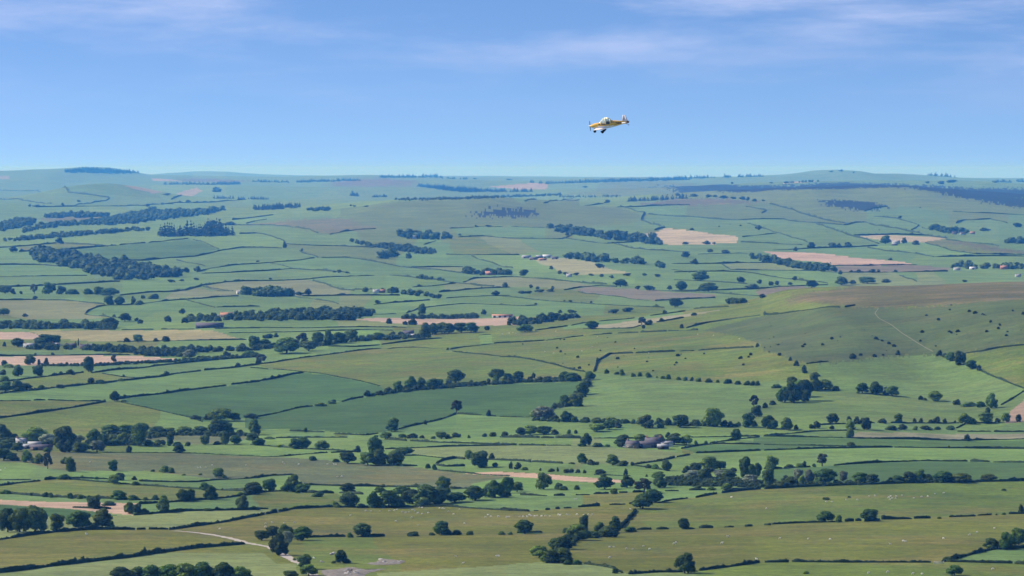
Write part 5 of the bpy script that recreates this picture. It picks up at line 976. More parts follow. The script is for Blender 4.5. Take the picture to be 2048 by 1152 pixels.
('long dark plantation strip below the far ridge','c',-2648,35021,'0,0,18.1 9,-16,14.6 13,122,23 33,57,15.8 55,-41,17.5 67,-34,20.6 73,-26,15.8 109,-227,21.3 118,-169,13.3 117,-87,17.9 131,-67,22 155,-152,21.1 161,-152,23 174,-119,21.5 194,-153,19.4 206,-234,16.4 -489,101,18.9 -471,27,25.4 -444,80,14.3 -424,-28,16.6 -413,-52,24.9 -397,-31,17.7 -391,4,19 -374,21,24.3 -360,-54,24.1 -342,-92,13.4 -331,-82,14.8 -16,-3573,15 -314,6,24.6 -298,-8,19.2 -283,1,21.4 27,-3603,21 -244,-138,25.6 -237,-120,23 -220,-190,19.8 63,-3444,17.4 -194,-158,24.7 100,-3564,15.1 99,-3480,11.9 -152,-178,25.3 137,-3624,15.1 -119,-210,22.8 147,-3448,18.3 194,-3878,14 -86,-183,15.6 214,-3913,21.5 190,-3450,15.1 256,-4082,14.5 212,-3418,15.9 259,-3885,20.8 281,-4023,21.7 253,-3454,15.4 265,-3484,20.5 276,-3456,14.2 325,-3918,20.1 301,-3452,22.3 76,-268,16.3 320,-3433,19.2 332,-3443,21.4 384,-3912,11.5 134,-347,13.7 147,-315,25.4 163,-361,21.4 170,-282,23.2 187,-320,14.8 199,-332,17.4 208,-288,21.2 222,-299,16'),
('dark forest capping the highest far left hill','c',-4341,38969,'0,0,18.2 2,145,17 21,100,23 21,204,30.5 32,224,22.7 40,301,29.3 46,376,25.4 56,414,27.7 81,327,25 71,549,28.1 81,596,29.1 99,636,19.4 111,718,31.4 3,-547,23.5 10,-550,23.8 27,-506,32.5 25,-397,20.8 44,-431,27.7 17,-106,31.9 37,-137,21.1 55,-111,21.6 60,-43,18.1 66,-4,28.5 74,79,21.2 82,111,23.3 93,128,31.9 106,232,23 107,321,28 105,456,31 125,401,21.8 116,601,29.9 130,626,20.4 136,733,19.1 146,792,28 155,821,19.5 159,974,21.9 168,1022,20.5 157,1217,26.7 169,1306,32.6 176,1310,28.1 -22,-903,16.2 -20,-796,19.8 -17,-701,21.3 -6,-685,26.4 13,-746,18.1 15,-615,23 29,-652,28.9 36,-585,27.8 47,-547,25.7 54,-487,28.6 69,-479,29.8 81,-406,24.2 98,-467,18.8 102,-410,26.5 89,-109,19.2 107,-127,29.4 112,-111,22.6 118,28,28.4 119,130,29.1 132,103,21.4 140,208,29.2 143,334,32 153,382,32.4 161,388,31.5 173,421,32.2 175,566,27.4 179,701,22.2 182,826,32.5 194,849,21.7 193,953,20.8 206,979,29.8 202,1173,27.9 212,1205,33.8 204,1456,24.5 220,1412,22.7 213,1625,27.9 231,1661,20.2 243,1671,33.4 -17,-993,30 5,-1131,26.7 10,-1041,31.9 21,-1027,21.9 27,-913,27.8 47,-1000,19.3 63,-988,21.7 74,-925,21.7 65,-780,28.3 81,-798,22.3 97,-791,26.5 107,-774,26.3 112,-665,28.6 118,-548,17.6 125,-553,21.5 129,-457,27.8 135,-328,24.2 143,-291,27 164,-328,26.9 147,-64,31.4 167,-103,31 156,128,18.8 169,113,26 170,229,18.6 198,189,32.7 194,313,18.9 205,321,28.5 194,566,29.1 217,508,29.6 212,676,16.9 219,762,28.7 238,783,26.3 232,905,22.6 248,953,17.4 252,1030,23.8 260,1136,21.1 240,1473,22.7 257,1464,25.7 263,1531,29.4 265,1663,22.3 283,1662,21.8 276,1846,31.4 277,2020,24.8 275,2112,30.5 296,2138,33.9 55,-1119,27.1 70,-1122,27.1 73,-1053,28 90,-1077,28 132,-768,17.3 159,-590,29.4 171,-500,24.5 187,-493,26.8 190,-362,26.3 200,-375,31.4 212,-311,17 208,-180,24.9 198,35,32.4 206,160,32 215,232,25.7 228,234,31.1 234,314,19.9 239,351,24.7 248,433,26.9 246,583,29.5 246,706,32.5 265,741,29.7 270,777,28.4 282,791,20.8 277,1050,29.2 301,933,21.2 286,1191,17.2 278,1427,25.9 292,1485,28.1 292,1573,28.7 314,1497,30.1 320,1663,30.2 324,1733,19.4 310,2017,32.5 328,1998,21.7 328,2223,31.4 337,2221,26.6 347,2273,21.1 367,2351,28.6 274,382,31.8 297,778,26.8 314,920,23.3 330,1194,28.8 353,1716,20.5'),
('blue plantation along the far ridge left of centre','c',-2373,35628,'0,0,18.7 -14,397,13.8 35,-90,13.5 19,405,17.3 22,467,22.8 70,-43,18.4 85,-51,19.7 101,-6,17.1 82,402,16.6 93,407,22.3 140,163,13.3 166,137,14.7 194,105,21.6 206,163,18.4 217,127,13 269,20,18.1 300,-51,12.1 89,-192,21.3 106,-118,21.2 127,-119,15.2 152,-131,17.1 162,-85,15.9 210,-82,18.7 264,-516,18.6 277,-539,12.6 292,-534,12.2 317,-486,14.3 327,-361,11.4 336,-384,22.2 360,-594,11.3'),
('second blue plantation on the far ridge left of centre','c',-1504,36264,'0,0,21.6 -207,20,19.7 -148,-207,15.9 -114,-245,25.8 -94,-356,23.3 -77,-405,13.7 -72,-247,21.2 -61,-204,23.5 -52,-250,18 -32,-301,26.5 -11,-426,24.9 -1,-444,20.6 5,-277,24 23,-429,14.1 41,-434,21.2 70,-917,23.2 60,-316,18.8 79,-342,24.6 124,-912,17 -324,-1037,21.7 -307,-1035,25.3 -317,-551,21.2 -311,-439,17 -298,-461,17.1 -257,-1062,14.1 -268,-542,22.2 -224,-1071,24.5 -249,-395,24.9 -235,-362,20.3 -193,-1037,22.1 -208,-438,21 -165,-1089,17.6 -178,-399,15.5 -124,-1102,19.6 -110,-1106,17.7 -106,-890,16.2 -97,-443,23.6 -63,-912,16.5 -446,-992,17.1 -426,-1191,17.2 -412,-1190,18 -390,-1283,24.8 -386,-1240,15.5 -377,-1192,25.5 -353,-1245,21.9 -343,-1233,17.9 -329,-1326,22.4 -316,-1260,21.7'),
('small wood beside the far green spur','o',-828,16469,'0,0,11.5 16,-13,11.4 30,-16,12.5 38,-32,9.8 45,-70,10 52,-76,13.8 64,-195,9.8 -32,-5,13.1 -22,13,15.2 -13,-43,12 -6,-51,8.4 2,-56,10.4 9,-87,11.3 19,-183,15.2 20,-100,9.5 36,-216,14.5 43,-259,11 53,-261,14.9 59,-286,14.3 66,-287,13 3,-206,12 11,-238,14.7 48,-291,12.4'),
('trees sheltering the white farm on the left slope','o',-517,7599,'0,0,16.7 1,27,10 8,52,12.5 13,51,11.3 19,75,13 30,48,13.7 38,29,14.8 43,21,18.3 49,72,17.5 54,54,14.8 62,50,15 18,-44,11.5 26,-61,13.2 31,-33,14.5 37,-68,11.4 43,-39,15.2 52,-64,12.3 58,-54,10.8 63,-24,16.1 67,-4,13.6 76,-16,17.9 81,-10,15'),
('leafy belt around the orange-roofed house','o',-350,6502,'0,0,12.3 5,21,9.3 12,33,12.5 25,14,9.6 29,28,13.1 33,94,14.2 39,88,12.2 46,91,8.9 51,119,8.2 59,65,8.6 62,69,13.5 68,93,14.1 -79,-104,11.7 -59,-130,8 -51,-141,9.6 -49,-88,10.5 -44,-91,13.3 -39,-76,13.9 -30,-117,9.6 -27,-88,10.6 -21,-102,12.6 -14,-69,14.1 -9,-83,12.5 -4,-77,13.9 0,-60,13.2 9,-73,12.4 14,-86,12.1 23,-95,10.9 24,-74,7.7 33,-94,11.9 38,-76,8.1 44,-66,11.9 51,-88,13.2 55,-61,11.9 63,-78,8.2 65,-39,11.2 70,0,7.8 77,-59,13.7 -96,-217,12.3 -73,-471,12 -63,-494,9.9 -77,-265,12.2 -70,-232,10.5 -50,-509,8.8 -39,-532,9.3 -40,-472,12.3 -34,-492,7.4 -27,-491,7.6 -18,-520,10.3 -17,-495,11.1 -24,-249,12.4 -3,-535,10.8 0,-499,10 9,-534,11.7 16,-549,10.3 21,-538,10.9 23,-526,10.4 30,-552,6.7 15,-138,13.4 40,-522,7.8 45,-522,13.1 53,-512,12.5 56,-494,9.4 65,-542,11.8 69,-524,10.2 73,-553,7.8 80,-542,12 83,-492,10.9 90,-554,7.6 96,-532,10.6 -165,-236,8.3 -159,-280,7.2 -151,-276,10 -146,-295,12.4 -123,-490,10.6 -118,-469,8 -110,-515,12.9 -86,-552,8.9 -81,-551,12.7 -78,-513,8.4 -66,-615,9.2 -65,-557,6.6 -55,-593,7.6 -51,-597,6.8 -46,-612,6.9 -39,-575,10.2 -32,-632,10.3 -28,-621,7.9 -22,-582,8.8 -17,-613,8.7 -14,-584,11.9 -6,-627,7.8 -1,-618,7.8 7,-629,10.1 8,-575,9.8 15,-585,11.7 18,-573,12.9 28,-627,12.2 33,-601,9.8 37,-599,9.2 39,-580,12.7 49,-624,11.5 52,-592,11.8 60,-626,7.7 62,-600,9.8 69,-589,7.2 73,-584,11.4 81,-612,7.4 85,-622,9.4 90,-588,6.9 97,-610,12.9 101,-585,10.2 -152,-431,13.4 -141,-510,9.7 -132,-537,7.8 -111,-592,8.8 -96,-619,9.5 -27,-660,9.7 3,-658,11.7'),
('leafy belt above the pink and yellow fields','o',-794,6046,'0,0,7 2,15,12.4 5,42,11.4 13,23,7.1 14,35,7.6 20,29,13.2 24,52,13.2 31,27,10.5 34,51,7 38,39,13.3 44,25,12.5 54,3,9 60,2,11.8 67,-15,8.5 69,-13,7.8 71,22,8.5 81,-30,6.9 81,16,6.7 87,3,6.8 92,12,11.2 94,26,13.1 108,-46,9.9 126,-119,7.9 136,-64,11.9 144,-112,13.1 151,-140,6.9 168,-175,11.7 177,-181,12.6 181,-180,6.6 193,-196,9.6 195,-194,9.1 12,-102,7.4 8,-45,7.5 9,-26,7.1 26,-98,7.7 22,-30,7.1 26,-39,11.8 32,-50,12 38,-42,6.8 54,-131,11.1 53,-92,12.9 68,-163,8 64,-111,13 77,-170,12 80,-154,12.4 87,-169,12.2 92,-168,6.8 97,-179,8.7 101,-175,10.9 104,-167,10.4 109,-168,7 118,-186,8.2 121,-181,10.8 126,-182,10.6 130,-176,11 136,-189,10.6 142,-188,7.9 146,-184,8.4 155,-227,6.4 159,-226,12.9 163,-203,10.9 168,-201,8.1 172,-204,9.3 178,-218,10.1 182,-221,10.5 187,-231,12.2 192,-217,12.4 199,-235,8.9'),
('hamlet trees strung below the yellow hay field','o',-567,5322,'0,0,6.4 14,-7,8.6 18,-5,6.8 -93,-26,5.5 -87,-42,5.5 -80,-53,9.1 -77,-41,7.4 -74,-17,9.1 -70,-17,8.9 -65,-24,7.9 -66,6,9.2 -59,-20,8.2 -52,-38,8 -38,-42,7.9 -32,-52,6.4 -4,-56,5.2 0,-51,9.7 3,-29,6.1 11,-63,8.1 14,-63,8.2 16,-28,7.7 23,-67,5.4 30,-84,6.2 35,-82,6.3 38,-83,7.3 46,-106,7.7 228,-148,7.3 -59,-73,8.1 -55,-73,9.3 -48,-80,7 -9,-86,5.3 -4,-92,7.8 2,-92,6 11,-133,8 15,-128,7.9 16,-98,7.7 25,-141,9.7 25,-105,7 34,-145,5.5 36,-124,6.9 41,-141,7.4 48,-149,5.3 50,-143,5.1 55,-153,9.1 59,-147,6.7 66,-155,5.5 74,-162,7.4 77,-150,6.9 88,-161,7.8 106,-165,8.7 119,-165,7.6 121,-157,5 127,-159,5.3 132,-164,6 136,-162,5.9 140,-154,8.9 143,-160,9.1 150,-169,8.1 153,-160,6.5 157,-159,5.3 166,-165,8 170,-164,5.1 174,-174,6.4 180,-172,7.2 191,-166,8.3 196,-165,6.5 207,-183,8.1 208,-163,9.6 212,-171,8.1 217,-173,5.1 223,-170,6 226,-175,7.4 230,-169,5 32,-155,5.3 37,-170,7.4 42,-166,8 49,-177,9 50,-167,9.6 57,-177,6.1 60,-166,8.3 65,-186,9.7 69,-185,6.1 76,-193,7.3 79,-179,9.3 83,-189,6 87,-173,7.3 91,-190,5.2 97,-182,6.2 98,-180,7.8 106,-193,5.6 110,-192,7.2 113,-188,7.3 119,-191,9.1 122,-187,5.1 125,-181,6.3 130,-182,9.1 133,-182,8.4 141,-187,5.2 144,-199,8.3 152,-186,6.8 155,-178,9.4 162,-189,9.3 175,-183,5.4 72,-219,5.2 75,-217,5.9 78,-211,8.2 83,-218,9.2 89,-223,8.1 93,-211,9 97,-214,9 101,-216,7.1 104,-219,9.2 110,-223,7.6 113,-204,6.9 119,-209,7.3 122,-204,5.7 126,-204,5.7 131,-221,9.7 134,-224,6.8 140,-215,9.8 143,-215,9.1 88,-240,7.7 93,-244,9.4 97,-239,8.2 101,-248,9.7 107,-246,7.9 111,-251,8.2 115,-245,6.3 117,-235,8.9 124,-252,7.5 127,-232,6 131,-233,5.3 136,-252,9.2'),
('bushy line above the long diagonal hedge','o',-347,5048,'0,0,4.8 3,-5,3.6 5,0,4.2 11,-3,4.4 12,1,4.1 14,-7,3.9 18,-2,3.4 20,-8,3.9 -16,-12,3.2 -15,-14,5 -11,-17,3 -10,-6,4.7 -6,-18,3.4 -4,-10,3.5 -3,-12,2.9 -1,-9,4 3,-21,4.7 4,-13,3.5 8,-17,3.2 10,-21,3 -45,-19,4 -37,-19,3.8 -33,-17,3.6 -31,-20,3.2 -29,-20,5.1 -27,-18,4 -24,-24,3.6 -21,-31,2.9 -20,-19,3.5 -16,-18,3.7 -15,-21,5.1 -12,-24,2.8 -9,-29,4.6 -7,-27,3.5 -60,-39,3.8 -59,-41,4.3 -57,-38,5.4 -55,-33,4.3 -52,-34,5.5 -49,-39,5.2 -48,-30,4.4 -44,-36,5.5 -42,-44,4.6 -39,-44,2.9 -38,-42,4.7 -35,-39,4.3 -34,-34,3.7 -30,-42,4.1 -27,-45,4.6 -24,-41,4 -70,-65,3.5 -67,-67,4.9 -65,-53,3 -63,-58,3.7 -61,-58,4.3 -58,-59,4.1 -57,-54,3.2 -52,-68,4.7 -51,-63,3.8 -48,-60,4.7 -47,-51,4 -44,-52,3.8 -36,-57,5.1 -77,-89,4.5 -74,-78,3.2 -72,-75,5.4 -69,-88,3.4 -67,-75,3.4 -65,-82,3.9 -61,-94,2.9 -59,-91,3.3 -57,-80,4.3 -56,-75,5 -50,-76,5.1 -74,-108,2.8 -72,-117,3 -69,-116,3.8 -68,-101,3.1 -63,-106,5.2 -62,-100,2.8'),
('bushy hedgerow under the tan valley field','o',-429,4954,'0,0,5 -27,-25,4 -20,-20,3.8 -16,-17,3.8 -14,-18,4.6 -11,-10,4.7 -9,-15,5.1 -7,-9,4.9 -5,-8,2.7 -3,-9,2.6 0,-14,3.6 -46,-44,2.9 -44,-39,4.8 -39,-39,4.6 -35,-33,4.4 -32,-30,5 -29,-39,4.9 -27,-35,4.4 -23,-32,3.4 -68,-61,2.6 -66,-58,4.6 -59,-57,3.5 -57,-50,4.9 -55,-53,5.1 -54,-53,2.8 -46,-52,4.2 -82,-78,4.7 -78,-76,4.9 -76,-73,2.6 -73,-76,4.2 -69,-70,4.9 -67,-67,3.5 -160,-82,4.6 -155,-90,3.9 -152,-79,2.7 -146,-85,4.2 -140,-85,4.1 -137,-89,4.2 -136,-84,4.8 -132,-93,4 -131,-82,3.1 -124,-83,4.1 -122,-90,3 -119,-87,4.6 -115,-92,4.9 -110,-87,3.9 -107,-87,5 -101,-88,3.1 -98,-94,3.8 -95,-94,3.1 -93,-97,3.1 -91,-89,4.4 -84,-88,3.3 -82,-87,4.3'),
('trees hiding the small white house mid-left','o',-326,12255,'0,0,22.7 9,13,14.8 65,13,16.8 -25,-59,23 -11,-120,19.2 -1,-107,22 8,-42,23.5 22,-134,17.4 26,-22,20.2 37,-25,17.7 53,-46,13.9 66,-89,24.4 72,-29,13.1 84,-80,13.8 92,-70,17 116,-106,19.9 10,-252,19.3 20,-211,15.2 28,-237,14.8 42,-226,22 53,-287,16.9 63,-255,24.1 71,-212,18.5 86,-356,21.7 91,-333,18.9 116,-321,13.5 125,-251,19.2 134,-227,13'),
('dark round-topped wood on the middle slope','o',-341,10292,'0,0,23.9 7,5,15.7 17,122,27.6 20,111,25.1 66,69,17'),
('long tree belt descending to the straw field','o',133,13464,'0,0,20.4 24,-208,17.5 30,-424,26.8 35,-706,21.8 45,-668,20.1 57,-391,28.9 63,-649,19.6 75,-716,18.3 70,-874,27.6 80,-913,25.4 89,-856,22.2 98,-876,27.7 104,-939,19.3 79,-985,27 94,-1022,25.5 98,-1093,20.8 109,-1068,25.7 117,-1158,24.3 129,-1268,14.2 139,-1095,17.7 147,-1172,18.6 141,-1356,19.2 147,-1406,17.9 156,-1372,13.4 167,-1378,17.7 175,-1405,18.5 187,-1411,26.4 196,-1388,22.5 213,-1404,22.9 163,-1490,24.7 186,-1546,23.6 195,-1566,24.6 210,-1516,24.7 216,-1489,19 230,-1495,17.1 240,-1490,16.4 247,-1512,23.8 263,-1559,14.9 221,-1666,15 225,-1675,18.6 237,-1627,20 246,-1665,23.8 256,-1647,24.1 269,-1659,22.9 268,-1858,17.9 279,-1812,19.5 290,-1720,26 257,-1893,24 269,-1955,17.9 276,-2021,21.5 283,-2025,14.6 299,-1938,20.5 301,-2068,16'),
('wood beside the farmyard of sheds','o',151,10124,'0,0,19.2 19,-25,19.4 35,-46,17.8 43,-80,23.1 41,-162,13.6 47,-144,21.2 56,-145,23.8 61,-226,16.5 67,-193,16.4 84,-202,23.5 109,-316,15.2 124,-546,12.3 131,-566,15.3 153,-668,22 159,-702,16.8'),
('small grove at the end of the farmyard wood','o',348,9295,'0,0,14.2 3,-60,10.7 5,-108,15.5'),
('scrub trailing down the middle slope','o',-478,11616,'0,0,11.8 18,-67,11 23,-129,10.5 37,-179,10.3 39,-156,12.9 53,-207,7.4 53,-226,12.5 60,-285,11.5 68,-393,12.6 79,-411,9.4 87,-438,9.5 92,-377,7.2 97,-439,8.6 105,-437,14 114,-413,13.9 128,-417,13.5 138,-437,13.5 152,-444,10.9 169,-444,9.3 95,-460,12.4 101,-458,14.1 110,-492,13.7 117,-504,9.2 120,-468,7.4 125,-467,7.1 132,-481,7.5 136,-471,13.9 145,-481,12.4 149,-499,10.8 157,-502,11.8 160,-467,11.2 167,-496,10 172,-489,11.6 178,-489,13 185,-501,13.4 191,-516,8.9 120,-539,10.6 132,-560,10.8 138,-570,13.9 143,-564,11.3 148,-581,9.9 154,-554,11.2 159,-530,12.3 167,-571,11.8 172,-576,10 177,-567,10.6 184,-541,11.9 191,-566,12 195,-586,12.9 203,-581,7.6 207,-586,11.1 148,-642,10.4 154,-629,12.6 162,-662,13.7 167,-652,12.2 170,-653,13.3 177,-661,13.2 181,-636,11.2 187,-657,13.5 195,-667,13.8 201,-645,13 207,-655,13.5 211,-649,7.1 169,-697,8 176,-716,8.1 183,-706,12 187,-681,12.2 194,-722,9.3 199,-700,8.9 206,-687,12 208,-686,7.3 216,-685,8.7 220,-697,12.6 227,-692,10.9 234,-697,12.3 240,-716,9.9 190,-749,7.6 199,-758,7 201,-747,11.4 208,-745,10.4 215,-756,13.5 220,-785,8.6 226,-738,11.3 234,-775,8.1 236,-791,11.9 244,-793,7.6 248,-749,12.4 256,-773,12 262,-780,12.5 214,-881,11.4 225,-879,12.3 230,-916,11.6 238,-882,8.1 241,-872,13.6 250,-901,11.7 254,-932,7.3 260,-876,7 265,-854,7.4'),
('far dark forest block behind the flat-topped hill','c',-787,32877,'0,0,28.2 13,-16,21.1 23,-44,27.7 42,-174,27.6 54,-221,25.4 64,-80,28.3 88,-231,25.2 112,-240,21.3 71,-294,19 85,-344,29.4 98,-413,29.2 111,-456,29.1 125,-439,25.6 138,-372,25.3 146,-307,27.4 159,-441,23.9 171,-328,25.3 183,-368,25.4 195,-357,23.7 210,-394,27.7 217,-380,30.5 216,-4091,20.9 232,-4248,20.9 237,-4164,26.1 245,-4090,16.9 262,-4297,20.9 268,-4129,20.6 281,-4097,20.7 229,-484,16.8 300,-4217,20.2 252,-480,26.6 265,-524,20.4 332,-4138,19 286,-549,19.7 251,-4395,24.8 256,-4404,23.5 269,-4338,23.8 279,-4383,25.5 289,-4354,20.3 299,-4377,26.6 314,-4322,23 325,-4359,17 330,-4289,19.9 342,-4371,16.4 352,-4218,17.4 362,-4315,22.7 378,-4311,21.3 386,-4189,21.7 393,-4185,25.1 405,-4351,22.9 415,-4354,25.7 430,-4267,26.8 440,-4334,20.4 449,-4353,21.1 291,-4530,18.7 307,-4583,20.5 320,-4681,23.4 329,-4652,24.6 344,-4615,26.6 355,-4613,23.8 357,-4454,13.6 374,-4603,13.4 382,-4624,17.6 395,-4445,22.7 403,-4661,26.2 415,-4627,22.7 423,-4579,21.9 439,-4673,17.5 449,-4645,23.7 455,-4620,14.1 470,-4618,14.8 477,-4620,26.2 490,-4692,25.2 504,-4688,22 513,-4665,25.1 524,-4659,20.8 353,-4810,26.2 360,-4844,18.1 372,-4828,15 379,-4781,14.8 391,-4828,21.4 399,-4832,24.6 416,-4867,25.7 427,-4842,21.7 431,-4829,24.9 442,-4858,24.4 455,-4789,17.7 466,-4831,25.9 472,-4804,13.4 490,-4866,17.6 499,-4806,14.6 510,-4839,16.6 515,-4855,24.5 529,-4810,26.1 542,-4866,24 551,-4827,17.4 563,-4859,21.1 568,-4760,19.1 583,-4841,13.9 590,-4817,15.8 605,-4884,17.9 614,-4855,23.7 625,-4888,16.7 715,-5013,20.9 823,-5252,24.9 863,-5283,18.6 873,-5271,21.9 923,-5301,24.8 412,-4918,23.2 418,-5047,16.3 433,-4916,21.9 445,-5005,14.8 452,-4974,18.8 463,-5041,19.8 474,-5001,20.5 483,-4915,16 493,-5033,25.2 502,-5015,21.4 526,-5036,17.3 532,-4942,23.6 542,-4917,18.6 558,-4934,21.5 569,-4958,19.5 575,-4978,14 585,-4951,13.9 600,-4963,22.3 630,-5105,15.7 637,-5071,23.8 648,-5218,19.8 663,-5125,15.1 670,-5179,25.2 680,-5326,21.6 688,-5189,19.1 703,-5194,22.8 711,-5224,19.8 725,-5177,14.6 733,-5188,24.4 746,-5335,14.5 777,-5342,14.9 792,-5381,15.8 805,-5282,26.2 824,-5368,20 858,-5442,21.4 864,-5407,17.9 878,-5416,21.8 889,-5459,20.8 897,-5658,13.6 920,-5457,20.3'),
('plantation on the skyline left of the flat-topped hill','c',-1036,44685,'0,0,21.2 -270,12262,35.4 141,-4997,17.6 -227,12225,39.5 57,-29,30.2 -188,12194,28.1 -155,12201,46.2 114,109,21.7 -120,12260,36.3 146,119,35.2 154,145,34.4 -59,12182,45 -260,-6505,19.3 -241,-6536,28.4 -233,-6512,25.3 -211,-6707,23 -196,-6707,23.8 -192,-6500,18.5 -169,-6532,32.2 -162,-6503,16.2 -143,-6601,27.6 -133,-6556,21.5 -113,-6598,19.9 -101,-6518,17.8 -102,-6028,22.8 -84,-6033,31.4 -61,-5893,27.2 -46,-5870,31 -35,-5908,18.3 -27,-5482,25.3 -7,-5677,32.5 3,-5465,28.3 15,-5414,19.4 32,-5463,30.1 35,-5366,30.4 56,-5355,24.8 62,-5282,17.1 95,-5254,22.8 108,-5259,17.7 136,-5244,30.5 199,-5072,26 156,-61,33.6 171,-20,30.6'),
('short plantation beside the skyline plantation','c',-820,44605,'0,0,25.1 6,131,22.5 112,-5041,15.7 81,-468,15.2 97,-493,23.3 202,-5481,13.9 222,-5480,19.3 164,-485,20.1 235,-4802,16.4 303,-5471,16.5 333,-5492,19 342,-5542,21.1 352,-4822,22.2'),
('long blue forest along the middle skyline','c',1714,37581,'0,0,14.1 -386,49,24.7 -373,9,23.6 -360,47,25.9 -345,1,15.7 -322,220,23.4 -309,-6,18.3 -288,223,17.3 -269,173,18 -237,-21,26.7 -214,184,16.6 -210,-17,27 -197,37,23.7 -183,-57,21.3 -168,-36,14.3 -155,-51,23.2 -138,13,14.7 -129,-52,22.4 -114,18,17.7 -100,-23,25.7 -81,-42,14.8 -73,-28,17.1 -55,-59,18.8 -46,-37,19.2 -35,-87,15.4 -18,-156,14.8 1,-86,19 -661,-68,23.9 -654,-115,16.3 -643,-135,24.9 -626,-77,18.4 -609,85,15.8 -599,-129,25.5 -581,-181,19.6 -567,-116,25.2 -557,-90,26.3 -544,-108,16.5 -530,-89,21.1 -514,-189,14.3 -501,-175,15.4 -490,-144,18.2 -473,-106,14.1 -455,-162,16.6 -450,-203,16.2 -434,-128,13.8 -421,-226,15.5 -409,-242,18.7 -389,-259,17.3 -373,-209,20.1 -368,-231,26.8 -353,-202,14.8 -332,-186,20.2 -316,-149,22.5 -304,-120,21.7 -298,-209,18.5 -276,-221,25.1 -260,-129,26.4 -244,-115,14.4 -244,-262,15.5 -223,-290,22 -210,-281,21.2 -200,-270,24 -186,-239,23.4 -166,-290,25.8 -149,-212,24.7 -138,-222,21.4 -131,-262,23.5 -112,-297,27.2 -106,-282,19.6 -90,-254,14.3 -70,-274,20.1 -56,-216,22.3 -44,-294,20.6 -17,-326,18.2 -866,-495,16.9 -834,-451,21.7 -817,-295,16.1 -783,-76,18.5 -779,-275,24.6 -764,-329,22.7 -751,-295,24.3 -738,-331,21.4 -718,-392,21.4 -704,-334,15.9 -694,-434,20.1 -676,-301,25.4 -669,-425,21.7 -655,-317,14.4 -639,-319,25 -626,-394,25 -613,-346,25.7 -592,-301,16.7 -584,-397,20.6 -569,-398,24.2 -556,-305,16 -540,-361,16.4 -531,-419,25.8 -519,-413,21.6 -495,-312,23.4 -495,-585,24 -470,-354,19.9 -462,-412,18 -456,-553,16.4 -429,-375,26.9 -417,-422,20 -419,-751,16.1 -393,-621,27.2 -394,-758,21 -364,-414,26.1 -344,-618,16.8 -335,-661,15.3 -277,-638,20.4 -252,-657,17.9 -1066,-672,18.8 -1043,-671,17.5 -1027,-664,13.9 -1015,-679,27.2 -1001,-669,18.3 -989,-630,23.9 -970,-653,17.8 -956,-572,20.5 -941,-680,24.8 -934,-690,19.7 -925,-913,26.7 -902,-678,14.5 -890,-672,23.9 -878,-942,18.9 -857,-622,25.8 -849,-692,17 -830,-563,16.2 -825,-752,26.9 -800,-519,19.6 -792,-728,17.6 -776,-519,22.1 -775,-958,14.2 -762,-965,24.6 -737,-555,26.3 -720,-723,21.6 -704,-529,17.1 -702,-936,26 -687,-757,15.5 -648,-536,23 -641,-798,21.5 -629,-783,14.7 -511,-795,25.6 -1554,-4110,19.3 -1543,-4104,20.7 -1531,-4106,17.7 -1278,-3982,22.5 -1247,-3955,19.5 -1217,-3796,17.5 -1210,-3911,21.1 -1190,-3776,20.1 -1179,-3984,17.2 -1164,-3766,19.6 -1158,-3827,17.5 -1146,-3927,18.5 -1127,-3795,23.5 -1121,-3937,24.5 -1103,-3772,18.7 -1088,-3839,16.8 -1077,-3920,15.3 -1011,-864,20.7 -995,-917,19.6 -1041,-3788,22 -1029,-3826,17.5 -954,-1057,13.7 -1008,-3859,18.4 -992,-4013,13.9 -975,-3846,24.8 -858,-1035,14 -840,-1059,23 -827,-1074,22.8 -1477,-4317,20.1 -1466,-4303,23.1 -1419,-4376,21.4 -1404,-4375,22.1 -1393,-4349,18.2 -1379,-4280,24.1 -1362,-4207,20.1 -1354,-4314,14.3 -1340,-4220,19.7 -1331,-4233,16.5 -1319,-4183,13.1 -1305,-4101,20.2 -1287,-4144,12.4 -1273,-4064,14 -1262,-4039,13.4 -1250,-4189,22.7 -1237,-4152,19.1 -1227,-4138,19.8 -1204,-4179,13.3 -1189,-4206,17.1 -1422,-4450,15.9 -1408,-4475,12.6'),
('small dark conifer square on the far slope','c',-1101,26828,'0,0,33.3 3,46,24.3 13,52,17.9 30,-46,22.4 39,-108,25.3'),
('tiny far copse beside the conifer square','c',-949,26454,'0,0,11.5 10,33,14.9 17,-11,17.5 27,4,18.5 37,-5,11.8 43,147,12.5 54,114,12.6 64,75,11.5 76,87,19.4 82,86,14.6 91,112,11'),
('thin dark plantation under the moor shoulder','c',594,25312,'0,0,13 9,-46,14.3 22,-75,14.7 26,-37,12 36,-48,8 51,-21,9.9 59,-69,10.9 67,-4,9.5 75,-36,9.5 -24,-4074,10.9 92,-36,10.2 -5,-4072,9.1 -280,253,13.4 -274,272,11.1 -265,-4,11.8 -260,-155,12.7 -246,232,14.9 -239,-154,11 -228,1,15.5 -221,-192,14.1 -213,-155,13.9 -201,4,12.3 -196,-200,14 -182,-157,8.7 -174,-42,13 -164,-31,14.2 -157,-65,15.5 -151,-204,9.9 -134,-115,10.3 -130,-41,10.8 -119,-210,13.3 -98,-86,14.1 -90,-232,14.2 -81,-186,12.1 -75,-178,12.8 -61,-214,15.6 -56,-199,11.3 -45,-250,8.8 -26,-219,8.2 -98,-4016,6.8 10,-151,11.8 -75,-4031,7.2 -67,-4058,11.2 -62,-4494,8.6 -36,-4505,12.7'),
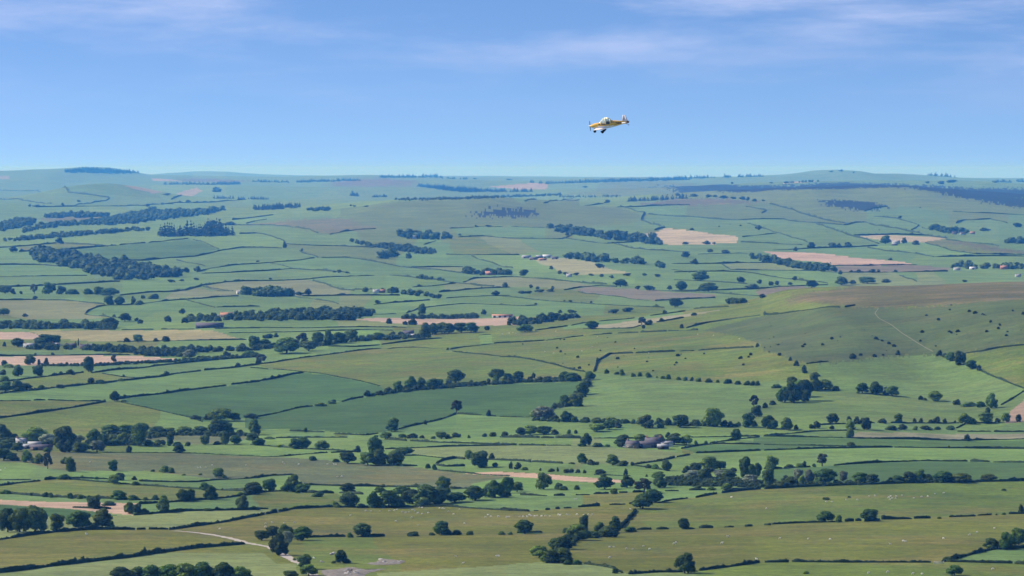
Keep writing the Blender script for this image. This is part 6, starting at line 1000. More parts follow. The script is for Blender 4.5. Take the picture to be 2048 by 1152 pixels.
('plantation above the pinkish hill field','c',782,18853,'0,0,13.5 16,29,11.5 31,15,19.4 34,12,16.6 44,-3,19.6 45,-36,17 63,-11,17.8 -99,44,17.6 -93,29,19.8 -85,66,13.6 -79,69,16.8 -74,25,21.1 -59,-11,19.7 -56,-74,21.3 -50,-70,18.7 -38,-36,15.5 -31,-8,21.2 -28,-39,15.6 -7,-38,18.8 -205,-111,15.5 -192,-59,19.9 -188,-86,18.8 -181,-116,11.2 -167,-7,11.5 -165,-98,17.4 -161,-111,14.9 -149,-80,19.5 -142,-97,20.5 -126,-18,15.5 -122,-86,11.4 -107,-45,19.6 -100,-62,18 -88,-72,17.5 -223,-214,16.9 -211,-157,20.9 -201,-184,17 -194,-165,16.6'),
('trees around the brick farmhouse','o',-106,9100,'0,0,17 5,62,14.9 11,56,11.6 6,-30,15 21,-23,10 26,-24,10.6 34,-83,8.7 38,-68,9.5 45,-53,10.3 52,-54,16.8 61,-94,15.5 64,-77,12.4 74,-69,16.9 78,-84,13.1 84,-109,10.1 89,-82,10.3 96,-110,14.1 103,-122,8.7'),
('grove next to the brick farmhouse','o',27,8849,'0,0,15.7'),
('hedge trees left of the brick farmhouse','o',-213,8771,'0,0,6.5 3,1,6 11,-99,9.8 12,-62,9.9 18,-98,5.7 20,-94,7.3 21,-120,9.8 24,-129,5.7 32,-128,6.6 35,-130,7.7 53,-168,8.3 56,-183,5 61,-183,5.4'),
('trees around the hidden cottage on the middle fields','o',-294,7799,'0,0,10 34,-13,9.2 50,-36,9.4 56,-42,13.1 60,-41,11.8 63,-42,11.1 81,-78,7.7 77,-99,9.7 82,-108,9.7 92,-128,12.2 98,-167,11.6 113,-281,12.2 130,-324,9.8 141,-407,7.8 147,-489,7.4 157,-515,9.4'),
('leafy wood ending at the pink strip','o',-287,6538,'0,0,9.3 4,40,12 16,56,10.4 21,31,15.8 27,60,12 32,73,13 42,49,8.4 43,79,9.6 51,62,10.1 3,-96,15.1 10,-104,14.8 14,-73,12.9 17,-35,14.4 26,-121,13 30,-112,8.9 37,-102,9.8 42,-78,9 45,-65,13.8 21,-574,11.3 29,-621,9.5 33,-620,9.6 37,-572,12.3 41,-561,11.2 49,-577,9.7 53,-586,9.2 22,-664,10.2 26,-669,12.8 30,-649,13.8 39,-671,12.5 47,-667,9.1'),
('tree line along the top of the pink strip','o',-84,6456,'0,0,7.5 9,0,8.3 12,51,6.3 14,32,4.8 18,43,9.2 21,20,9.3 -84,-507,5.7 -81,-509,4.7 -78,-497,8.7 -75,-499,5.8 -69,-476,8.7 -70,-340,7.5 -62,-481,4.7 -58,-474,7 -55,-489,8.4 -52,-490,6.6 -54,-315,6.4 -49,-336,6.9 -52,-72,5.8 -48,-73,9.4 -40,-291,7.6 -41,-78,5.7 -33,-349,5.8 -34,-68,5.7 -27,-323,9.1 -24,-336,6.4 -20,-320,7.5 -17,-349,5.4 -12,-313,6.2 -10,-345,8.1 -5,-327,7.4 -3,-314,5.4 -2,-72,6.3 -1,-75,8.2 4,-50,6.2 8,-75,6.1 13,-322,7.1 15,-59,8.9 20,-337,6.8 21,-31,8 25,-75,8.4'),
('leafy wood on the nose of the near ridge','o',57,5871,'0,0,7.3 14,-24,10 24,6,7.8 29,-21,7.3 34,-3,7.2 39,-11,8.6 -17,-58,9.7 -11,-21,11.6 -9,-18,9.2 -4,-57,7.6 1,-77,13.1 8,-75,10.3 10,-68,11.1 14,-207,8.7 19,-168,9.7 -43,-203,12.6 -40,-157,9.5 -35,-94,7.6 -30,-221,9.4 -26,-205,6.9 -22,-250,9.5 -15,-205,8.3 -11,-231,11.8 -7,-223,10.4 -1,-230,7.1 -61,-256,7.4 -56,-234,12.7 -52,-255,7.4 -47,-290,7.1 -42,-256,11.3 -37,-292,8.6 -23,-271,10.6'),
('hazy tree belt behind the flat-topped hill','o',310,26029,'0,0,14.4 11,-14,16 -186,129,9.8 -145,65,15.1 -139,80,8.7 -128,54,11.2 -115,33,9.9 -104,52,11.5 -96,-54,13.6 -86,20,16.3 -71,-141,14.7 -63,15,14.7 -54,-104,16.2 -37,5,11.3 -32,-57,12.4 -20,-159,15.1 -13,-204,13.2 -1,-62,12.2 11,-200,11.3 18,-207,10.4 -367,160,14.4 -336,149,14.1 -301,140,13.4 -279,168,16.4 -272,183,10.2 -259,156,15.8 -246,127,9.3 -239,139,9.3 -226,95,14.8 -218,70,8.7 -210,35,11.7 -192,43,12.2 -181,71,13.7 -175,-154,9.2 -166,28,9.6 -151,-121,10.7 -142,-167,15.4 -131,-109,8.8 -122,-132,10.1 -108,-154,16.2 -99,-230,15.9 -59,-237,10.8 -453,-9090,10 -441,-9088,7.7 -429,-9099,10.2 -413,-9061,5.9 -398,-8877,5.9 -392,-9044,7.6 -424,160,13.7 -378,-8850,9 -371,-8890,10 -397,140,8.5 -381,69,14.6 -369,94,16.3 -361,78,13.2 -351,15,10.8 -340,93,14.8 -333,81,10.4 -319,-87,13 -311,27,11.3 -297,52,14.1 -285,50,14.4 -277,42,8.9 -265,-124,15.7 -256,-174,10.9 -242,41,13.3 -233,18,15.9 -214,-134,14.3 -199,-171,11.4 -151,-239,15.6 -541,-9097,6.3 -504,-9251,7.8 -496,-9486,9.3 -487,-9511,8.7 -487,-9134,6.7 -481,-9107,9.9 -466,-9557,10.1 -459,-9567,10 -453,-9543,8.5 -447,-9495,6.9 -440,-9507,8.5 -436,-9541,7.4 -428,-9528,10.3 -421,-9524,8.3 -417,-9121,9.4 -408,-9334,5.7 -403,-9110,8 -395,-9120,7.2 -386,-9478,6.7 -384,-9086,7.3 -373,-9091,10.4 -370,-9036,9.2 -355,-8971,7.3 -347,-8933,8.4 -324,-297,12.1 -646,-9214,6.4 -640,-9205,5.4 -636,-9175,7.8 -625,-9234,8.9 -618,-9233,9.1 -609,-9087,10.4 -597,-9248,9.5 -591,-9207,5.6 -586,-9290,8.5 -580,-9138,6.9 -567,-9454,8.9 -564,-9270,6.6 -555,-9278,6.6 -551,-9265,8.3 -540,-9456,5.9 -535,-9511,8.8 -526,-9536,7.6 -519,-9580,8.2 -513,-9527,5.3 -504,-9591,9.6 -500,-9568,9.5 -491,-9567,5.2 -484,-9586,9.6 -479,-9578,7.8 -469,-9603,6.2 -465,-9677,7.6 -454,-9680,6.7 -452,-9601,5.9 -445,-9648,10 -435,-9640,7.4 -417,-9611,6.5 -410,-9590,6.3 -396,-9558,9.3 -776,-9237,9.4 -759,-9238,10.5 -742,-9246,5.9 -734,-9226,7.3 -728,-9241,10.2 -721,-9277,5.7 -711,-9212,5.6 -707,-9255,9.4 -701,-9236,7 -692,-9216,9 -686,-9228,7.4 -676,-9254,7.1 -672,-9286,8.6 -659,-9433,9.7 -652,-9487,8.6 -645,-9492,9.2 -641,-9275,5.8 -632,-9509,9.3 -623,-9483,6.4 -619,-9438,6.7 -613,-9465,8.7 -604,-9542,6.4 -599,-9509,7 -590,-9534,9.9 -581,-9537,8.7 -575,-9541,8 -569,-9590,8.7 -563,-9619,8.8 -554,-9561,8.1 -546,-9634,7.9 -542,-9627,7 -530,-9666,7 -522,-9613,7.6 -495,-9686,8.9 -486,-9689,6.9 -811,-9227,9.9 -797,-9294,5.8 -789,-9423,8.7 -780,-9432,10.3 -774,-9421,5.3 -760,-9603,8.8 -761,-9358,9.3 -751,-9458,9.1 -739,-9641,7.6 -738,-9446,7.5 -731,-9446,7.5 -719,-9460,7.7 -705,-9473,6.9 -687,-9640,9.1 -675,-9607,5.8 -666,-9635,8.6 -611,-9629,10'),
('tree belt under the long pink field','o',621,10049,'0,0,16.3 9,16,10.4 16,-41,17.8 14,-147,14.7 14,-302,17.8 19,-302,11.7 32,-298,17.6 27,-440,9.8 32,-427,19.2 40,-410,16.9 31,-538,15.3 44,-526,16 53,-548,17 45,-608,13.7 49,-657,14.5 54,-709,16 59,-775,17.1 61,-810,18.1 67,-844,10 75,-791,10.5 79,-804,13.5 98,-852,17.1 66,-894,14.5 67,-954,9.3 73,-934,17.5 80,-955,14.1 85,-987,9.5 92,-944,13.9 98,-975,13.4 104,-935,14.2 112,-936,18.3 114,-979,15.1 102,-1019,13.6 126,-1027,14.7'),
('trees round the far right-hand village','o',1428,13268,'0,0,15.7 8,-14,20.4 19,7,22.3 33,-9,17.1 9,-123,14.1 14,-207,13.9 30,-136,19.7 34,-174,13.2 57,-140,17 58,-164,11.1 0,-385,13.2 10,-415,19.2 2,-574,15.8 26,-411,20.9 39,-405,18.3 61,-235,21.5 48,-429,11.4 81,-227,19.2 80,-377,14.2'),
('trees beside the white sheds at the right edge','o',1085,9572,'0,0,9.2 15,58,11 24,65,10.9 28,58,17 30,7,10.3 43,58,12.9 46,59,18.1 50,40,13.7 -3,-30,10.3 29,-55,16.9 39,-23,10.4 47,-68,11.3 62,-72,11.2 73,-85,15.9 95,-76,12.7 97,-107,12.2 107,-96,10.8 112,-148,17.3 112,-182,13.2 122,-151,16.3 120,-201,10.8 134,-165,17 144,-128,12.5 142,-191,15.3 143,-202,9.6'),
('dark wood peeping over the near brown ridge','o',316,5594,'0,0,10.7 4,-13,8.4 5,-26,9.6 9,-37,8.9 13,-46,9.4'),
('flat plantation block on the far right skyline','c',4317,40365,'0,0,19.2 14,-24,19.3 31,-24,28.8 -1,-650,23.5 11,-650,35.8 67,-674,32.1 100,-674,23.6 109,-674,36.8 -21,-2011,26.1 5,-2011,22.7 45,-2034,18.6'),
('low plantation on the skyline at the right edge','c',4745,36578,'0,0,13.7 9,-12,23.9 -3,-214,23.9 40,-10,25.3 29,-190,24.3 65,-39,16.6 80,6,18.7 -1472,-10108,12.3 -1512,-10518,13.8 -1504,-10519,12.3 -292,-847,24.8 -274,-806,23.8 -254,-815,17.2 -242,-825,20.3 -225,-781,25.8 -221,-812,25.2 -208,-824,14.2 -196,-816,15.5 -189,-860,15.1 -165,-782,24.7 -160,-851,14.7 6,-395,23.1 39,-261,26.8'),
('long plantation on the skyline left of the knoll','c',2243,38488,'0,0,22.5 13,-11,28.3 45,24,20.5 55,-436,28 109,151,27.5 127,176,30.2 140,197,16.6 200,766,22.5 224,818,21 419,3477,28 268,820,24.5 292,806,21.2 -148,-177,29.2 -163,-678,27.1 -148,-633,24.1 -107,-153,22.8 -95,-185,22.1 -28,-489,24.9 -5,-638,22.8 -564,-756,29.8 -554,-764,21 -509,-791,28.9 -474,-813,21.4 -455,-812,28 -448,-839,23.7 -427,-862,26.9 -416,-918,17.6 -408,-896,22.8 -386,-792,26.9 -375,-782,22.6 -347,-781,31 -313,-816,19.4 -284,-813,17.7 -676,-921,29.3 -660,-890,29.7 -650,-921,17.4 -632,-756,27.1 -616,-742,26.6 -606,-887,30.7 -594,-894,24.8 -580,-800,20.1 -568,-900,22.3 -521,-923,20.4'),
('faint wood in the hollow below the knoll','o',1974,26462,'0,0,13.8 5,-11,14.6 21,-23,12.6 27,1,15.7 49,-22,16.2 58,-17,14.2 66,-72,15.9 113,76,12.9 -111,-79,15.6 -100,-53,10.4 -88,-3,8.9 -77,-27,12.8 -64,-15,11.6 -24,-52,11.9'),
('small grove at the right edge under the village','o',1489,11723,'0,0,11.3 1,-35,11.2 13,-13,17.5 19,6,17.5 21,-57,14.5 34,11,13 27,-117,16.8 36,-80,20.9 47,-30,14.7 54,-38,16.4'),
('understorey shrubs filling the blossoming thicket','o',132,2999,'0,0,3.2 -5,-19,3.4 -4,-17,2.1 -1,-6,2.7 0,-16,2.6 2,-13,2.5 4,-13,2.6 5,-21,2.8 7,-13,2.6 8,-17,3.2 10,-15,2.5 12,-20,3.1 14,-24,3.2 -11,-35,2.6 -9,-37,3.7 -7,-35,2.9 -5,-30,2.4 -4,-36,3.1 -2,-38,3 0,-37,3.1 2,-33,2.7 3,-36,3.4 6,-30,2.7 7,-29,2.1 8,-33,3.7 11,-38,2.5 12,-38,3.4 14,-42,3.1 15,-43,2 17,-45,2.6 18,-45,2.8 21,-44,2.3 22,-48,2.6 24,-48,3.4 26,-41,2.9 28,-50,3.8 -15,-50,2.1 -14,-47,3.7 -12,-41,3.6 -10,-47,2.1 -8,-42,2.8 -8,-52,2.6 -5,-46,3.1 -3,-53,2.5 -2,-44,3.5 0,-54,2 2,-54,2.9 4,-50,3.2 5,-54,2.4 7,-48,2.2 9,-52,3.3 10,-55,3.7 12,-53,2 14,-53,2.9 15,-54,2 17,-54,2.7 19,-54,3.7 21,-60,2.3 22,-53,2.8 24,-60,2 26,-53,3 28,-65,3.7 29,-63,2.4 31,-55,2.7 33,-65,2.4 34,-65,2.5 36,-62,2.8 38,-65,3.3 39,-66,3.4 -19,-59,2.9 -17,-59,2.8 -15,-58,3 -13,-60,2.1 -12,-62,2.5 -10,-65,2.2 -8,-56,2.5 -6,-59,3.1 -5,-60,2.5 -3,-62,2.9 -1,-58,3.4 0,-68,2.8 3,-59,3.7 4,-69,2.2 6,-63,2.9 8,-64,2.3 9,-66,2.3 10,-68,3.2 13,-70,2.8 14,-65,3 16,-66,3.2 18,-66,2.8 19,-68,3.1 21,-71,3.1 23,-67,2.2 25,-67,3.3 26,-70,3.7 27,-74,3.4 30,-69,3.2 31,-78,3.6 33,-76,3.4 35,-77,2.1 36,-76,2.5 38,-81,2.2 39,-74,3.6 42,-77,2.8 43,-75,3.5 45,-77,3.2 47,-80,2.9 -23,-74,2.9 -22,-74,2.3 -20,-69,2.1 -19,-66,3.1 -17,-67,2.3 -14,-67,1.9 -13,-69,3 -12,-77,2.7 -10,-69,2.3 -9,-77,2.9 -6,-72,3 -5,-78,2.8 -3,-78,2 -1,-74,3.5 1,-78,3.6 3,-72,3 4,-78,3 6,-77,3.7 7,-77,2.8 9,-76,2.4 11,-79,2.2 12,-83,2.5 15,-79,3.6 16,-84,3 17,-86,2.8 19,-86,3.2 21,-83,3 22,-82,2.1 25,-87,3.2 27,-83,3.3 28,-81,2.6 30,-84,2 31,-82,3.5 34,-85,2.3 34,-90,2.5 36,-85,3.7 38,-85,3.6 39,-93,2 41,-93,2.4 43,-94,2.9 45,-92,2.7 47,-91,2.3 48,-89,2.3 50,-90,3 51,-98,3.6 53,-95,2.7 -23,-84,3.6 -21,-81,2.5 -20,-79,3.1 -17,-84,3.3 -16,-81,2.2 -15,-85,3 -12,-82,3.5 -11,-87,3.5 -10,-88,3 -8,-86,2.6 -6,-89,3.8 -5,-87,2.3 -2,-85,2.9 -1,-91,3.3 0,-88,2.3 2,-89,2 4,-86,2.4 5,-93,3.3 7,-94,2.9 9,-89,2.4 11,-87,2.6 13,-93,2.1 15,-92,3.5 16,-94,2.6 18,-91,2.4 19,-94,3.4 21,-94,2.4 23,-94,2.6 25,-99,3.6 26,-93,3.3 28,-96,2.4 30,-101,2.2 32,-95,2.5 33,-102,2.4 34,-100,2.7 36,-100,2.4 39,-97,3.6 39,-103,2.4 41,-102,2.7 43,-106,2.4 45,-101,3 46,-103,2.9 48,-105,2.1 50,-106,2.7 52,-104,2.5 53,-109,3.2 55,-108,3.4 56,-109,3.6 59,-107,3.6 60,-112,1.9 61,-113,3.7 63,-106,3.7 65,-114,3.1 67,-109,2 69,-114,2.6 70,-117,2.7 71,-116,3.7 74,-116,2.4 76,-115,2.3 79,-116,2.8 80,-119,3.4 81,-118,2.1 83,-119,3.3 107,-127,1.9 116,-128,3.2 119,-127,3.3 124,-130,2.8 125,-125,3.7 130,-125,3.6 132,-130,3.7 134,-128,2.2 135,-129,2.5 -17,-93,2.7 -15,-95,2.5 -14,-98,3.5 -12,-93,2.2 -11,-100,1.9 -9,-92,3.1 -7,-93,2.2 -5,-94,2 -4,-100,3.4 -2,-98,2.3 -1,-97,3.2 1,-99,3.7 3,-97,2.1 5,-100,3.6 7,-103,2.1 8,-101,2.9 10,-104,3.2 12,-101,3.5 13,-102,3.2 15,-103,2.8 17,-103,2.7 18,-107,2.5 20,-107,3.1 22,-109,2.1 23,-107,3 24,-109,2.2 26,-108,2.7 29,-105,3.5 30,-109,3.3 32,-108,3.5 34,-112,2.3 35,-112,2.9 37,-112,2.7 39,-109,2 40,-116,2.4 42,-116,3.2 44,-112,3.4 46,-111,2.3 47,-115,3 48,-116,3.1 50,-119,2 52,-117,3.2 54,-116,3.7 55,-116,2.9 57,-117,2.4 59,-118,1.9 60,-121,3 62,-121,3.3 63,-124,2.9 65,-125,2.3 67,-125,3.5 69,-124,2.9 70,-120,3.1 71,-126,2.3 73,-126,2.7 75,-127,3.7 77,-126,3.5 79,-125,2.9 80,-124,3.3 81,-129,3 83,-129,3.3 85,-132,3.7 86,-131,2.6 89,-127,2.4 90,-129,3.1 92,-133,3.4 94,-134,2.2 96,-130,3.4 97,-130,2.5 98,-131,3.5 100,-136,2.5 101,-137,3.2 104,-131,2 106,-130,1.9 108,-133,3 109,-132,3.4 110,-134,3.3 112,-132,2.3 114,-134,2.3 116,-132,2.7 117,-136,2.8 119,-133,3.5 121,-133,1.9 122,-133,2.6 124,-136,2.2 -9,-104,2.7 -3,-105,2 -1,-105,3.6 0,-106,2.7 2,-106,1.9 3,-112,2.3 4,-113,2.4 7,-107,3.3 8,-112,3 10,-114,3.6 11,-115,3.3 13,-116,2.7 15,-116,2.4 17,-117,3.4 18,-114,3 20,-118,2.3 22,-115,1.9 23,-118,2.6 27,-120,3.1 29,-118,2.9 30,-123,2.1 32,-119,2.3 34,-120,2.9 35,-119,2.8 37,-124,3.3 38,-126,3.7 41,-122,3.7 42,-124,1.9 43,-124,2.8 45,-125,3.1 47,-129,2.5 49,-122,3.4 50,-124,2.9 52,-127,2.5 54,-131,3 56,-128,2.5 58,-125,2.5 59,-127,2.8 60,-127,2.8 62,-127,3 64,-134,3.2 66,-128,3 67,-129,3.3 68,-135,3.3 70,-137,3.7 72,-137,2.7 73,-135,3.1 76,-138,2 77,-134,2.1 78,-138,2.2 81,-134,2.9 82,-139,2.5 83,-142,2.2 85,-137,1.9 87,-136,3.7 91,-137,2.4 93,-141,1.9 95,-140,2.1 97,-141,3.5 101,-141,3.3 102,-140,2 36,-130,2.2 37,-131,2 39,-131,2.5 41,-131,2.5 43,-136,2.4 45,-135,3.7 47,-140,2.4 49,-134,2.1 50,-136,1.9 52,-140,3.2 57,-140,3.6 60,-141,3.3 64,-140,2 65,-139,2.8'),
('low shrubs along the leafy row over the upper sheep pasture','o',338,2908,'0,0,1.7 2,3,1.7 3,1,2.7 4,-5,2 -52,-23,3.1 -44,-22,2.7 -39,-23,1.7 -36,-19,2.1 -34,-21,3 -32,-17,3 -30,-21,3.2 -29,-21,2.6 -27,-21,1.8 -25,-18,1.8 -23,-19,3.2 -20,-14,2.7 -20,-17,2 -18,-17,2 -16,-18,2.1 -15,-18,1.7 -13,-13,1.9 -11,-12,2.6 -9,-13,2.6 -5,-13,2.1 -2,-10,2 -1,-10,2.3 1,-12,1.9 5,-7,3 -59,-32,2.7 -57,-28,2.5 -56,-27,2.2 -54,-32,2.7 -53,-32,2.4 -52,-29,2.2 -42,-26,2.2 -37,-25,2.7 -35,-25,2.6'),
('undergrowth in the leafy belt past the white-walled farm','o',-311,3645,'0,0,4.4 3,2,2.7 15,6,4.3 23,8,3.8 34,10,4.6 -60,-44,2.9 -57,-44,2.5 -53,-37,4.8 -50,-38,4.1 -48,-37,2.5 -44,-30,2.7 -41,-32,3.5 -38,-29,3.9 -36,-33,2.6 -35,-25,3 -33,-22,3.4 -29,-29,4.4 -27,-31,2.5 -25,-19,4.4 -21,-27,3.4 -19,-25,3.6 -17,-21,3.2 -14,-20,3.6 -11,-24,3.1 -10,-10,2.5 -8,-15,4.8 -5,-11,4 -3,-12,3.7 0,-8,2.9 3,-13,3.1 4,-7,3.7 7,-7,4.7 10,-12,3.3 12,-2,4.6 14,-5,3.7 17,-4,3.5 19,-2,3.8 22,0,4.1 24,1,4.8 27,-6,4.9 30,-1,2.9 31,4,4 34,0,3.7 37,0,2.7 39,4,3.1 42,3,4.9 44,4,3.6 48,-5,3.8 50,-1,2.7 52,6,2.8 55,-2,4.9 57,5,3 61,-4,3.9 63,-4,2.8 65,-4,3 67,-5,3.5 69,-1,4 -64,-64,2.5 -62,-59,4.7 -58,-65,4.5 -56,-64,3.9 -54,-61,4.7 -54,-52,4 -51,-51,4.7 -48,-59,3.8 -44,-56,3.1 -43,-54,2.9 -40,-54,2.6 -39,-44,3.8 -36,-51,3.5 -33,-47,3 -30,-53,4.6 -28,-44,4.2 -25,-46,4.9 -24,-44,3.2 -22,-41,2.9 -19,-36,3.3 -16,-40,4.3 -13,-40,3.3 -12,-29,4.6 27,-16,3 32,-15,2.8 36,-14,4.8 39,-17,4.3 42,-10,4.2 44,-15,2.6 47,-10,3 56,-12,3.2 61,-9,3.5 -68,-80,2.5 -65,-80,4.2 -63,-79,2.6 -61,-75,4.3 -58,-77,4.3 -56,-81,4 -53,-75,3.6 -52,-75,3.4 -49,-74,2.5 -47,-74,2.7 -45,-75,3.6 -42,-71,3.6 -41,-66,4.4 -36,-74,4.2 -36,-61,3.1 -32,-66,3.9 -31,-64,3.9 -29,-58,4.3 -25,-63,4.2 -24,-64,2.7 -21,-63,3.4 -19,-63,4.5 -16,-54,3.3 -72,-99,3.3 -69,-91,4.4 -66,-98,3.6 -63,-89,2.6 -60,-96,2.9 -58,-93,3.6 -56,-89,4 -54,-90,4.4 -52,-94,4.3 -49,-84,4.4 -47,-86,2.7 -45,-83,3.6 -42,-92,4.3 -41,-80,4.7 -37,-79,4.4 -34,-85,4.1 -33,-85,4.7 -29,-84,3.4 -28,-77,2.8 -23,-73,4.7 -71,-107,4.5 -68,-109,3.6 -65,-105,4.2 -64,-109,4 -61,-107,3.3 -59,-101,4.1 -56,-110,3.1 -54,-102,4.3 -50,-110,4.7 -49,-99,3.6 -45,-107,4.3 -43,-109,4 -41,-106,4.5 -39,-105,4.7 -36,-106,4.7 -34,-102,3.1 -31,-103,3.6 -31,-93,2.7 -28,-92,4.1 -72,-124,2.7 -71,-121,3.6 -67,-126,3.4 -65,-123,4.4 -63,-122,4.2 -60,-126,4 -58,-122,4.4 -55,-120,3.1 -53,-119,4.7 -51,-115,4.7 -49,-118,3 -45,-119,3.1 -43,-122,3.1 -42,-119,3.5 -39,-122,2.4 -36,-118,3.1 -35,-112,4.6 -31,-115,3.4 -29,-114,4 -27,-113,2.5 -24,-111,2.8 -73,-138,3.2 -70,-133,4.2 -68,-137,3.2 -66,-137,3 -63,-133,2.5 -60,-131,4.1 -58,-136,3.3 -56,-134,4.7 -54,-130,3 -50,-135,3.7 -49,-129,3.2 -46,-133,4.6 -43,-135,4.2 -42,-126,3.1 -40,-127,4.5 -36,-131,3.3 -34,-126,2.6 -31,-132,3 -30,-125,4.3 -27,-131,3.6 -24,-121,3.7 -71,-156,3.2 -70,-150,2.7 -68,-146,4.7 -65,-155,4.6 -63,-147,4.5 -60,-153,2.4 -57,-151,3.7 -56,-143,4.5 -52,-149,3.3 -50,-152,3.9 -49,-142,4.7 -45,-152,2.7 -42,-151,2.8 -41,-147,2.9 -38,-147,2.7 -35,-147,3.5 -33,-145,4.6 -31,-140,3.9 -30,-138,2.5 -28,-139,4.1 -24,-142,4.2 -21,-140,3.8 -72,-161,2.4 -66,-164,3.4 -65,-164,3.1 -61,-166,4.7 -60,-161,4.6 -56,-168,3.8 -55,-158,4.4 -52,-168,4.2 -49,-165,4.2 -48,-157,2.6 -45,-165,4.3 -42,-161,3.1 -41,-154,2.9 -40,-154,2.7 -37,-157,4.1 -34,-161,2.6 -31,-161,2.9 -29,-162,3.5 -26,-159,3.3 -24,-152,4.6 -23,-154,3.6'),
('undergrowth behind the white-walled farm','o',-461,3523,'0,0,4.7 5,5,3.8 7,4,4.7 9,8,5.6 12,-2,5 14,9,3.8 16,8,3.8 19,1,5.4 22,6,4.2 24,7,4.9 27,3,3.1 30,2,3.3 31,8,3.3 36,-5,3.6 37,4,3.4 42,-3,4.5 46,-4,5.3 -4,-14,5 -1,-9,4.2 0,-12,4.6 2,-8,3.6 4,-5,5 9,-18,4.6 11,-15,5.3 13,-6,4.7 15,-11,4.7 19,-17,5.2 21,-15,4.9 24,-15,5.3 26,-20,3.6 29,-18,5.5 31,-14,5.3 33,-19,3 34,-10,5.4 37,-12,5.5 41,-21,4.1 42,-12,5.2 46,-22,4.6 49,-23,3.5 50,-19,5.7 53,-15,5.6 56,-20,3.1 57,-16,4.3 61,-22,3.5 65,-18,4.1 -1,-28,3.6 0,-21,3.2 3,-23,3.1 6,-30,4.1 9,-25,3.1 11,-22,3.4 52,-34,3 54,-39,5.9 57,-42,3.8 60,-41,3.1 62,-36,4.4 63,-35,5 66,-30,5 69,-37,5.6 70,-33,4.7 73,-41,4 4,-54,5.7 6,-46,3.1 8,-45,5.4 9,-44,5 11,-42,5.1 68,-51,3.2 71,-48,5.2 74,-50,4 3,-64,3.1 8,-72,4.5 9,-68,5.5 73,-77,5.3 75,-74,5.7 77,-72,4 79,-74,4.6 6,-92,3.3 10,-110,5.4 76,-110,5.7 78,-110,4.2 80,-100,4.5 80,-91,4 12,-130,5.2 78,-120,4.3 81,-128,3.6 84,-123,5.3 86,-137,4.6 80,-149,3.3 87,-147,5.3'),
('undergrowth of the wooded gully in the foreground','o',60,2391,'0,0,4.2 4,14,3 -5,-15,4.2 -3,-22,4 -2,-22,4 1,-6,3 3,-22,3 -12,-41,2.5 -11,-35,3.1 -8,-48,2.2 -7,-42,4.1 -4,-46,3.3 -2,-35,3.9 1,-38,2.9 -16,-69,2.2 -14,-57,3.3 -11,-59,2.3 -10,-59,4.2 -23,-87,3.3 -21,-84,2.9 -19,-75,2.9 -24,-102,3.8 -23,-97,3.3 -25,-111,3 -24,-108,3.4 -28,-130,3.2 -27,-131,3.1 -25,-134,3.6 -29,-147,2 -27,-138,2.2 -26,-139,3.2 -34,-161,3.8 -33,-159,2.6 -31,-154,3.1 -29,-156,3.6 -27,-158,3.7 -35,-168,3.8 -34,-171,3.5 -32,-171,3.9 -30,-172,2.4 -35,-190,3.7 -33,-189,3.1 -32,-182,2.3 -36,-201,2.1 -35,-198,3.3 -33,-201,3.1 -30,-197,2 -38,-213,3.1 -36,-216,2.4 -33,-213,3.5 -31,-215,3.8 -29,-214,3.8 -38,-226,3.5 -36,-228,2.4 -34,-228,3.6 -33,-234,2.9 -31,-231,2.8 -29,-223,3.5 -39,-247,2.2 -37,-245,2 -36,-238,2.8 -34,-242,2.7 -32,-246,3.1 -30,-240,2.4 -40,-257,3.6 -38,-260,2.8 -37,-259,3.7 -35,-258,3.7 -32,-259,3 -31,-259,3.6 -29,-253,3.6 -42,-267,2.9 -39,-274,2.9 -38,-272,2.1 -36,-274,3.3 -34,-271,2.2 -32,-269,2.1 -31,-268,3.8 -29,-273,3.7 -40,-279,2.7 -36,-282,2.7 -35,-278,2.3 -31,-286,3.3 -29,-280,3.3 -28,-278,2.3'),
('bushy growth down the side of the dark wheat','o',82,4222,'0,0,6.2 -2,-29,6.7 0,-33,5.3 -4,-51,5.8 -1,-44,4.5 -5,-78,6.4 -2,-78,6.4 -7,-98,4.8 -4,-101,6 -2,-89,5.3 -7,-116,6.1 -4,-118,3.4 -7,-134,4.7 -6,-126,3.4 -6,-140,5.3 -11,-161,3.9 -8,-162,6.2 -6,-161,5.3 -10,-175,4.7 -8,-175,6.2 -15,-186,5.6 -12,-190,3.7 -9,-182,5.9 -17,-203,5.1 -13,-203,5.3 -11,-195,4.6 -8,-204,4 -18,-208,3.3 -16,-217,3.9 -13,-212,5 -10,-213,3.3 -21,-226,4.3 -16,-231,4.6 -14,-231,4.8 -12,-230,5.1 -23,-250,3.9 -19,-254,3.5 -16,-247,4.6 -14,-244,4.4 -26,-271,5.4 -23,-273,6 -20,-263,3.6 -18,-261,3.2 -29,-288,5.8 -25,-288,5.6 -23,-279,4.3 -20,-290,5.6 -33,-307,4.9 -30,-307,5 -28,-309,4.6 -25,-311,5.4 -22,-317,5.2 -34,-315,3.3 -32,-333,4.5 -28,-330,4.8 -26,-323,4.2 -36,-336,5.4 -34,-343,3.2'),
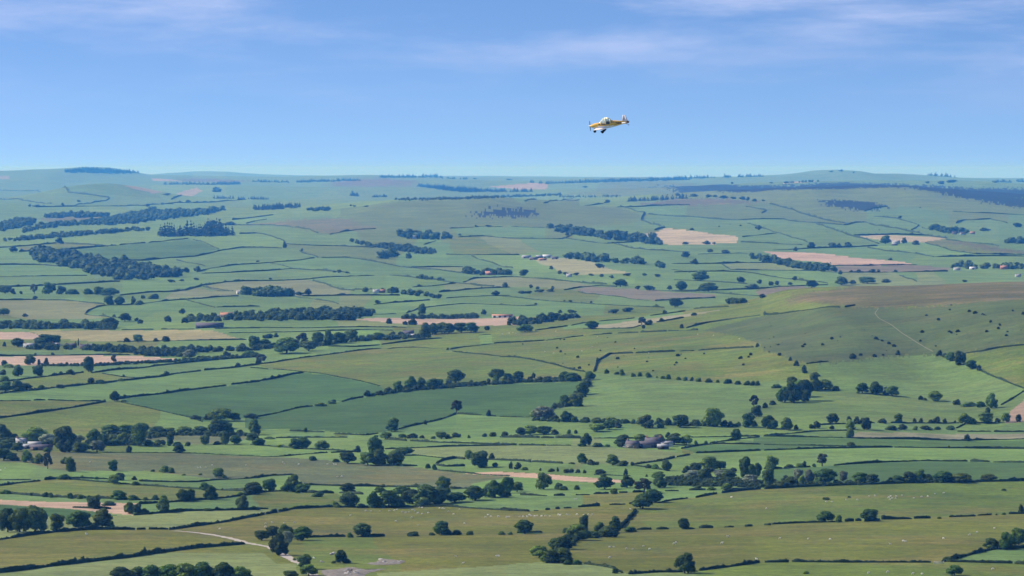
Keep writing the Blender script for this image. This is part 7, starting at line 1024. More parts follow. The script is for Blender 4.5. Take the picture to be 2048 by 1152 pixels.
('hedgerow shrubs along the top of the dark wheat','o',37,4265,'0,0,4.9 3,-3,5.3 10,-12,4 18,-18,4.5 21,-16,4 22,-21,3 29,-27,3.9 32,-28,4.9 -41,17,3.9 -37,19,5.6 -31,14,4.9 -25,14,3.2 -22,9,4 -19,5,4.5 -16,5,5.1 -14,4,3.4 -11,0,5.5 -7,1,3 -5,-2,3.3 -1,-7,5.4 3,-9,5.2 -56,10,5.2 -53,10,3.9 -51,5,4.8 -47,2,5.2 -46,5,4.4 -41,5,5.1 -39,3,4.8 -76,-4,3.7 -69,-8,4.1 -67,-7,4.5 -63,3,4.9 -58,-2,4.2 -56,-2,3.8 -53,-2,4 -95,-18,5.3 -92,-11,5.8 -85,-14,5.5 -83,-20,5 -80,-14,5.6 -76,-12,3.4 -72,-14,4.2 -113,-30,3.6 -110,-36,3.4 -107,-28,3.4 -105,-34,5.6 -102,-21,5.2 -99,-22,4.4 -96,-24,3.1 -123,-53,5.1 -120,-51,3.1 -116,-59,3.6 -114,-55,4.3 -111,-45,3.9 -109,-48,4.9 -103,-50,5.2 -138,-73,3.2 -135,-69,5.3 -132,-77,4 -130,-74,4.1 -127,-70,3.5 -122,-74,4.5 -149,-99,5.6 -145,-96,3.1 -142,-88,5.2 -154,-103,3.4 -152,-115,3 -149,-111,5.6 -165,-126,5.4 -162,-118,5 -180,-136,4.5 -173,-133,3.8 -171,-133,5.2 -186,-151,3'),
('hedgerow shrubs under the bright pasture','o',20,3717,'0,0,2.3 2,8,3.2 5,1,3.8 9,-13,3.1 10,-11,4.3 17,-19,3.5 15,-25,2.9 19,-30,2.3 21,-33,3.7 24,-43,3.7 29,-41,3.3 30,-42,4.2 33,-46,3.7 46,-61,3.5 47,-67,3.7 50,-70,4 58,-79,2.6 62,-76,4.3 66,-75,4.3 73,-80,4 77,-87,2.4 79,-86,3.3 83,-85,3.8 86,-89,4.3 88,-87,3.1 92,-91,2.5 83,-92,3.4 93,-96,3.9 97,-96,3.1 99,-96,2.9 103,-99,2.4 104,-104,2.9 113,-108,2.5 118,-112,2.4 121,-112,4.3 123,-114,3.9 127,-113,2.3 131,-115,3.9 137,-119,3.6 140,-119,4.2 142,-120,2.3 146,-117,3.8 150,-122,2.6 151,-124,2.7 156,-120,2.6 157,-120,4.1 161,-122,4.1 163,-124,3.7 167,-120,2.6 169,-122,3.9 182,-125,2.9 185,-120,2.5 187,-124,3.4 191,-119,2.7 198,-121,3.7 199,-121,3.3 203,-125,2.6'),
('shrubs along the valley belt before the grey house','o',-134,5352,'0,0,5.1 -44,-24,7.1 -36,-25,4.4 -29,-8,6 -24,-17,5.9 -22,-3,4 -16,-14,6.3 -14,-19,4.8 -10,-7,5.4 -5,-10,4.5 -1,-21,4.9 3,-34,4 6,-25,7.2 -65,-50,4.8 -58,-44,7.6 -52,-50,7.4 -49,-45,5.8 -46,-41,6.4 -40,-54,4.8 -36,-54,7.2 -35,-43,6.8 -29,-52,7.6 -26,-40,6.5 -23,-38,4.4 -20,-39,4.8 -14,-46,5.2 -11,-42,4 -81,-63,6.6 -77,-63,4.3 -74,-65,4.5 -69,-72,5.4 -65,-67,6.4 -63,-69,5.8 -60,-58,4.7 -93,-91,4.7 -90,-76,6.1 -84,-87,4 -79,-81,6.6 -106,-107,5 -104,-106,5 -100,-102,7 -116,-120,7.6 -112,-121,4.8 -106,-118,4.7 -175,-126,4.8 -166,-131,4.5 -155,-135,5.7 -150,-136,4.6 -136,-141,5.7 -129,-149,7 -124,-136,4.1 -122,-139,5.5 -118,-143,4.9 -188,-146,5.8 -185,-131,4.6 -180,-132,4.5 -174,-148,4.7 -170,-154,6.2 -167,-160,4.3 -164,-147,4.8 -160,-146,5.4 -156,-155,6.2 -151,-151,4.7 -147,-163,5.9 -145,-165,7 -141,-159,5.4 -136,-156,5.1 -132,-156,6.4 -203,-163,7.3 -199,-168,6 -194,-173,5.6 -191,-170,7.5 -187,-159,4 -181,-167,4.9 -175,-165,4.3 -167,-169,7 -209,-193,5.5 -206,-188,7 -203,-183,4.8 -196,-181,7.5')]
SHEEP = [
('long sheep pasture above the stony track',[(-158.4,2495),(-156.7,2536),(-148.8,2536),(-142.0,2538),(-160.6,2527),(-109.1,2617),(-100.3,2671),(-96.7,2667),(-90.9,2671),(-84.6,2672),(-81.1,2678),(-79.9,2685),(-75.0,2663),(-70.4,2659),(-68.3,2680),(-66.9,2670),(-64.6,2703),(-62.7,2701),(-50.4,2695),(-48.6,2692),(-47.2,2689),(-43.5,2662),(-36.1,2680),(-39.4,2628),(-57.0,2648),(-61.0,2639),(-66.9,2593),(-76.2,2553),(-60.7,2515),(-31.1,2527),(-63.9,2647),(-72.5,2654),(-17.9,2592),(-16.3,2617),(-14.1,2596),(-8.7,2592),(-3.4,2590),(-2.1,2593),(5.4,2594),(7.3,2594),(10.2,2593),(11.8,2615),(12.8,2602),(15.2,2598),(17.0,2605),(19.7,2601),(22.3,2601),(25.5,2601),(31.3,2617),(32.3,2611),(37.1,2620),(38.8,2616),(43.8,2617),(48.7,2615),(51.4,2618),(53.8,2618),(81.6,2669)]),
('brownish pasture left of the tall clump',[(-190.3,3250),(-192.0,3260),(-154.5,3247),(-149.0,3247),(-147.2,3244),(-178.4,3244),(-140.1,3118),(-137.0,3122)]),
('pasture beside the rocky scar',[(-31.2,2150),(-8.3,2151),(-7.2,2154),(-26.5,2096),(-109.4,2140)]),
('big pasture behind the lone tree',[(56.4,2232),(58.8,2234),(65.6,2222),(69.2,2217),(76.1,2241),(78.5,2215),(94.5,2259),(96.1,2270),(122.0,2256),(129.3,2322),(54.1,2140),(133.8,2122)]),
('brownish strip under the tan field',[(44.4,2749),(45.3,2747)]),
('upper pasture under the blossoming thicket',[(155.6,2754),(173.9,2654),(218.5,2693),(222.1,2692),(233.5,2710),(241.1,2709),(252.5,2744),(257.6,2752),(265.0,2730),(268.5,2750),(263.7,2709),(267.2,2726),(269.1,2723),(272.3,2749),(277.1,2758),(282.6,2730),(289.8,2746),(294.8,2752),(303.5,2783),(310.5,2792)]),
('wide pasture at lower right',[(157.9,2288),(173.8,2278),(186.2,2272),(217.0,2224),(226.8,2247),(227.7,2245),(252.2,2269),(280.3,2339),(272.1,2306),(295.8,2380)]),
('bottom right corner grass',[(185.4,2018),(195.9,2023),(207.9,2012),(212.5,2011),(252.8,2040)]),
('ridge pastures across the middle',[(41,4835),(51,4779),(108,4941),(101,4871),(86,4776),(113,5140),(235,4913),(252,4860),(275,4704),(5,5337),(-4,5345),(1,5354),(-13,5332),(60,5338),(163,4628),(335,5499)]),
('pastures at the left',[(-260.9,2381),(-353.2,3247),(-410.9,3148),(-411.7,3125),(-260.2,3216),(-258.3,3218),(-253.7,3216),(-250.2,3241),(-221.5,3237),(-185.7,2463)])]
GORSE = [
('steep slope below the brown hilltop',[(325,4898),(323,4844),(352,4748),(347,4594),(306,4620),(312,4630),(305.1,4484),(296.8,4460),(306.3,4469),(312.6,4494),(315.1,4449),(329.0,4401),(332.9,4420),(375.5,4445),(365.2,4439),(366,4502),(351.4,4396),(369.7,4412),(406,4621),(407,4524),(409,4511),(411.6,4442),(413.3,4413),(415.8,4408),(418.6,4398),(420.0,4389),(424.6,4376),(428.5,4356),(416.3,4320),(492,4615),(498,4541),(523,4643),(539,4770),(538,4572),(541,4538),(546,4512),(546.5,4499),(547.2,4486),(542.7,4407),(548.2,4369),(544.2,4348),(579.7,4500),(584.0,4440),(511,4530),(495.9,4404),(496.7,4392),(498.7,4383),(500.6,4374),(503.8,4390),(501.4,4394),(469.0,4443),(460.1,4379),(472.2,4329),(530.6,4344),(545.7,4290),(550.2,4315),(565.0,4312),(382.8,4269),(397.7,4260),(408.6,4277),(298.6,4335),(291.1,4397),(290.4,4466)]),
('grazed hillside above the bright pasture',[(14,5086),(64,5149),(69,5144),(60,4578),(79,4674),(89,4501),(65,4750),(60,4797),(108,4749),(124,4554),(124,4639),(133,4614),(154.8,4451),(159,4517),(155.0,4270),(175.8,4307),(181.7,4345),(185.7,4386),(193,4511),(198,4546),(199.1,4456),(223,4508),(257.2,4366),(266.2,4370),(270.1,4397),(254.4,4270),(77.5,4463),(71.7,4477),(57,4919),(119.8,4398),(163,4909),(125,5089),(131,4921),(149,4726)]),
('far slope below the moor',[(831,16200),(907,16673),(896,15954),(935,15550),(829,14100),(730,13704),(775,15356),(686,15498),(945,15543),(1159,15087),(1014,12522),(1230,13026),(1738,16561),(822,14633),(1753,14784),(1758,14555),(1782,14435),(1694,14129)])]
ROCKS = [
(-89.4,2037.2),
(-88.5,2047.5),
(-87.1,2054.4),
(-85.3,2045.7),
(-83.7,2032.6),
(-82.7,2041.2),
(-81.6,2047.2),
(-80.3,2049.8),
(-84.1,2023.9),
(-86.6,2028.4),
(-85.6,2037.0),
(-81.3,2032.5),
(-71.8,2127.3),
(-69.7,2107.2),
(-67.8,2102.3),
(-66.1,2105.1),
(-64.4,2108.8),
(-62.8,2114.6),
(-61.5,2106.8),
(-60.7,2116.5),
(-72.2,2097.9),
(-73.8,2102.7),
(-66.4,2093.0),
(-103.9,2114.2),
(-102.7,2111.2),
(-101.4,2176.0),
(-100.5,2189.5)]
BUILDINGS = [
(117.5, 3384, 26.0, 8.0, 4.0, 4.0, 'stone', 'purple', 'long', 'long stone farm range with purple-brown roof among trees'),
(104.8, 3379, 12.0, 7.0, 4.5, -20.0, 'stone', 'purple', 'house', "small purple-roofed farmhouse with chimney at the range's end"),
(124.0, 3400, 16.0, 8.0, 5.0, -12.0, 'stone', 'purple', 'house', 'taller purple-brown roofed building behind the farm range'),
(131.3, 3372, 11.0, 7.0, 3.0, 0.0, 'dark', 'grey', 'shed', 'dark open shed at the east end of the purple-roofed farm'),
(135.1, 3397, 12.0, 7.0, 3.2, 0.0, 'white', 'pale', 'shed', 'pale-roofed shed in the trees behind the purple-roofed farm'),
(-438.6, 3468, 10.0, 7.0, 5.0, 10.0, 'white', 'pale', 'house', 'white-roofed house in the trees at the left edge'),
(-424.0, 3449, 13.0, 7.0, 3.5, 4.0, 'grey', 'pale', 'shed', 'grey pale-roofed barn beside the white-roofed house'),
(-410.8, 3388, 22.0, 8.0, 3.4, 4.0, 'brown', 'purple', 'long', 'long low brown shed in front of the left-edge farm'),
(-425.5, 3414, 9.0, 6.0, 3.0, 0.0, 'dark', 'grey', 'shed', "small dark lean-to between the left-edge farm's barns"),
(-445.6, 5727, 46.0, 16.0, 5.0, 2.0, 'dark', 'purple', 'long', 'long dark livestock shed with slate roof in the valley'),
(-467.1, 6360, 22.0, 10.0, 5.0, 0.0, 'brown', 'orange', 'house', 'orange-roofed farmhouse surrounded by valley trees'),
(-475.3, 6272, 9.0, 6.0, 4.0, 15.0, 'white', 'pale', 'house', 'small pale cottage next to the orange-roofed farmhouse'),
(-627.9, 5350, 12.0, 7.0, 4.5, 0.0, 'white', 'pale', 'house', 'whitewashed cottage in the valley hamlet'),
(-666.0, 5361, 18.0, 7.0, 3.5, 0.0, 'white', 'pale', 'house', 'long white cottage at the western end of the hamlet'),
(-585.7, 5309, 12.0, 7.0, 4.0, 0.0, 'brown', 'purple', 'house', 'brown-roofed hamlet house near two slim conifers'),
(-577.3, 5313, 9.0, 6.0, 4.5, 0.0, 'white', 'grey', 'house', 'small white gabled house in the middle of the hamlet'),
(-606.2, 5333, 16.0, 8.0, 4.0, 0.0, 'dark', 'purple', 'house', 'dark-roofed hamlet barn left of the slim conifers'),
(-144.1, 5394, 17.0, 9.0, 5.5, 0.0, 'grey', 'purple', 'house', 'tall grey valley house with purple slate roof'),
(-135.6, 5366, 8.0, 6.0, 3.0, 0.0, 'white', 'pale', 'shed', 'low white outbuilding beside the tall grey house'),
(-500.4, 7652, 14.0, 8.0, 5.0, 10.0, 'white', 'pale', 'house', "white farmhouse in front of the slope farm's trees"),
(-479.9, 7540, 12.0, 8.0, 5.5, -15.0, 'white', 'pale', 'house', 'white gabled barn at the foot of the slope farm'),
(-533.3, 7627, 16.0, 9.0, 5.0, 15.0, 'white', 'pale', 'house', 'white farmhouse at the west end of the slope farm'),
(-271.6, 7765, 14.0, 8.0, 4.5, 0.0, 'white', 'pale', 'house', 'white cottage half hidden among middle-field trees'),
(-260.3, 7769, 16.0, 8.0, 4.0, 0.0, 'brown', 'orange', 'house', 'brown-roofed barn beside the half hidden white cottage'),
(-49.9, 9003, 27.0, 11.0, 6.0, 0.0, 'brick', 'orange', 'house', 'brick farmhouse with orange-brown roof before tall trees'),
(38.2, 10334, 26.0, 14.0, 5.0, 10.0, 'grey', 'grey', 'shed', 'grey shed at the west end of the far farmyard'),
(55.2, 10127, 24.0, 12.0, 4.5, -10.0, 'brown', 'purple', 'shed', 'brown-roofed shed on the front of the far farmyard'),
(72.1, 10303, 20.0, 12.0, 5.0, 0.0, 'dark', 'grey', 'shed', 'dark barn in the middle of the far farmyard'),
(92.5, 10306, 26.0, 14.0, 5.5, 5.0, 'white', 'white', 'shed', 'white-roofed barn in the far farmyard'),
(110.8, 10116, 22.0, 12.0, 4.5, 0.0, 'grey', 'purple', 'shed', 'purple-grey shed on the right of the far farmyard'),
(79.2, 10054, 22.0, 10.0, 4.0, 12.0, 'brick', 'orange', 'shed', 'red-brick shed on the lower side of the far farmyard'),
(-304.1, 12009, 20.0, 12.0, 6.0, 0.0, 'white', 'pale', 'house', 'pale house peeping from trees on the middle slope'),
(128.6, 8750, 14.0, 9.0, 4.5, 0.0, 'white', 'pale', 'house', 'tiny white house below the straw field'),
(-15.9, 6475, 40.0, 8.0, 4.0, 0.0, 'white', 'orange', 'long', 'pale low row at the end of the pink strip'),
(1068.4, 9335, 18.0, 9.0, 4.0, 0.0, 'white', 'pale', 'house', 'white buildings left of the white-roofed shed, right edge'),
(1116.3, 9417, 18.0, 11.0, 4.0, 0.0, 'white', 'white', 'shed', 'big white-roofed shed near the right edge'),
(1187.5, 9384, 20.0, 10.0, 6.0, 0.0, 'brick', 'orange', 'house', 'pinkish brick house beyond the white-roofed shed'),
(1160.3, 8914, 15.0, 8.0, 4.0, 0.0, 'white', 'grey', 'house', 'pale house cut by the right edge of the view'),
(1439.7, 12655, 18.0, 10.0, 6.0, 0.0, 'brown', 'purple', 'house', 'brown house at the left of the far village'),
(1465.6, 12639, 22.0, 10.0, 6.0, 10.0, 'grey', 'purple', 'house', 'grey house at the middle of the far village'),
(1516.2, 12808, 18.0, 10.0, 5.5, 0.0, 'brown', 'orange', 'house', 'orange-brown house at the right of the far village'),
(1143.9, 11576, 24.0, 12.0, 6.0, 0.0, 'white', 'pale', 'house', 'white cottage between two dark trees below straw field'),
(1117.9, 11363, 20.0, 9.0, 4.0, 0.0, 'dark', 'grey', 'shed', 'dark barn in front of the white cottage')]
PATHS = [
('farm_track',4.0,[(-215.3,2435.2),(-199.2,2419.6),(-181.7,2383.4),(-166.5,2339.5),(-155.9,2299.6),(-148.0,2279.0),(-140.9,2264.7),(-129.6,2183.8),(-120.7,2130.3),(-112.8,2091.1),(-106.5,2051.0),(-102.4,2011.3)]),
('hill_path',1.5,[(455.6,4830),(443.5,4753),(438.8,4652),(446.0,4566),(447.7,4460),(454.0,4391),(461.8,4326),(466.6,4290)])]
MISC = {'car': (98.6, 3382), 'gate': (229.1, 2081.0)}
SCARS = [
[(-101.0,2055.1),(-94.6,2059.1),(-89.6,2071.9),(-85.5,2076.1),(-80.1,2062.7),(-72.2,2055.4),(-66.8,2062.1),(-75.6,2036.6),(-77.4,2010.6),(-95.1,2011.1),(-99.9,2033.2)],
[(-79.3,2098.3),(-74.1,2109.4),(-72.1,2135.8),(-64.6,2126.9),(-57.9,2118.4),(-60.2,2097.3),(-67.0,2088.4),(-73.4,2090.6)]]
PLOTS = [
('P3',[(430,4867),(453,4836),(519,4784),(666,4807),(581,4192),(555,4208),(529,4223),(512,4226),(493,4243),(475,4246),(463,4273),(436,4285),(408,4266),(373,4228),(344,4219),(320,4220),(307,4287),(287,4432),(289,4497),(289,4601),(273,4829),(244,4997),(279,5085),(331,5104),(377,4923),(410,4868)]),
('H',[(-638,14727),(-607,16133),(-502,16187),(-398,16268),(-219,16320),(-76,16291),(69,16605),(126,16518),(295,17054),(457,16938),(548,16210),(502,15251),(443,14534),(274,14040),(117,13772),(-34,13821),(-219,13622),(-393,13619),(-456,13207),(-543,13931)]),
('H',[(1204,17695),(1456,18426),(1719,19100),(1879,18610),(1954,18168),(2026,17745),(2012,16721),(1845,16282),(1719,16659),(1626,16837),(1518,17728),(1396,17383)]),
('H',[(339,26231),(588,27074),(848,32487),(1075,32864),(1293,32908),(1494,32643),(1168,25535),(811,20649),(707,25367)]),
('D',[(-264,3833),(-235,3905),(-217,3961),(-191,4025),(-157,4103),(-128,4141),(-100,4181),(-72,4207),(-44,4244),(-5,4264),(27,4256),(75,4226),(79,4191),(72,4086),(54,3981),(37,3876),(18,3791),(-16,3817),(-55,3858),(-71,3790),(-89,3723),(-107,3671),(-123,3635),(-138,3628),(-168,3658),(-178,3684),(-213,3706),(-256,3720)]),
('D',[(-402,3993),(-390,4111),(-370,4187),(-339,4333),(-288,4433),(-279,4474),(-262,4567),(-247,4593),(-221,4571),(-185,4473),(-147,4321),(-129,4150),(-157,4110),(-191,4035),(-217,3965),(-235,3908),(-260,3848),(-301,3784),(-319,3831),(-342,3876),(-373,3932)]),
('L',[(-552,3983),(-530,4021),(-510,4119),(-481,4271),(-450,4429),(-414,4526),(-374,4663),(-327,4796),(-312,4803),(-286,4665),(-249,4605),(-262,4573),(-280,4485),(-288,4445),(-322,4379),(-370,4198),(-406,4025),(-421,3983),(-454,3977),(-520,3942),(-545,3931)]),
('R',[(-459,3352),(-442,3348),(-397,3350),(-354,3357),(-287,3387),(-216,3335),(-196,3326),(-156,3294),(-126,3253),(-93,3237),(-78,3227),(-63,3196),(-48,3171),(-33,3146),(-1,3091),(-31,2984),(-31,2926),(-71,2971),(-131,2995),(-161,3006),(-177,3142),(-195,3128),(-201,3097),(-219,3076),(-234,3076),(-265,3130),(-301,3178),(-327,3165),(-359,3140),(-379,3172),(-404,3232),(-444,3239)]),
('R',[(-370,3525),(-352,3590),(-297,3651),(-238,3662),(-238,3617),(-253,3562),(-285,3504),(-312,3550)]),
('D2',[(186,2868),(202,3110),(239,3118),(260,3126),(279,3151),(308,3191),(340,3226),(377,3216),(430,3165),(397,2922),(356,2911),(315,2893),(272,2873),(234,2862)]),
('D2',[(218,3500),(262,3497),(302,3490),(332,3489),(404,3497),(476,3505),(462,3400),(395,3417),(333,3401),(288,3379),(253,3372),(209,3360)]),
('D2',[(148,3377),(162,3399),(180,3423),(218,3418),(215,3361),(182,3348),(158,3341)]),
('L2',[(-114,3416),(-92,3426),(-57,3434),(-11,3430),(52,3403),(88,3381),(126,3365),(146,3338),(138,3299),(122,3250),(101,3203),(52,3215),(17,3255),(-10,3289),(-30,3296),(-50,3321),(-58,3337),(-67,3346)]),
('W2',[(-993,7260),(-902,7316),(-851,7291),(-805,7210),(-760,7062),(-737,7026),(-745,6966),(-746,6866),(-742,6744),(-688,6560),(-692,6391),(-796,6367),(-858,6615),(-906,6624)]),
('W2',[(-659,8297),(-649,8713),(-599,8817),(-467,8881),(-399,8448),(-333,8000),(-317,7626),(-383,7610),(-536,7641)]),
('W2',[(-662,7402),(-674,7677),(-668,8233),(-570,7831),(-531,7573),(-586,7418)]),
('D2',[(-1287,11063),(-1201,11217),(-1085,11509),(-998,11977),(-830,11016),(-847,10734),(-922,10404),(-950,10028),(-1041,10057),(-1162,10590)]),
('G3',[(92,4324),(111,4272),(174,4156),(203,4123),(254,4064),(243,3815),(224,3698),(184,3641),(147,3640),(99,3646),(50,3682),(40,3857),(69,3910),(74,4043),(85,4166)]),
('W2',[(-107,8475),(-79,8718),(-2,8770),(74,8637),(147,8497),(172,8263),(112,8103),(-2,8144),(-38,8141)]),
('D',[(-369,2725),(-326,2677),(-302,2652),(-282,2622),(-263,2587),(-279,2572),(-306,2581),(-356,2631)]),
('T',[(-383,2793),(-367,2785),(-336,2760),(-301,2748),(-263,2727),(-260,2637),(-253,2587),(-283,2625),(-302,2655),(-327,2681),(-358,2717),(-374,2729)]),
('T',[(-40,3165),(-10,3160),(27,3117),(65,3011),(94,2944),(94,2932),(64,2943),(41,2977),(19,3044),(-10,3114),(-40,3160)]),
('T2',[(467,3681),(486,3780),(509,3859),(530,3867),(502,3666)]),
('T',[(-809,5845),(-719,5763),(-682,5632),(-681,5582),(-771,5567)]),
('T',[(-697,5030),(-625,5094),(-569,5099),(-500,5088),(-435,5028),(-431,4975),(-491,4916),(-521,4886),(-593,4896),(-675,4874)]),
('Y',[(-725,5822),(-646,5789),(-629,5786),(-464,5690),(-431,5640),(-371,5422),(-443,5441),(-479,5457),(-559,5499),(-610,5531),(-677,5607)]),
('T',[(-240,5905),(-203,5983),(-105,6095),(-3,6540),(17,6508),(9,5605),(-118,5745),(-177,5797)]),
('Y',[(55,10149),(132,10193),(207,9909),(225,9214),(276,8796),(153,8832),(110,9124)]),
('Y2',[(428,12741),(535,13606),(610,13333),(652,12731),(708,12157),(668,11562),(578,11493),(463,11386),(407,11659)]),
('T',[(691,10785),(777,10728),(864,10355),(956,10120),(1011,9713),(927,9632),(785,9506),(777,9663),(691,10150)]),
('B',[(780,9447),(907,9608),(1006,9664),(1080,9565),(1032,9212),(901,9072),(755,9003),(741,9117)]),
('Y2',[(1079,12284),(1228,12423),(1334,12446),(1361,12153),(1272,11819),(1153,11669),(1113,11786)]),
('B2',[(1337,11981),(1378,11838),(1401,11391),(1456,10939),(1412,10605),(1353,10997),(1322,11357)]),
('L',[(1036,11234),(1120,11332),(1220,11527),(1220,10475),(1123,10350),(1065,10778)]),
('B',[(126,8009),(167,8197),(219,8106),(298,8025),(403,7730),(396,7545),(324,7400),(270,7352),(225,7396),(176,7631)]),
('B',[(523,8100),(598,8257),(649,8203),(389,5533),(499,7954)]),
('L2',[(-100,12179),(-57,12298),(18,12114),(47,11442),(81,10634),(-3,10601),(-53,11314)]),
('M',[(-168,14915),(-107,15549),(-4,15779),(100,15809),(100,15330),(-4,15119),(-70,15088)]),
('M',[(1126,32124),(1354,32521),(1532,25871),(1869,25810),(2235,26113),(2439,25838),(2622,25414),(2906,24974),(3366,25131),(2234,16679),(2186,17466),(2048,17936),(1979,18393),(1895,18762),(1739,19324),(1473,18650),(1294,19027),(1108,20199),(1080,25926)]),
('M',[(1398,17408),(1513,17678),(1578,17532),(1620,16768),(1472,16198),(1367,16838)]),
('B2',[(577,17870),(741,18852),(863,18851),(977,18616),(1098,17919),(1125,17476),(994,17483),(797,17412),(560,17370)]),
('B2',[(369,5286),(383,5379),(426,5440),(487,5521),(551,5600),(626,5600),(766,5533),(669,4833),(520,4795),(454,4846),(431,4886),(404,4953),(386,5150)]),
('T3',[(-2344,23444),(-2401,29615),(-2251,28300),(-2132,23159),(-2200,23339)]),
('R2',[(-1041,14665),(-930,15170),(-737,15315),(-620,14874),(-547,14075),(-432,13194),(-436,12962),(-530,12714),(-577,12319),(-619,12419),(-804,14126),(-893,14571)]),
('B2',[(-1597,34407),(-1498,37633),(-1166,37586),(-853,34302),(-821,32995),(-1166,32905),(-1538,33142)]),
('T3',[(-181,32622),(64,33267),(256,33436),(310,32937),(154,28253),(-8,32168)]),
('T3',[(-3510,37771),(-3284,37463),(-3055,36303),(-3371,36619)]),
('B2',[(-3368,38815),(-2953,38522),(-2426,36214),(-2474,35303),(-3025,36332)]),
('R2',[(-2028,16627),(-2018,17033),(-1860,16961),(-1722,16633),(-1776,16193),(-1898,16022)]),
('W',[(95,5384),(146,5409),(193,5456),(241,5497),(296,5496),(293,5472),(236,5389),(199,5360),(161,5284),(123,5332)]),
('W',[(306,3536),(375,3559),(485,3570),(477,3510),(405,3504),(369,3502),(302,3497)]),
('W',[(-4854,36888),(-4737,36729),(-4678,36153),(-4755,36133)]),
('T3',[(1851,26524),(2810,36173),(2062,26549),(1833,26265)])]

# ---------------------------------------------------------------- helpers
def mesh_obj(name, verts, faces, mats, parent=None, smooth=False, loc=(0,0,0)):
    me = bpy.data.meshes.new(name)
    fill_mesh(me, verts, faces, smooth)
    for m in (mats if isinstance(mats, (list, tuple)) else [mats]): me.materials.append(m)
    return link(name, me, parent, loc)
def fill_mesh(me, verts, faces, smooth=False):
    verts = np.asarray(verts, np.float32).reshape(-1, 3)
    if isinstance(faces, np.ndarray):
        nf, k = faces.shape; loops = faces.astype(np.int32).ravel(); starts = np.arange(nf, dtype=np.int32)*k
    else:
        nf = len(faces); cnt = np.array([len(f) for f in faces], np.int32)
        loops = np.array([i for f in faces for i in f], np.int32); starts = np.concatenate([[0], np.cumsum(cnt)[:-1]]).astype(np.int32)
    me.vertices.add(len(verts)); me.vertices.foreach_set('co', verts.ravel())
    me.loops.add(len(loops)); me.loops.foreach_set('vertex_index', loops)
    me.polygons.add(nf); me.polygons.foreach_set('loop_start', starts)
    if smooth: me.polygons.foreach_set('use_smooth', np.ones(nf, bool))
    me.update(calc_edges=True); me.validate()
def link(name, me, parent=None, loc=(0,0,0)):
    o = bpy.data.objects.new(name, me); C.objects.link(o); o.location = loc
    if parent is not None: o.parent = parent
    return o
def tag(o, label=None, cat=None, group=None, kind=None):
    if label: o['label'] = label
    if cat: o['category'] = cat
    if group: o['group'] = group
    if kind: o['kind'] = kind
    return o
def z1(x, y): return float(zat(np.array([x]), np.array([y]))[0])
class MB:                                   # collects shapes into one mesh
    def __init__(s): s.v = []; s.f = []
    def add(s, verts, faces):
        b = len(s.v); s.v += [tuple(p) for p in verts]; s.f += [tuple(i+b for i in f) for f in faces]; return s
    def box(s, cx, cy, cz, sx, sy, sz):
        x, y, z = sx/2, sy/2, sz/2
        return s.add([(cx+a*x, cy+b*y, cz+c*z) for a in (-1,1) for b in (-1,1) for c in (-1,1)],
                     [(0,1,3,2),(4,6,7,5),(0,4,5,1),(2,3,7,6),(0,2,6,4),(1,5,7,3)])
    def tube(s, pts, rads, n=8, cap=True):
        pts = [Vector(p) for p in pts]; rings = []
        for k, p in enumerate(pts):
            d = (pts[min(k+1, len(pts)-1)]-pts[max(k-1, 0)]).normalized()
            a = d.orthogonal().normalized(); b = d.cross(a)
            rings.append([p+(a*math.cos(2*math.pi*i/n)+b*math.sin(2*math.pi*i/n))*rads[k] for i in range(n)])
        # keep the rings aligned
        fs = []
        for k in range(len(pts)-1):
            off = min(range(n), key=lambda t: sum((rings[k][i]-pts[k]-(rings[k+1][(i+t) % n]-pts[k+1])).length for i in range(n)))
            rings[k+1] = rings[k+1][off:]+rings[k+1][:off]
        for k in range(len(pts)-1):
            for i in range(n): fs.append((k*n+i, k*n+(i+1) % n, (k+1)*n+(i+1) % n, (k+1)*n+i))
        if cap: fs += [tuple(range(n))[::-1], tuple((len(pts)-1)*n+i for i in range(n))]
        return s.add([p for r in rings for p in r], fs)
    def build(s, name, mat, parent=None, smooth=False, loc=(0,0,0)):
        return mesh_obj(name, s.v, s.f, mat, parent, smooth, loc)

# ---------------------------------------------------------------- materials
MATS = {}
def new_mat(name):
    m = bpy.data.materials.new(name); m.use_nodes = True
    nt = m.node_tree; b = nt.nodes['Principled BSDF']
    return m, nt, b
def plain(name, col, rough=0.7, metal=0.0, noise=0.12, scale=3.0, spec=0.3):
    if name in MATS: return MATS[name]
    m, nt, b = new_mat(name)
    g = N(nt.nodes, 'ShaderNodeNewGeometry'); t = N(nt.nodes, 'ShaderNodeTexNoise'); t.inputs['Scale'].default_value = scale; t.inputs['Detail'].default_value = 5
    nt.links.new(g.outputs['Position'], t.inputs['Vector'])
    mr = N(nt.nodes, 'ShaderNodeMapRange'); mr.inputs['From Min'].default_value = .3; mr.inputs['From Max'].default_value = .7; mr.inputs['To Min'].default_value = 1-noise; mr.inputs['To Max'].default_value = 1+noise
    nt.links.new(t.outputs['Fac'], mr.inputs['Value'])
    mx = N(nt.nodes, 'ShaderNodeVectorMath', operation='SCALE'); mx.inputs[0].default_value = col; nt.links.new(mr.outputs[0], mx.inputs['Scale'])
    nt.links.new(mx.outputs[0], b.inputs['Base Color']); b.inputs['Roughness'].default_value = rough; b.inputs['Metallic'].default_value = metal; b.inputs['Specular IOR Level'].default_value = spec
    MATS[name] = m; return m
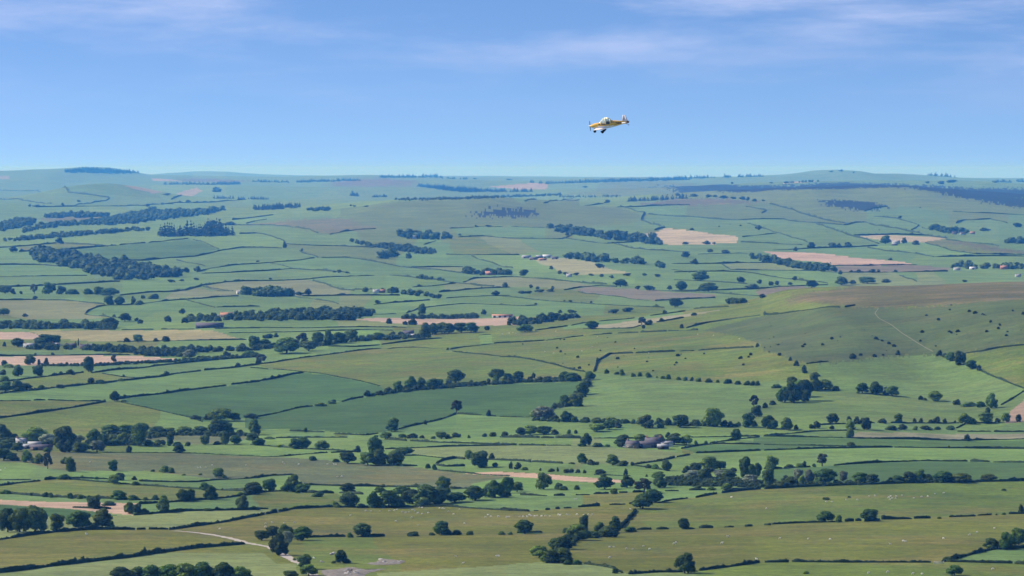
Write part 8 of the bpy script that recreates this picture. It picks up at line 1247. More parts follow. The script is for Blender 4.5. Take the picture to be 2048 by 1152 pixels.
def field_mat(name, rows=None, patch=0.35, patch_col=(0.13,0.11,0.05), fine=0.18, dots=0.0):
    """turf or crop: the field's own colour (object colour) broken by broad patches, drier streaks and fine tufts"""
    m, nt, b = new_mat(name); nd = nt.nodes; lk = nt.links
    oi = N(nd, 'ShaderNodeObjectInfo'); g = N(nd, 'ShaderNodeNewGeometry')
    def noise(scale, detail=5, rough=.55, vec=None, stretch=None):
        t = N(nd, 'ShaderNodeTexNoise'); t.inputs['Scale'].default_value = scale; t.inputs['Detail'].default_value = detail; t.inputs['Roughness'].default_value = rough
        src = vec or g.outputs['Position']
        if stretch:
            mp = N(nd, 'ShaderNodeVectorMath', operation='MULTIPLY'); mp.inputs[1].default_value = stretch; lk.new(src, mp.inputs[0]); src = mp.outputs[0]
        lk.new(src, t.inputs['Vector']); return t.outputs['Fac']
    def rng(v, a, c, lo, hi_, smooth=True):
        r = N(nd, 'ShaderNodeMapRange', interpolation_type='SMOOTHSTEP' if smooth else 'LINEAR')
        for k, q in zip(('From Min','From Max','To Min','To Max'), (a, c, lo, hi_)): r.inputs[k].default_value = q
        lk.new(v, r.inputs['Value']); return r.outputs[0]
    def mix(fac, a, c):
        q = N(nd, 'ShaderNodeMix', data_type='RGBA')
        if isinstance(fac, (int, float)): q.inputs['Factor'].default_value = fac
        else: lk.new(fac, q.inputs['Factor'])
        for s_, v in ((6, a), (7, c)):
            if isinstance(v, tuple): q.inputs[s_].default_value = v+(1,)
            else: lk.new(v, q.inputs[s_])
        return q.outputs[2]
    def scale(col, v):
        q = N(nd, 'ShaderNodeVectorMath', operation='SCALE'); lk.new(col, q.inputs[0]); lk.new(v, q.inputs['Scale']); return q.outputs[0]
    col = oi.outputs['Color']
    col = mix(rng(noise(.011, 6, .6), .45, .68, 0, patch), col, patch_col)              # broad dry patches, 90 m
    col = mix(rng(noise(.03, 5, .65, stretch=(.35, 1, 1)), .52, .7, 0, patch*.7), col, (patch_col[0]*1.25, patch_col[1]*1.2, patch_col[2]*1.3))
    col = mix(rng(noise(.02, 4, .6), .55, .72, 0, .35), col, (.045, .085, .03))          # lusher hollows
    col = scale(col, rng(noise(.006, 3), .3, .7, .86, 1.14))
    col = scale(col, rng(noise(.05, 6, .72, stretch=(.6, 1, 1)), .3, .7, .80, 1.20))
    col = scale(col, rng(noise(.22, 6, .7), .3, .7, 1-fine, 1+fine))
    col = scale(col, rng(noise(1.3, 4, .7), .3, .7, 1-fine*.8, 1+fine*.8))
    if dots:
        col = mix(rng(noise(.16, 3, .6), .64, .72, 0, dots), col, (.028, .042, .018))
    if rows:
        at = N(nd, 'ShaderNodeAttribute', attribute_type='OBJECT', attribute_name='row_angle')
        sp = N(nd, 'ShaderNodeVectorRotate', rotation_type='Z_AXIS'); lk.new(g.outputs['Position'], sp.inputs['Vector']); lk.new(at.outputs['Fac'], sp.inputs['Angle'])
        wob = N(nd, 'ShaderNodeTexNoise'); wob.inputs['Scale'].default_value = .012; lk.new(g.outputs['Position'], wob.inputs['Vector'])
        sx = N(nd, 'ShaderNodeSeparateXYZ'); lk.new(sp.outputs[0], sx.inputs[0])
        ad = N(nd, 'ShaderNodeMath', operation='MULTIPLY_ADD'); ad.inputs[1].default_value = 14; lk.new(wob.outputs['Fac'], ad.inputs[0]); lk.new(sx.outputs[1], ad.inputs[2])
        for period, width, amt in rows:
            dv = N(nd, 'ShaderNodeMath', operation='DIVIDE'); dv.inputs[1].default_value = period; lk.new(ad.outputs[0], dv.inputs[0])
            fr = N(nd, 'ShaderNodeMath', operation='PINGPONG'); fr.inputs[1].default_value = .5; lk.new(dv.outputs[0], fr.inputs[0])
            k = rng(fr.outputs[0], 0, width, 1-amt, 1.0)
            fade = rng(noise(.015, 3), .35, .6, 0, 1)
            one = N(nd, 'ShaderNodeMix', data_type='FLOAT'); lk.new(fade, one.inputs[0]); one.inputs[2].default_value = 1.0; lk.new(k, one.inputs[3])
            col = scale(col, one.outputs[0])
    lk.new(col, b.inputs['Base Color']); b.inputs['Roughness'].default_value = .9; b.inputs['Specular IOR Level'].default_value = .12
    bp = N(nd, 'ShaderNodeBump'); bp.inputs['Strength'].default_value = .5; bp.inputs['Distance'].default_value = 1.0
    lk.new(noise(.35, 6, .7), bp.inputs['Height']); lk.new(bp.outputs[0], b.inputs['Normal'])
    return m
M_PASTURE = field_mat('pasture_turf', patch=.6, patch_col=(.155,.126,.034), fine=.26, dots=.12)
M_GRASS = field_mat('lush_grass', patch=.22, patch_col=(.125,.135,.05))
M_MOWN = field_mat('mown_grass', rows=[(17, .3, .10), (46, .06, .14)], patch=.25, patch_col=(.15,.145,.055))
M_CROP = field_mat('young_crop', rows=[(78, .035, .42), (13, .2, .10)], patch=.12, patch_col=(.09,.10,.05), fine=.1)
M_SOIL = field_mat('bare_soil', rows=[(9, .3, .1)], patch=.25, patch_col=(.30,.22,.15), fine=.1)
M_HILL = field_mat('hill_grass', patch=.4, patch_col=(.095,.092,.036), dots=.75)
M_DOWN = field_mat('down_grass', patch=.3, patch_col=(.12,.115,.045), dots=.35)
M_MOOR = field_mat('heather_moor', patch=.3, patch_col=(.03,.028,.022), fine=.25)
M_BROWN = field_mat('dry_hilltop_grass', patch=.7, patch_col=(.175,.130,.062), fine=.3, dots=.4)
FIELD = {  # kind: (material, base colour)
 'P': (M_PASTURE, (.108,.116,.014)), 'P2': (M_PASTURE, (.098,.132,.018)), 'P3': (M_HILL, (.074,.100,.026)),
 'G': (M_GRASS, (.106,.170,.044)), 'G2': (M_GRASS, (.122,.190,.042)), 'G3': (M_MOWN, (.112,.166,.038)),
 'D': (M_CROP, (.050,.100,.022)), 'D2': (M_CROP, (.066,.120,.028)), 'L': (M_CROP, (.116,.190,.046)), 'L2': (M_MOWN, (.148,.180,.056)),
 'T': (M_SOIL, (.40,.27,.18)), 'T2': (M_SOIL, (.26,.19,.125)), 'T3': (M_SOIL, (.27,.22,.12)), 'Y': (M_GRASS, (.26,.235,.10)), 'Y2': (M_SOIL, (.34,.27,.15)),
 'B': (M_SOIL, (.155,.132,.078)), 'B2': (M_BROWN, (.096,.092,.030)), 'R': (M_PASTURE, (.104,.116,.046)), 'R2': (M_BROWN, (.110,.114,.040)),
 'W': (M_GRASS, (.20,.18,.10)), 'W2': (M_GRASS, (.165,.175,.07)), 'H': (M_DOWN, (.108,.146,.034)), 'M': (M_MOOR, (.016,.019,.014))}
def leaf_mat(name, trans=.20, use_obj=True, col=(.035,.06,.02)):
    m, nt, b = new_mat(name); nd = nt.nodes; lk = nt.links
    oi = N(nd, 'ShaderNodeObjectInfo'); g = N(nd, 'ShaderNodeNewGeometry')
    ri = N(nd, 'ShaderNodeMapRange'); ri.inputs['To Min'].default_value = .62; ri.inputs['To Max'].default_value = 1.42; lk.new(g.outputs['Random Per Island'], ri.inputs['Value'])
    t = N(nd, 'ShaderNodeTexNoise'); t.inputs['Scale'].default_value = .16; t.inputs['Detail'].default_value = 3; lk.new(g.outputs['Position'], t.inputs['Vector'])
    r2 = N(nd, 'ShaderNodeMapRange'); r2.inputs['From Min'].default_value = .3; r2.inputs['From Max'].default_value = .7; r2.inputs['To Min'].default_value = .78; r2.inputs['To Max'].default_value = 1.25; lk.new(t.outputs['Fac'], r2.inputs['Value'])
    s1 = N(nd, 'ShaderNodeVectorMath', operation='SCALE'); lk.new(oi.outputs['Color'], s1.inputs[0]); lk.new(ri.outputs[0], s1.inputs['Scale'])
    s2 = N(nd, 'ShaderNodeVectorMath', operation='SCALE'); lk.new(s1.outputs[0], s2.inputs[0]); lk.new(r2.outputs[0], s2.inputs['Scale'])
    lk.new(s2.outputs[0], b.inputs['Base Color']); b.inputs['Roughness'].default_value = .75; b.inputs['Specular IOR Level'].default_value = .15
    if trans:
        tr = N(nd, 'ShaderNodeBsdfTranslucent'); s3 = N(nd, 'ShaderNodeVectorMath', operation='MULTIPLY'); s3.inputs[1].default_value = (1.25, 1.5, .6); lk.new(s2.outputs[0], s3.inputs[0]); lk.new(s3.outputs[0], tr.inputs['Color'])
        ms = N(nd, 'ShaderNodeMixShader'); ms.inputs[0].default_value = trans; lk.new(b.outputs[0], ms.inputs[1]); lk.new(tr.outputs[0], ms.inputs[2]); lk.new(ms.outputs[0], nd['Material Output'].inputs[0])
    return m
M_LEAF = leaf_mat('foliage'); M_HEDGE = leaf_mat('hedge_foliage', .12)
M_BARK = plain('bark', (.075,.058,.043), .9, scale=2)

# ---------------------------------------------------------------- ground and fields
NI, NJ = GZ.shape
def rasterise(lines):
    wall = np.zeros((NI-1, NJ-1), bool)
    for ln in lines:
        p = np.array(ln, float); i, j = cell(p[:,0], p[:,1])
        for k in range(len(p)-1):
            n = int(max(abs(i[k+1]-i[k]), abs(j[k+1]-j[k]))*3)+2
            t = np.linspace(0, 1, n)
            a = np.clip((i[k]+(i[k+1]-i[k])*t).astype(int), 0, NI-2); b = np.clip((j[k]+(j[k+1]-j[k])*t).astype(int), 0, NJ-2)
            wall[a, b] = True
    return wall
lines = [sum(h[1], []) for h in HEDGES]+BOUNDS
wall = rasterise(lines)
I0 = int(np.searchsorted(GY, 1040*S))
W_, H_ = NJ-1, NI-1
lab = np.full(W_*H_, -1, np.int32); lab[:I0*W_] = -3
wall[:, np.abs(.5*(GT[1:]+GT[:-1])) > .1465] = True          # beyond the view the fields run on as they leave it
flat_wall = wall.ravel().copy(); flat_wall[:I0*W_] = True
kinds = []; front = []
for (x, y, t) in SEEDS:
    i, j = cell(np.array([x]), np.array([y])); c = int(min(i[0], H_-1))*W_+int(min(j[0], W_-1))
    if flat_wall[c]:
        for d in (W_, -W_, 1, -1, 2*W_, -2*W_):
            if 0 <= c+d < W_*H_ and not flat_wall[c+d]: c = c+d; break
    if lab[c] < 0: lab[c] = len(kinds); front.append(c)
    kinds.append(t)
def spread(front, labl, blocked):
    front = np.array(front, np.int64)
    while len(front):
        nxt = []
        for d in (W_, -W_, 1, -1):
            q = front+d; ok = (q >= I0*W_) & (q < W_*H_)
            if d == 1: ok &= (q % W_ != 0)
            if d == -1: ok &= (q % W_ != W_-1)
            qq = q[ok]; src = labl[front[ok]]
            free = (labl[qq] == -1)
            if blocked is not None: free &= ~blocked[qq]
            qq = qq[free]; labl[qq] = src[free]; nxt.append(qq)
        front = np.unique(np.concatenate(nxt)) if nxt else np.array([], np.int64)
spread(front, lab, flat_wall)
rest = np.where((lab == -1) & ~flat_wall)[0]                      # closed plots without a seed: pasture
rk = random.Random(11)
todo = set(rest.tolist())
while todo:
    s0 = todo.pop(); lab[s0] = len(kinds); kinds.append(rk.choice(['G','G','G2','P2'])); st = [s0]
    while st:
        c = st.pop()
        for d in (W_, -W_, 1, -1):
            q = c+d
            if q in todo: todo.discard(q); lab[q] = lab[c]; st.append(q)
spread(np.where(lab >= 0)[0], lab, None)
lab = lab.reshape(H_, W_)
cyy = np.repeat((.5*(GY[1:]+GY[:-1]))[:,None], W_, 1); cxx = .25*(GX[1:,1:]+GX[:-1,1:]+GX[1:,:-1]+GX[:-1,:-1])
for t, poly in PLOTS:                                             # ploughed, cut or burnt plots with their own outline
    p = np.array(poly, float); i0, i1 = np.searchsorted(GY, [p[:,1].min()*.985, p[:,1].max()*1.015]); i0 = max(i0-1, I0)
    X, Y = cxx[i0:i1+1], cyy[i0:i1+1]
    if t in ('H','M','B2','P3','R2'):                            # heath and rough grass fade into each other
        rj = np.random.RandomState(len(kinds)); q = .25 if t == 'P3' else 1; X = X+q*Y*.0011*rj.randn(*X.shape); Y = Y*(1+q*.007*rj.randn(*Y.shape))
    ins = np.zeros(X.shape, bool)
    for a, b in zip(p, np.roll(p, 1, 0)):
        if a[1] == b[1]: continue
        ins ^= ((a[1] > Y) != (b[1] > Y)) & (X < (b[0]-a[0])*(Y-a[1])/(b[1]-a[1])+a[0])
    lab[i0:i1+1][ins] = len(kinds); kinds.append(t)
allv = np.stack([GX, np.repeat(GY[:,None], NJ, 1), GZ], -1).reshape(-1, 3)
ii, jj = np.meshgrid(np.arange(H_), np.arange(W_), indexing='ij')
quads = np.stack([ii*NJ+jj, ii*NJ+jj+1, (ii+1)*NJ+jj+1, (ii+1)*NJ+jj], -1).reshape(-1, 4)
def patch(name, mask, mat, parent):
    q = quads[mask]; u, inv = np.unique(q, return_inverse=True)
    return mesh_obj(name, allv[u], inv.reshape(-1, 4), mat, parent, smooth=True)
fl = lab.ravel()
ground = patch('ground', fl == -3, M_PASTURE, None)
ground.color = (*FIELD['P'][1], 1); tag(ground, 'rolling green farmland of hedged fields under low hills', 'ground', kind='structure')
order = np.argsort(fl, kind='stable'); bnd = np.searchsorted(fl[order], np.arange(len(kinds)+1))
for k, t in enumerate(kinds):
    idx = order[bnd[k]:bnd[k+1]]
    if len(idx) < 3: continue
    mat, col = FIELD[t]; o = patch('field', idx, mat, ground)
    r = random.Random(k*7+3); v = r.uniform(.93, 1.07); hshift = r.uniform(-.05, .05)
    o.color = (col[0]*v*(1+hshift), col[1]*v, col[2]*v*(1-hshift*.5), 1)
    o['row_angle'] = r.uniform(-.10, .10) if t in ('D','D2') else r.uniform(-.35, .35)

# tracks: thin sheets just above the turf
def ribbon(name, pts, width, mat, label, cat):
    p = np.array(pts, float); seg = np.hypot(*np.diff(p, axis=0).T); s = np.concatenate([[0], np.cumsum(seg)])
    t = np.arange(0, s[-1], 4.0); x = np.interp(t, s, p[:,0]); y = np.interp(t, s, p[:,1])
    k = np.ones(9)/9; x = np.convolve(np.pad(x, 4, 'edge'), k, 'valid'); y = np.convolve(np.pad(y, 4, 'edge'), k, 'valid')
    dx = np.gradient(x); dy = np.gradient(y); n = np.hypot(dx, dy); nx, ny = -dy/n, dx/n
    r = np.random.RandomState(3); rows = []
    wv = width*(1+.22*r.randn(len(x)))
    for q in (-.5, -.17, .17, .5):
        X = x+nx*wv*q; Y = y+ny*wv*q; rows.append(np.stack([X, Y, zat(X, Y)+.14], -1))
    v = np.stack(rows, 1).reshape(-1, 3); f = [(4*a+b, 4*a+b+1, 4*a+4+b+1, 4*a+4+b) for a in range(len(x)-1) for b in range(3)]
    return tag(mesh_obj(name, v, f, mat, smooth=True), label, cat, kind='structure')
M_TRACK = plain('track_gravel', (.36,.31,.25), .95, noise=.25, scale=.8)
M_PALEPATH = plain('worn_path', (.19,.175,.11), .95, noise=.25, scale=.8)
ribbon('farm_track', PATHS[0][2], 5.0, M_TRACK, 'pale stony farm track curving down past the trees', 'track')
ribbon('hill_path', PATHS[1][2], 1.0, M_PALEPATH, 'pale footpath winding down from the brown hilltop', 'path')
# rocky scars in the near pasture
M_SCAR = plain('scar_earth', (.17,.145,.115), .95, noise=.4, scale=.4)
for k, (poly, lb) in enumerate(zip(SCARS, ('bare rocky scar at the bottom of the near pasture', 'small stony outcrop patch above the bare scar'))):
    c = np.mean(poly, axis=0); r = np.random.RandomState(k); ring = []
    p = np.array(poly+[poly[0]])
    for a, b in zip(p[:-1], p[1:]):
        n = max(2, int(np.hypot(*(b-a))/2))
        for t in np.linspace(0, 1, n, endpoint=False): ring.append(a+(b-a)*t+r.randn(2)*.5)
    ring = np.array(ring); lv = [ring*s_+c*(1-s_) for s_ in (1, .8, .55, .3, .08)]
    v = np.concatenate([np.column_stack([L, zat(L[:,0], L[:,1])+.1+(0 if q == 0 else .25)+(.25*r.rand(len(L)) if q else 0)]) for q, L in enumerate(lv)]); n = len(ring)
    f = [(q*n+a, q*n+(a+1) % n, (q+1)*n+(a+1) % n, (q+1)*n+a) for q in range(4) for a in range(n)]
    tag(mesh_obj('bare_ground', v, f, M_SCAR, smooth=True), lb, 'bare ground', kind='structure')

# ---------------------------------------------------------------- foliage builders
OCT_V = np.array([(1,0,0),(-1,0,0),(0,1,0),(0,-1,0),(0,0,1),(0,0,-1)], float)
OCT_F = [(0,2,4),(2,1,4),(1,3,4),(3,0,4),(2,0,5),(1,2,5),(3,1,5),(0,3,5)]
def blob_mesh(level):
    v = [tuple(p) for p in OCT_V]; f = list(OCT_F)
    for _ in range(level):
        mid = {}; nf = []
        def m(a, b):
            k = (min(a, b), max(a, b))
            if k not in mid:
                p = np.array(v[a])+np.array(v[b]); p /= np.linalg.norm(p); mid[k] = len(v); v.append(tuple(p))
            return mid[k]
        for a, b, c in f:
            x, y, z = m(a, b), m(b, c), m(c, a); nf += [(a,x,z),(x,b,y),(z,y,c),(x,y,z)]
        f = nf
    return np.array(v), np.array(f, np.int32)
B1 = blob_mesh(1); B2 = blob_mesh(2)
def foliage(clumps, cards, size, rs, core=.86, base=B1, jitter=.5):
    """clumps: (centre, radii). A lumpy core per clump under a skin of leaf-spray faces that point outward"""
    V, T, n = [], [], 0
    for c, r in clumps:
        bv = base[0]*(1+.16*rs.randn(len(base[0]), 1))*np.array(r)*core+np.array(c)
        V.append(bv); T.append(base[1]+n); n += len(bv)
    vol = np.array([max(r)**2 for _, r in clumps]); vol /= vol.sum()
    pick = rs.choice(len(clumps), cards, p=vol)
    cc = np.array([clumps[k][0] for k in pick]); rr = np.array([clumps[k][1] for k in pick])
    d = rs.randn(cards, 3); d[:,2] += .3; d /= np.linalg.norm(d, axis=1, keepdims=True)
    p = cc+d*rr*(.88+.26*rs.rand(cards, 1))
    nrm_ = d+jitter*rs.randn(cards, 3)+np.array((0, 0, .25)); nrm_ /= np.linalg.norm(nrm_, axis=1, keepdims=True)
    a = np.cross(nrm_, rs.randn(cards, 3)); a /= np.linalg.norm(a, axis=1, keepdims=True); b = np.cross(nrm_, a)
    s = size*(.6+.8*rs.rand(cards, 1)); asp = .55+.5*rs.rand(cards, 1)
    q = np.stack([p-a*s, p+b*s*asp, p+a*s*1.1, p-b*s*asp], 1).reshape(-1, 3)
    t = (np.arange(cards)*4)[:,None]; tri = np.concatenate([t+np.array([0,1,2]), t+np.array([0,2,3])])+n
    V.append(q); T.append(tri)
    return np.concatenate(V), np.concatenate(T)
def crown_clumps(kind, rs):
    out_ = []
    if kind == 'conifer':
        for k in range(9):
            t = k/8; out_.append(((.05*rs.randn(), .05*rs.randn(), .12+.84*t), (.46*(1-t)+.06, .46*(1-t)+.06, .09)))
        return out_
    n = {'round': 15, 'broad': 17, 'tall': 14, 'sparse': 13, 'bush': 9}[kind]
    lo, hi_ = {'round': (.15,.86), 'broad': (.20,.84), 'tall': (.10,.90), 'sparse': (.26,.88), 'bush': (.14,.74)}[kind]
    for k in range(n):
        t = (k+.5)/n; z = lo+(hi_-lo)*t
        prof = math.sin(math.pi*(.24+.68*t))**.8 if kind != 'bush' else math.cos(math.pi*.5*t*.85)
        a = k*2.39996+rs.rand()*1.6; rad = (.35 if kind != 'sparse' else .36)*prof*(.5+.65*rs.rand())
        if kind == 'tall': rad *= .8
        r = (.175 if kind != 'sparse' else .12)*(.6+.85*rs.rand())*(1.15 if kind in ('broad','bush') else 1)
        rz = r*{'round': .8, 'broad': .62, 'tall': .85, 'sparse': .6, 'bush': .95}[kind]
        out_.append(((math.cos(a)*rad, math.sin(a)*rad, min(z, 1-rz)), (r, r, rz)))
    if kind != 'sparse': out_.append(((0, 0, (lo+hi_)*.5), (.27, .27, (hi_-lo)*.42)))
    return out_
def trunk_mesh(kind, rs):
    mb = MB(); lean = rs.randn(2)*.02
    top = {'round': .55, 'broad': .5, 'tall': .75, 'sparse': .7, 'conifer': .9}[kind]; r0 = .045 if kind != 'conifer' else .03
    mb.tube([(0,0,-.06),(0,0,.02),(lean[0]*.5,lean[1]*.5,.16),(lean[0],lean[1],top)], [r0*1.5, r0, r0*.8, r0*.25], 7)
    for k in range(0 if kind == 'conifer' else 5):
        a = k*1.257+rs.rand(); z = .14+.07*k*rs.rand()+.05; L = .30+.12*rs.rand()
        mb.tube([(lean[0]*.5, lean[1]*.5, z), (math.cos(a)*L*.5, math.sin(a)*L*.5, z+.18), (math.cos(a)*L, math.sin(a)*L, z+.36)], [r0*.5, r0*.32, r0*.12], 5)
    me = bpy.data.meshes.new('trunk'); fill_mesh(me, mb.v, mb.f, True); me.materials.append(M_BARK); return me
def crown_mesh(kind, seed, cards, size):
    rs = np.random.RandomState(seed); v, t = foliage(crown_clumps(kind, rs), cards, size, rs, core=.86 if kind != 'sparse' else .6)
    me = bpy.data.meshes.new('crown'); fill_mesh(me, v, t); me.materials.append(M_LEAF); return me
PROTO = {}
for kind, n in (('round', 6), ('broad', 4), ('tall', 3), ('sparse', 3), ('conifer', 2), ('bush', 5)):
    PROTO[kind] = []
    for k in range(n):
        cr_ = crown_mesh(kind, 100+k*13+len(kind), 2600 if kind != 'bush' else 1300, .044 if kind != 'bush' else .06)
        PROTO[kind].append((cr_, None if kind == 'bush' else trunk_mesh(kind, np.random.RandomState(k+5))))
def leaf_colour(t, r):
    base = {'p': (.19,.215,.145), 'y': (.090,.120,.024), 's': (.066,.070,.034), 'c': (.016,.030,.018)}.get(t, None)
    if base is None:
        base = r.choice([(.056,.104,.014), (.046,.090,.015), (.074,.124,.017), (.086,.130,.020), (.052,.084,.020), (.115,.165,.022)])
    v = r.uniform(.62, 1.5); return (base[0]*v, base[1]*v, base[2]*v, 1)
ORD = 'first second third fourth fifth sixth seventh eighth ninth tenth eleventh twelfth thirteenth fourteenth fifteenth sixteenth seventeenth eighteenth nineteenth twentieth'.split()
TENS = {2: 'twent', 3: 'thirt', 4: 'fort', 5: 'fift', 6: 'sixt', 7: 'sevent'}
def ordinal(n):
    if n < 20: return ORD[n]
    q, u = divmod(n+1, 10); return TENS[q]+'ieth' if u == 0 else TENS[q]+'y-'+ORD[u-1]
LOOK = {'s': 'sparse-leaved', 'p': 'pale-blossomed', 'y': 'yellow-green', 'c': 'slim conifer', 't': 'narrow', 'b': 'low'}
for k, (grp, (x, y, w, h, t, nth, of)) in enumerate((g_, e) for g_, L in TREES for e in L):
    r = random.Random(k*31+7); a = w/h; cls = 'bush' if t == 'b' else 'tree'
    label = (LOOK.get(t) or ('spreading' if a > 1.3 else 'upright' if a < .8 else 'rounded'))+' '+cls
    label += f', {ordinal(nth)} from the left {grp}' if of > 1 else ' '+grp
    kind = {'b': 'bush', 'c': 'conifer', 's': 'sparse', 't': 'tall'}.get(t) or ('broad' if a > 1.25 else 'tall' if a < .7 else 'round')
    cm_, tm = r.choice(PROTO[kind]); z = z1(x, y); rz = r.uniform(0, 6.283)
    wide = {'bush': 1.05, 'tall': .85, 'conifer': .95}.get(kind, .98)
    w *= 1.10; h *= 1.12; sc = (w/wide, w/wide, h)
    if kind == 'bush':
        o = link('bush', cm_, None, (x, y, z-.12*h)); o.scale = (sc[0], sc[1], sc[2]*1.12); o.rotation_euler.z = rz; o.color = leaf_colour(t, r)
        tag(o, label, 'bush', 'bushes '+grp); continue
    root = link('conifer_tree' if t == 'c' else 'blossoming_tree' if t == 'p' else 'broadleaf_tree', None, None, (x, y, z)); root.scale = sc; root.rotation_euler.z = rz
    root.empty_display_size = .2
    tag(root, label, 'tree', 'trees '+grp)
    link('trunk', tm, root); c = link('crown', cm_, root); c.color = leaf_colour(t, r)

# far woods and the trees too small to tell apart: one mass each
def mass(name, items, kind_of, label, cat, colour, cards=70):
    """items: (x, y, width, height). A joined stand of light crowns with stems"""
    V, T, n = [], [], 0; rs = np.random.RandomState(len(items)+7)
    lib = []
    for q in range(5):
        kind = kind_of
        cl = crown_clumps(kind, rs)
        keep = [cl[i] for i in rs.permutation(len(cl)-1)[:5]]+[cl[-1]] if kind != 'conifer' else [cl[0], cl[2], cl[4], cl[6], cl[8]]
        keep = [(c, tuple(np.array(r_)*(1.35 if kind != 'conifer' else 1.15))) for c, r_ in keep]
        lib.append(foliage(keep, cards, .11, rs, core=.92, base=(OCT_V, np.array(OCT_F, np.int32)) if kind == 'conifer' else B1))
    lib2 = [foliage(crown_clumps('bush' if kind_of == 'round' else kind_of, rs), 420, .075, rs, core=.85) for q in range(5)]
    for (x, y, w, h) in items:
        near_ = y < 6500
        v, t = (lib2 if near_ else lib)[rs.randint(5)]; a = rs.rand()*6.28; ca, sa = math.cos(a), math.sin(a)
        q = np.stack([(v[:,0]*ca-v[:,1]*sa)*w+x, (v[:,0]*sa+v[:,1]*ca)*w+y, v[:,2]*h], -1); q[:,2] += z1(x, y)-.08*h
        V.append(q); T.append(t+n); n += len(q)
    o = mesh_obj(name, np.concatenate(V), np.concatenate(T), M_LEAF); o.color = (*colour, 1)
    return tag(o, label, cat, kind='stuff')
for k, (label, t, wx, wy, txt) in enumerate(WOODS):
    pts = [(wx+float(a), wy+float(b), float(c)) for a, b, c in (q.split(',') for q in txt.split())]
    r = random.Random(k+2); con = t == 'c'
    items = [(x, y, h*(r.uniform(1.0, 1.7) if not con else r.uniform(.7, 1.0)*(1.35 if y > 26000 else 1)), h*(1.1 if not con else 1.3)) for x, y, h in pts]
    col = (.022,.036,.022) if con else r.choice([(.056,.092,.020), (.066,.100,.024), (.052,.082,.024)])
    mass('plantation' if con else 'woodland', items, 'conifer' if con else 'round', label, 'plantation' if con else 'wood', col, 50 if con else (90 if len(pts) < 120 else 60))
mass('woodland', [(x, y, w*1.05, h) for x, y, w, h in (map(float, q.split(',')) for q in FAR_TREES[0].split())], 'round', 'small far trees dotted singly along the distant hedges', 'trees', (.036,.055,.020), 80)

# ---------------------------------------------------------------- hedges
def hedge_section(name, pts, h, parent, seed):
    p = np.array(pts, float); seg = np.hypot(*np.diff(p, axis=0).T); s = np.concatenate([[0], np.cumsum(seg)])
    dist = p[:,1].mean(); step = min(max(dist/1500, 1.2), 9.0)
    t = np.linspace(0, s[-1], max(3, int(s[-1]/step))); x = np.interp(t, s, p[:,0]); y = np.interp(t, s, p[:,1])
    if len(x) > 9:
        k = np.ones(5)/5; x[2:-2] = np.convolve(x, k, 'valid'); y[2:-2] = np.convolve(y, k, 'valid')
    dx = np.gradient(x); dy = np.gradient(y); n = np.hypot(dx, dy)+1e-9; nx, ny = -dy/n, dx/n
    rs = np.random.RandomState(seed); m = len(x)
    slow = np.interp(np.arange(m), np.arange(0, m+12, 12), 1+.34*rs.randn(len(np.arange(0, m+12, 12))))
    hh = h*np.clip(slow+.14*rs.randn(m), .4, 2.1); ww = (h*.5+.45)*np.clip(1+.12*rs.randn(m), .7, 1.4)
    spot = np.convolve((rs.rand(m) < .035).astype(float), [.25, .6, 1, 1, 1, .6, .25], 'same')[:m]*rs.rand(m)          # shrubs left to grow out of the hedge
    hh *= 1+.8*np.clip(spot, 0, 1); ww *= 1+.6*np.clip(spot, 0, 1)
    for e in (0, -1): hh[e] *= .7; ww[e] *= .55
    rings = []
    for a, b in ((-1,-.25), (-1.08,.45), (-.62,.97), (.62,1.0), (1.08,.45), (1,-.25)):
        off = a*ww*.5*(1+.10*rs.randn(m)); X = x+nx*off; Y = y+ny*off
        rings.append(np.stack([X, Y, zat(X, Y)+hh*b*(1+.06*rs.randn(m))], -1))
    V = np.stack(rings, 1).reshape(-1, 3)
    F_ = [(6*i+j, 6*i+j+1, 6*i+6+j+1, 6*i+6+j) for i in range(m-1) for j in range(5)]
    F_ += [(0,5,4,3,2,1), tuple(6*(m-1)+j for j in range(6))]
    F_ = [f for f in F_]
    if dist < 3600*1.4:
        nc = int(s[-1]*(5 if dist < 3200 else 2.6)); u = rs.rand(nc)*(m-1.001); i = u.astype(int); fr = u-i; j = rs.randint(0, 5, nc); w2 = rs.rand(nc)
        R3 = V.reshape(m, 6, 3)
        P_ = (R3[i,j]*(1-w2[:,None])+R3[i,j+1]*w2[:,None])*(1-fr[:,None])+(R3[i+1,j]*(1-w2[:,None])+R3[i+1,j+1]*w2[:,None])*fr[:,None]
        ctr = np.stack([x[i], y[i], P_[:,2]-.0], -1); nn = P_-ctr; nn[:,2] = np.where((j == 2), 1.2, .35); nn += .55*rs.randn(nc, 3); nn /= np.linalg.norm(nn, axis=1, keepdims=True)
        a = np.cross(nn, rs.randn(nc, 3)); a /= np.linalg.norm(a, axis=1, keepdims=True); b = np.cross(nn, a); sz = (.34+.3*rs.rand(nc, 1))*(1 if dist < 3200 else 1.3)
        q = np.stack([P_-a*sz, P_+b*sz*.7, P_+a*sz, P_-b*sz*.7], 1).reshape(-1, 3); n0 = len(V)
        F_ += [(n0+4*k, n0+4*k+1, n0+4*k+2, n0+4*k+3) for k in range(nc)]
        V = np.concatenate([V, q])
    return mesh_obj(name, V, F_, M_HEDGE, parent)
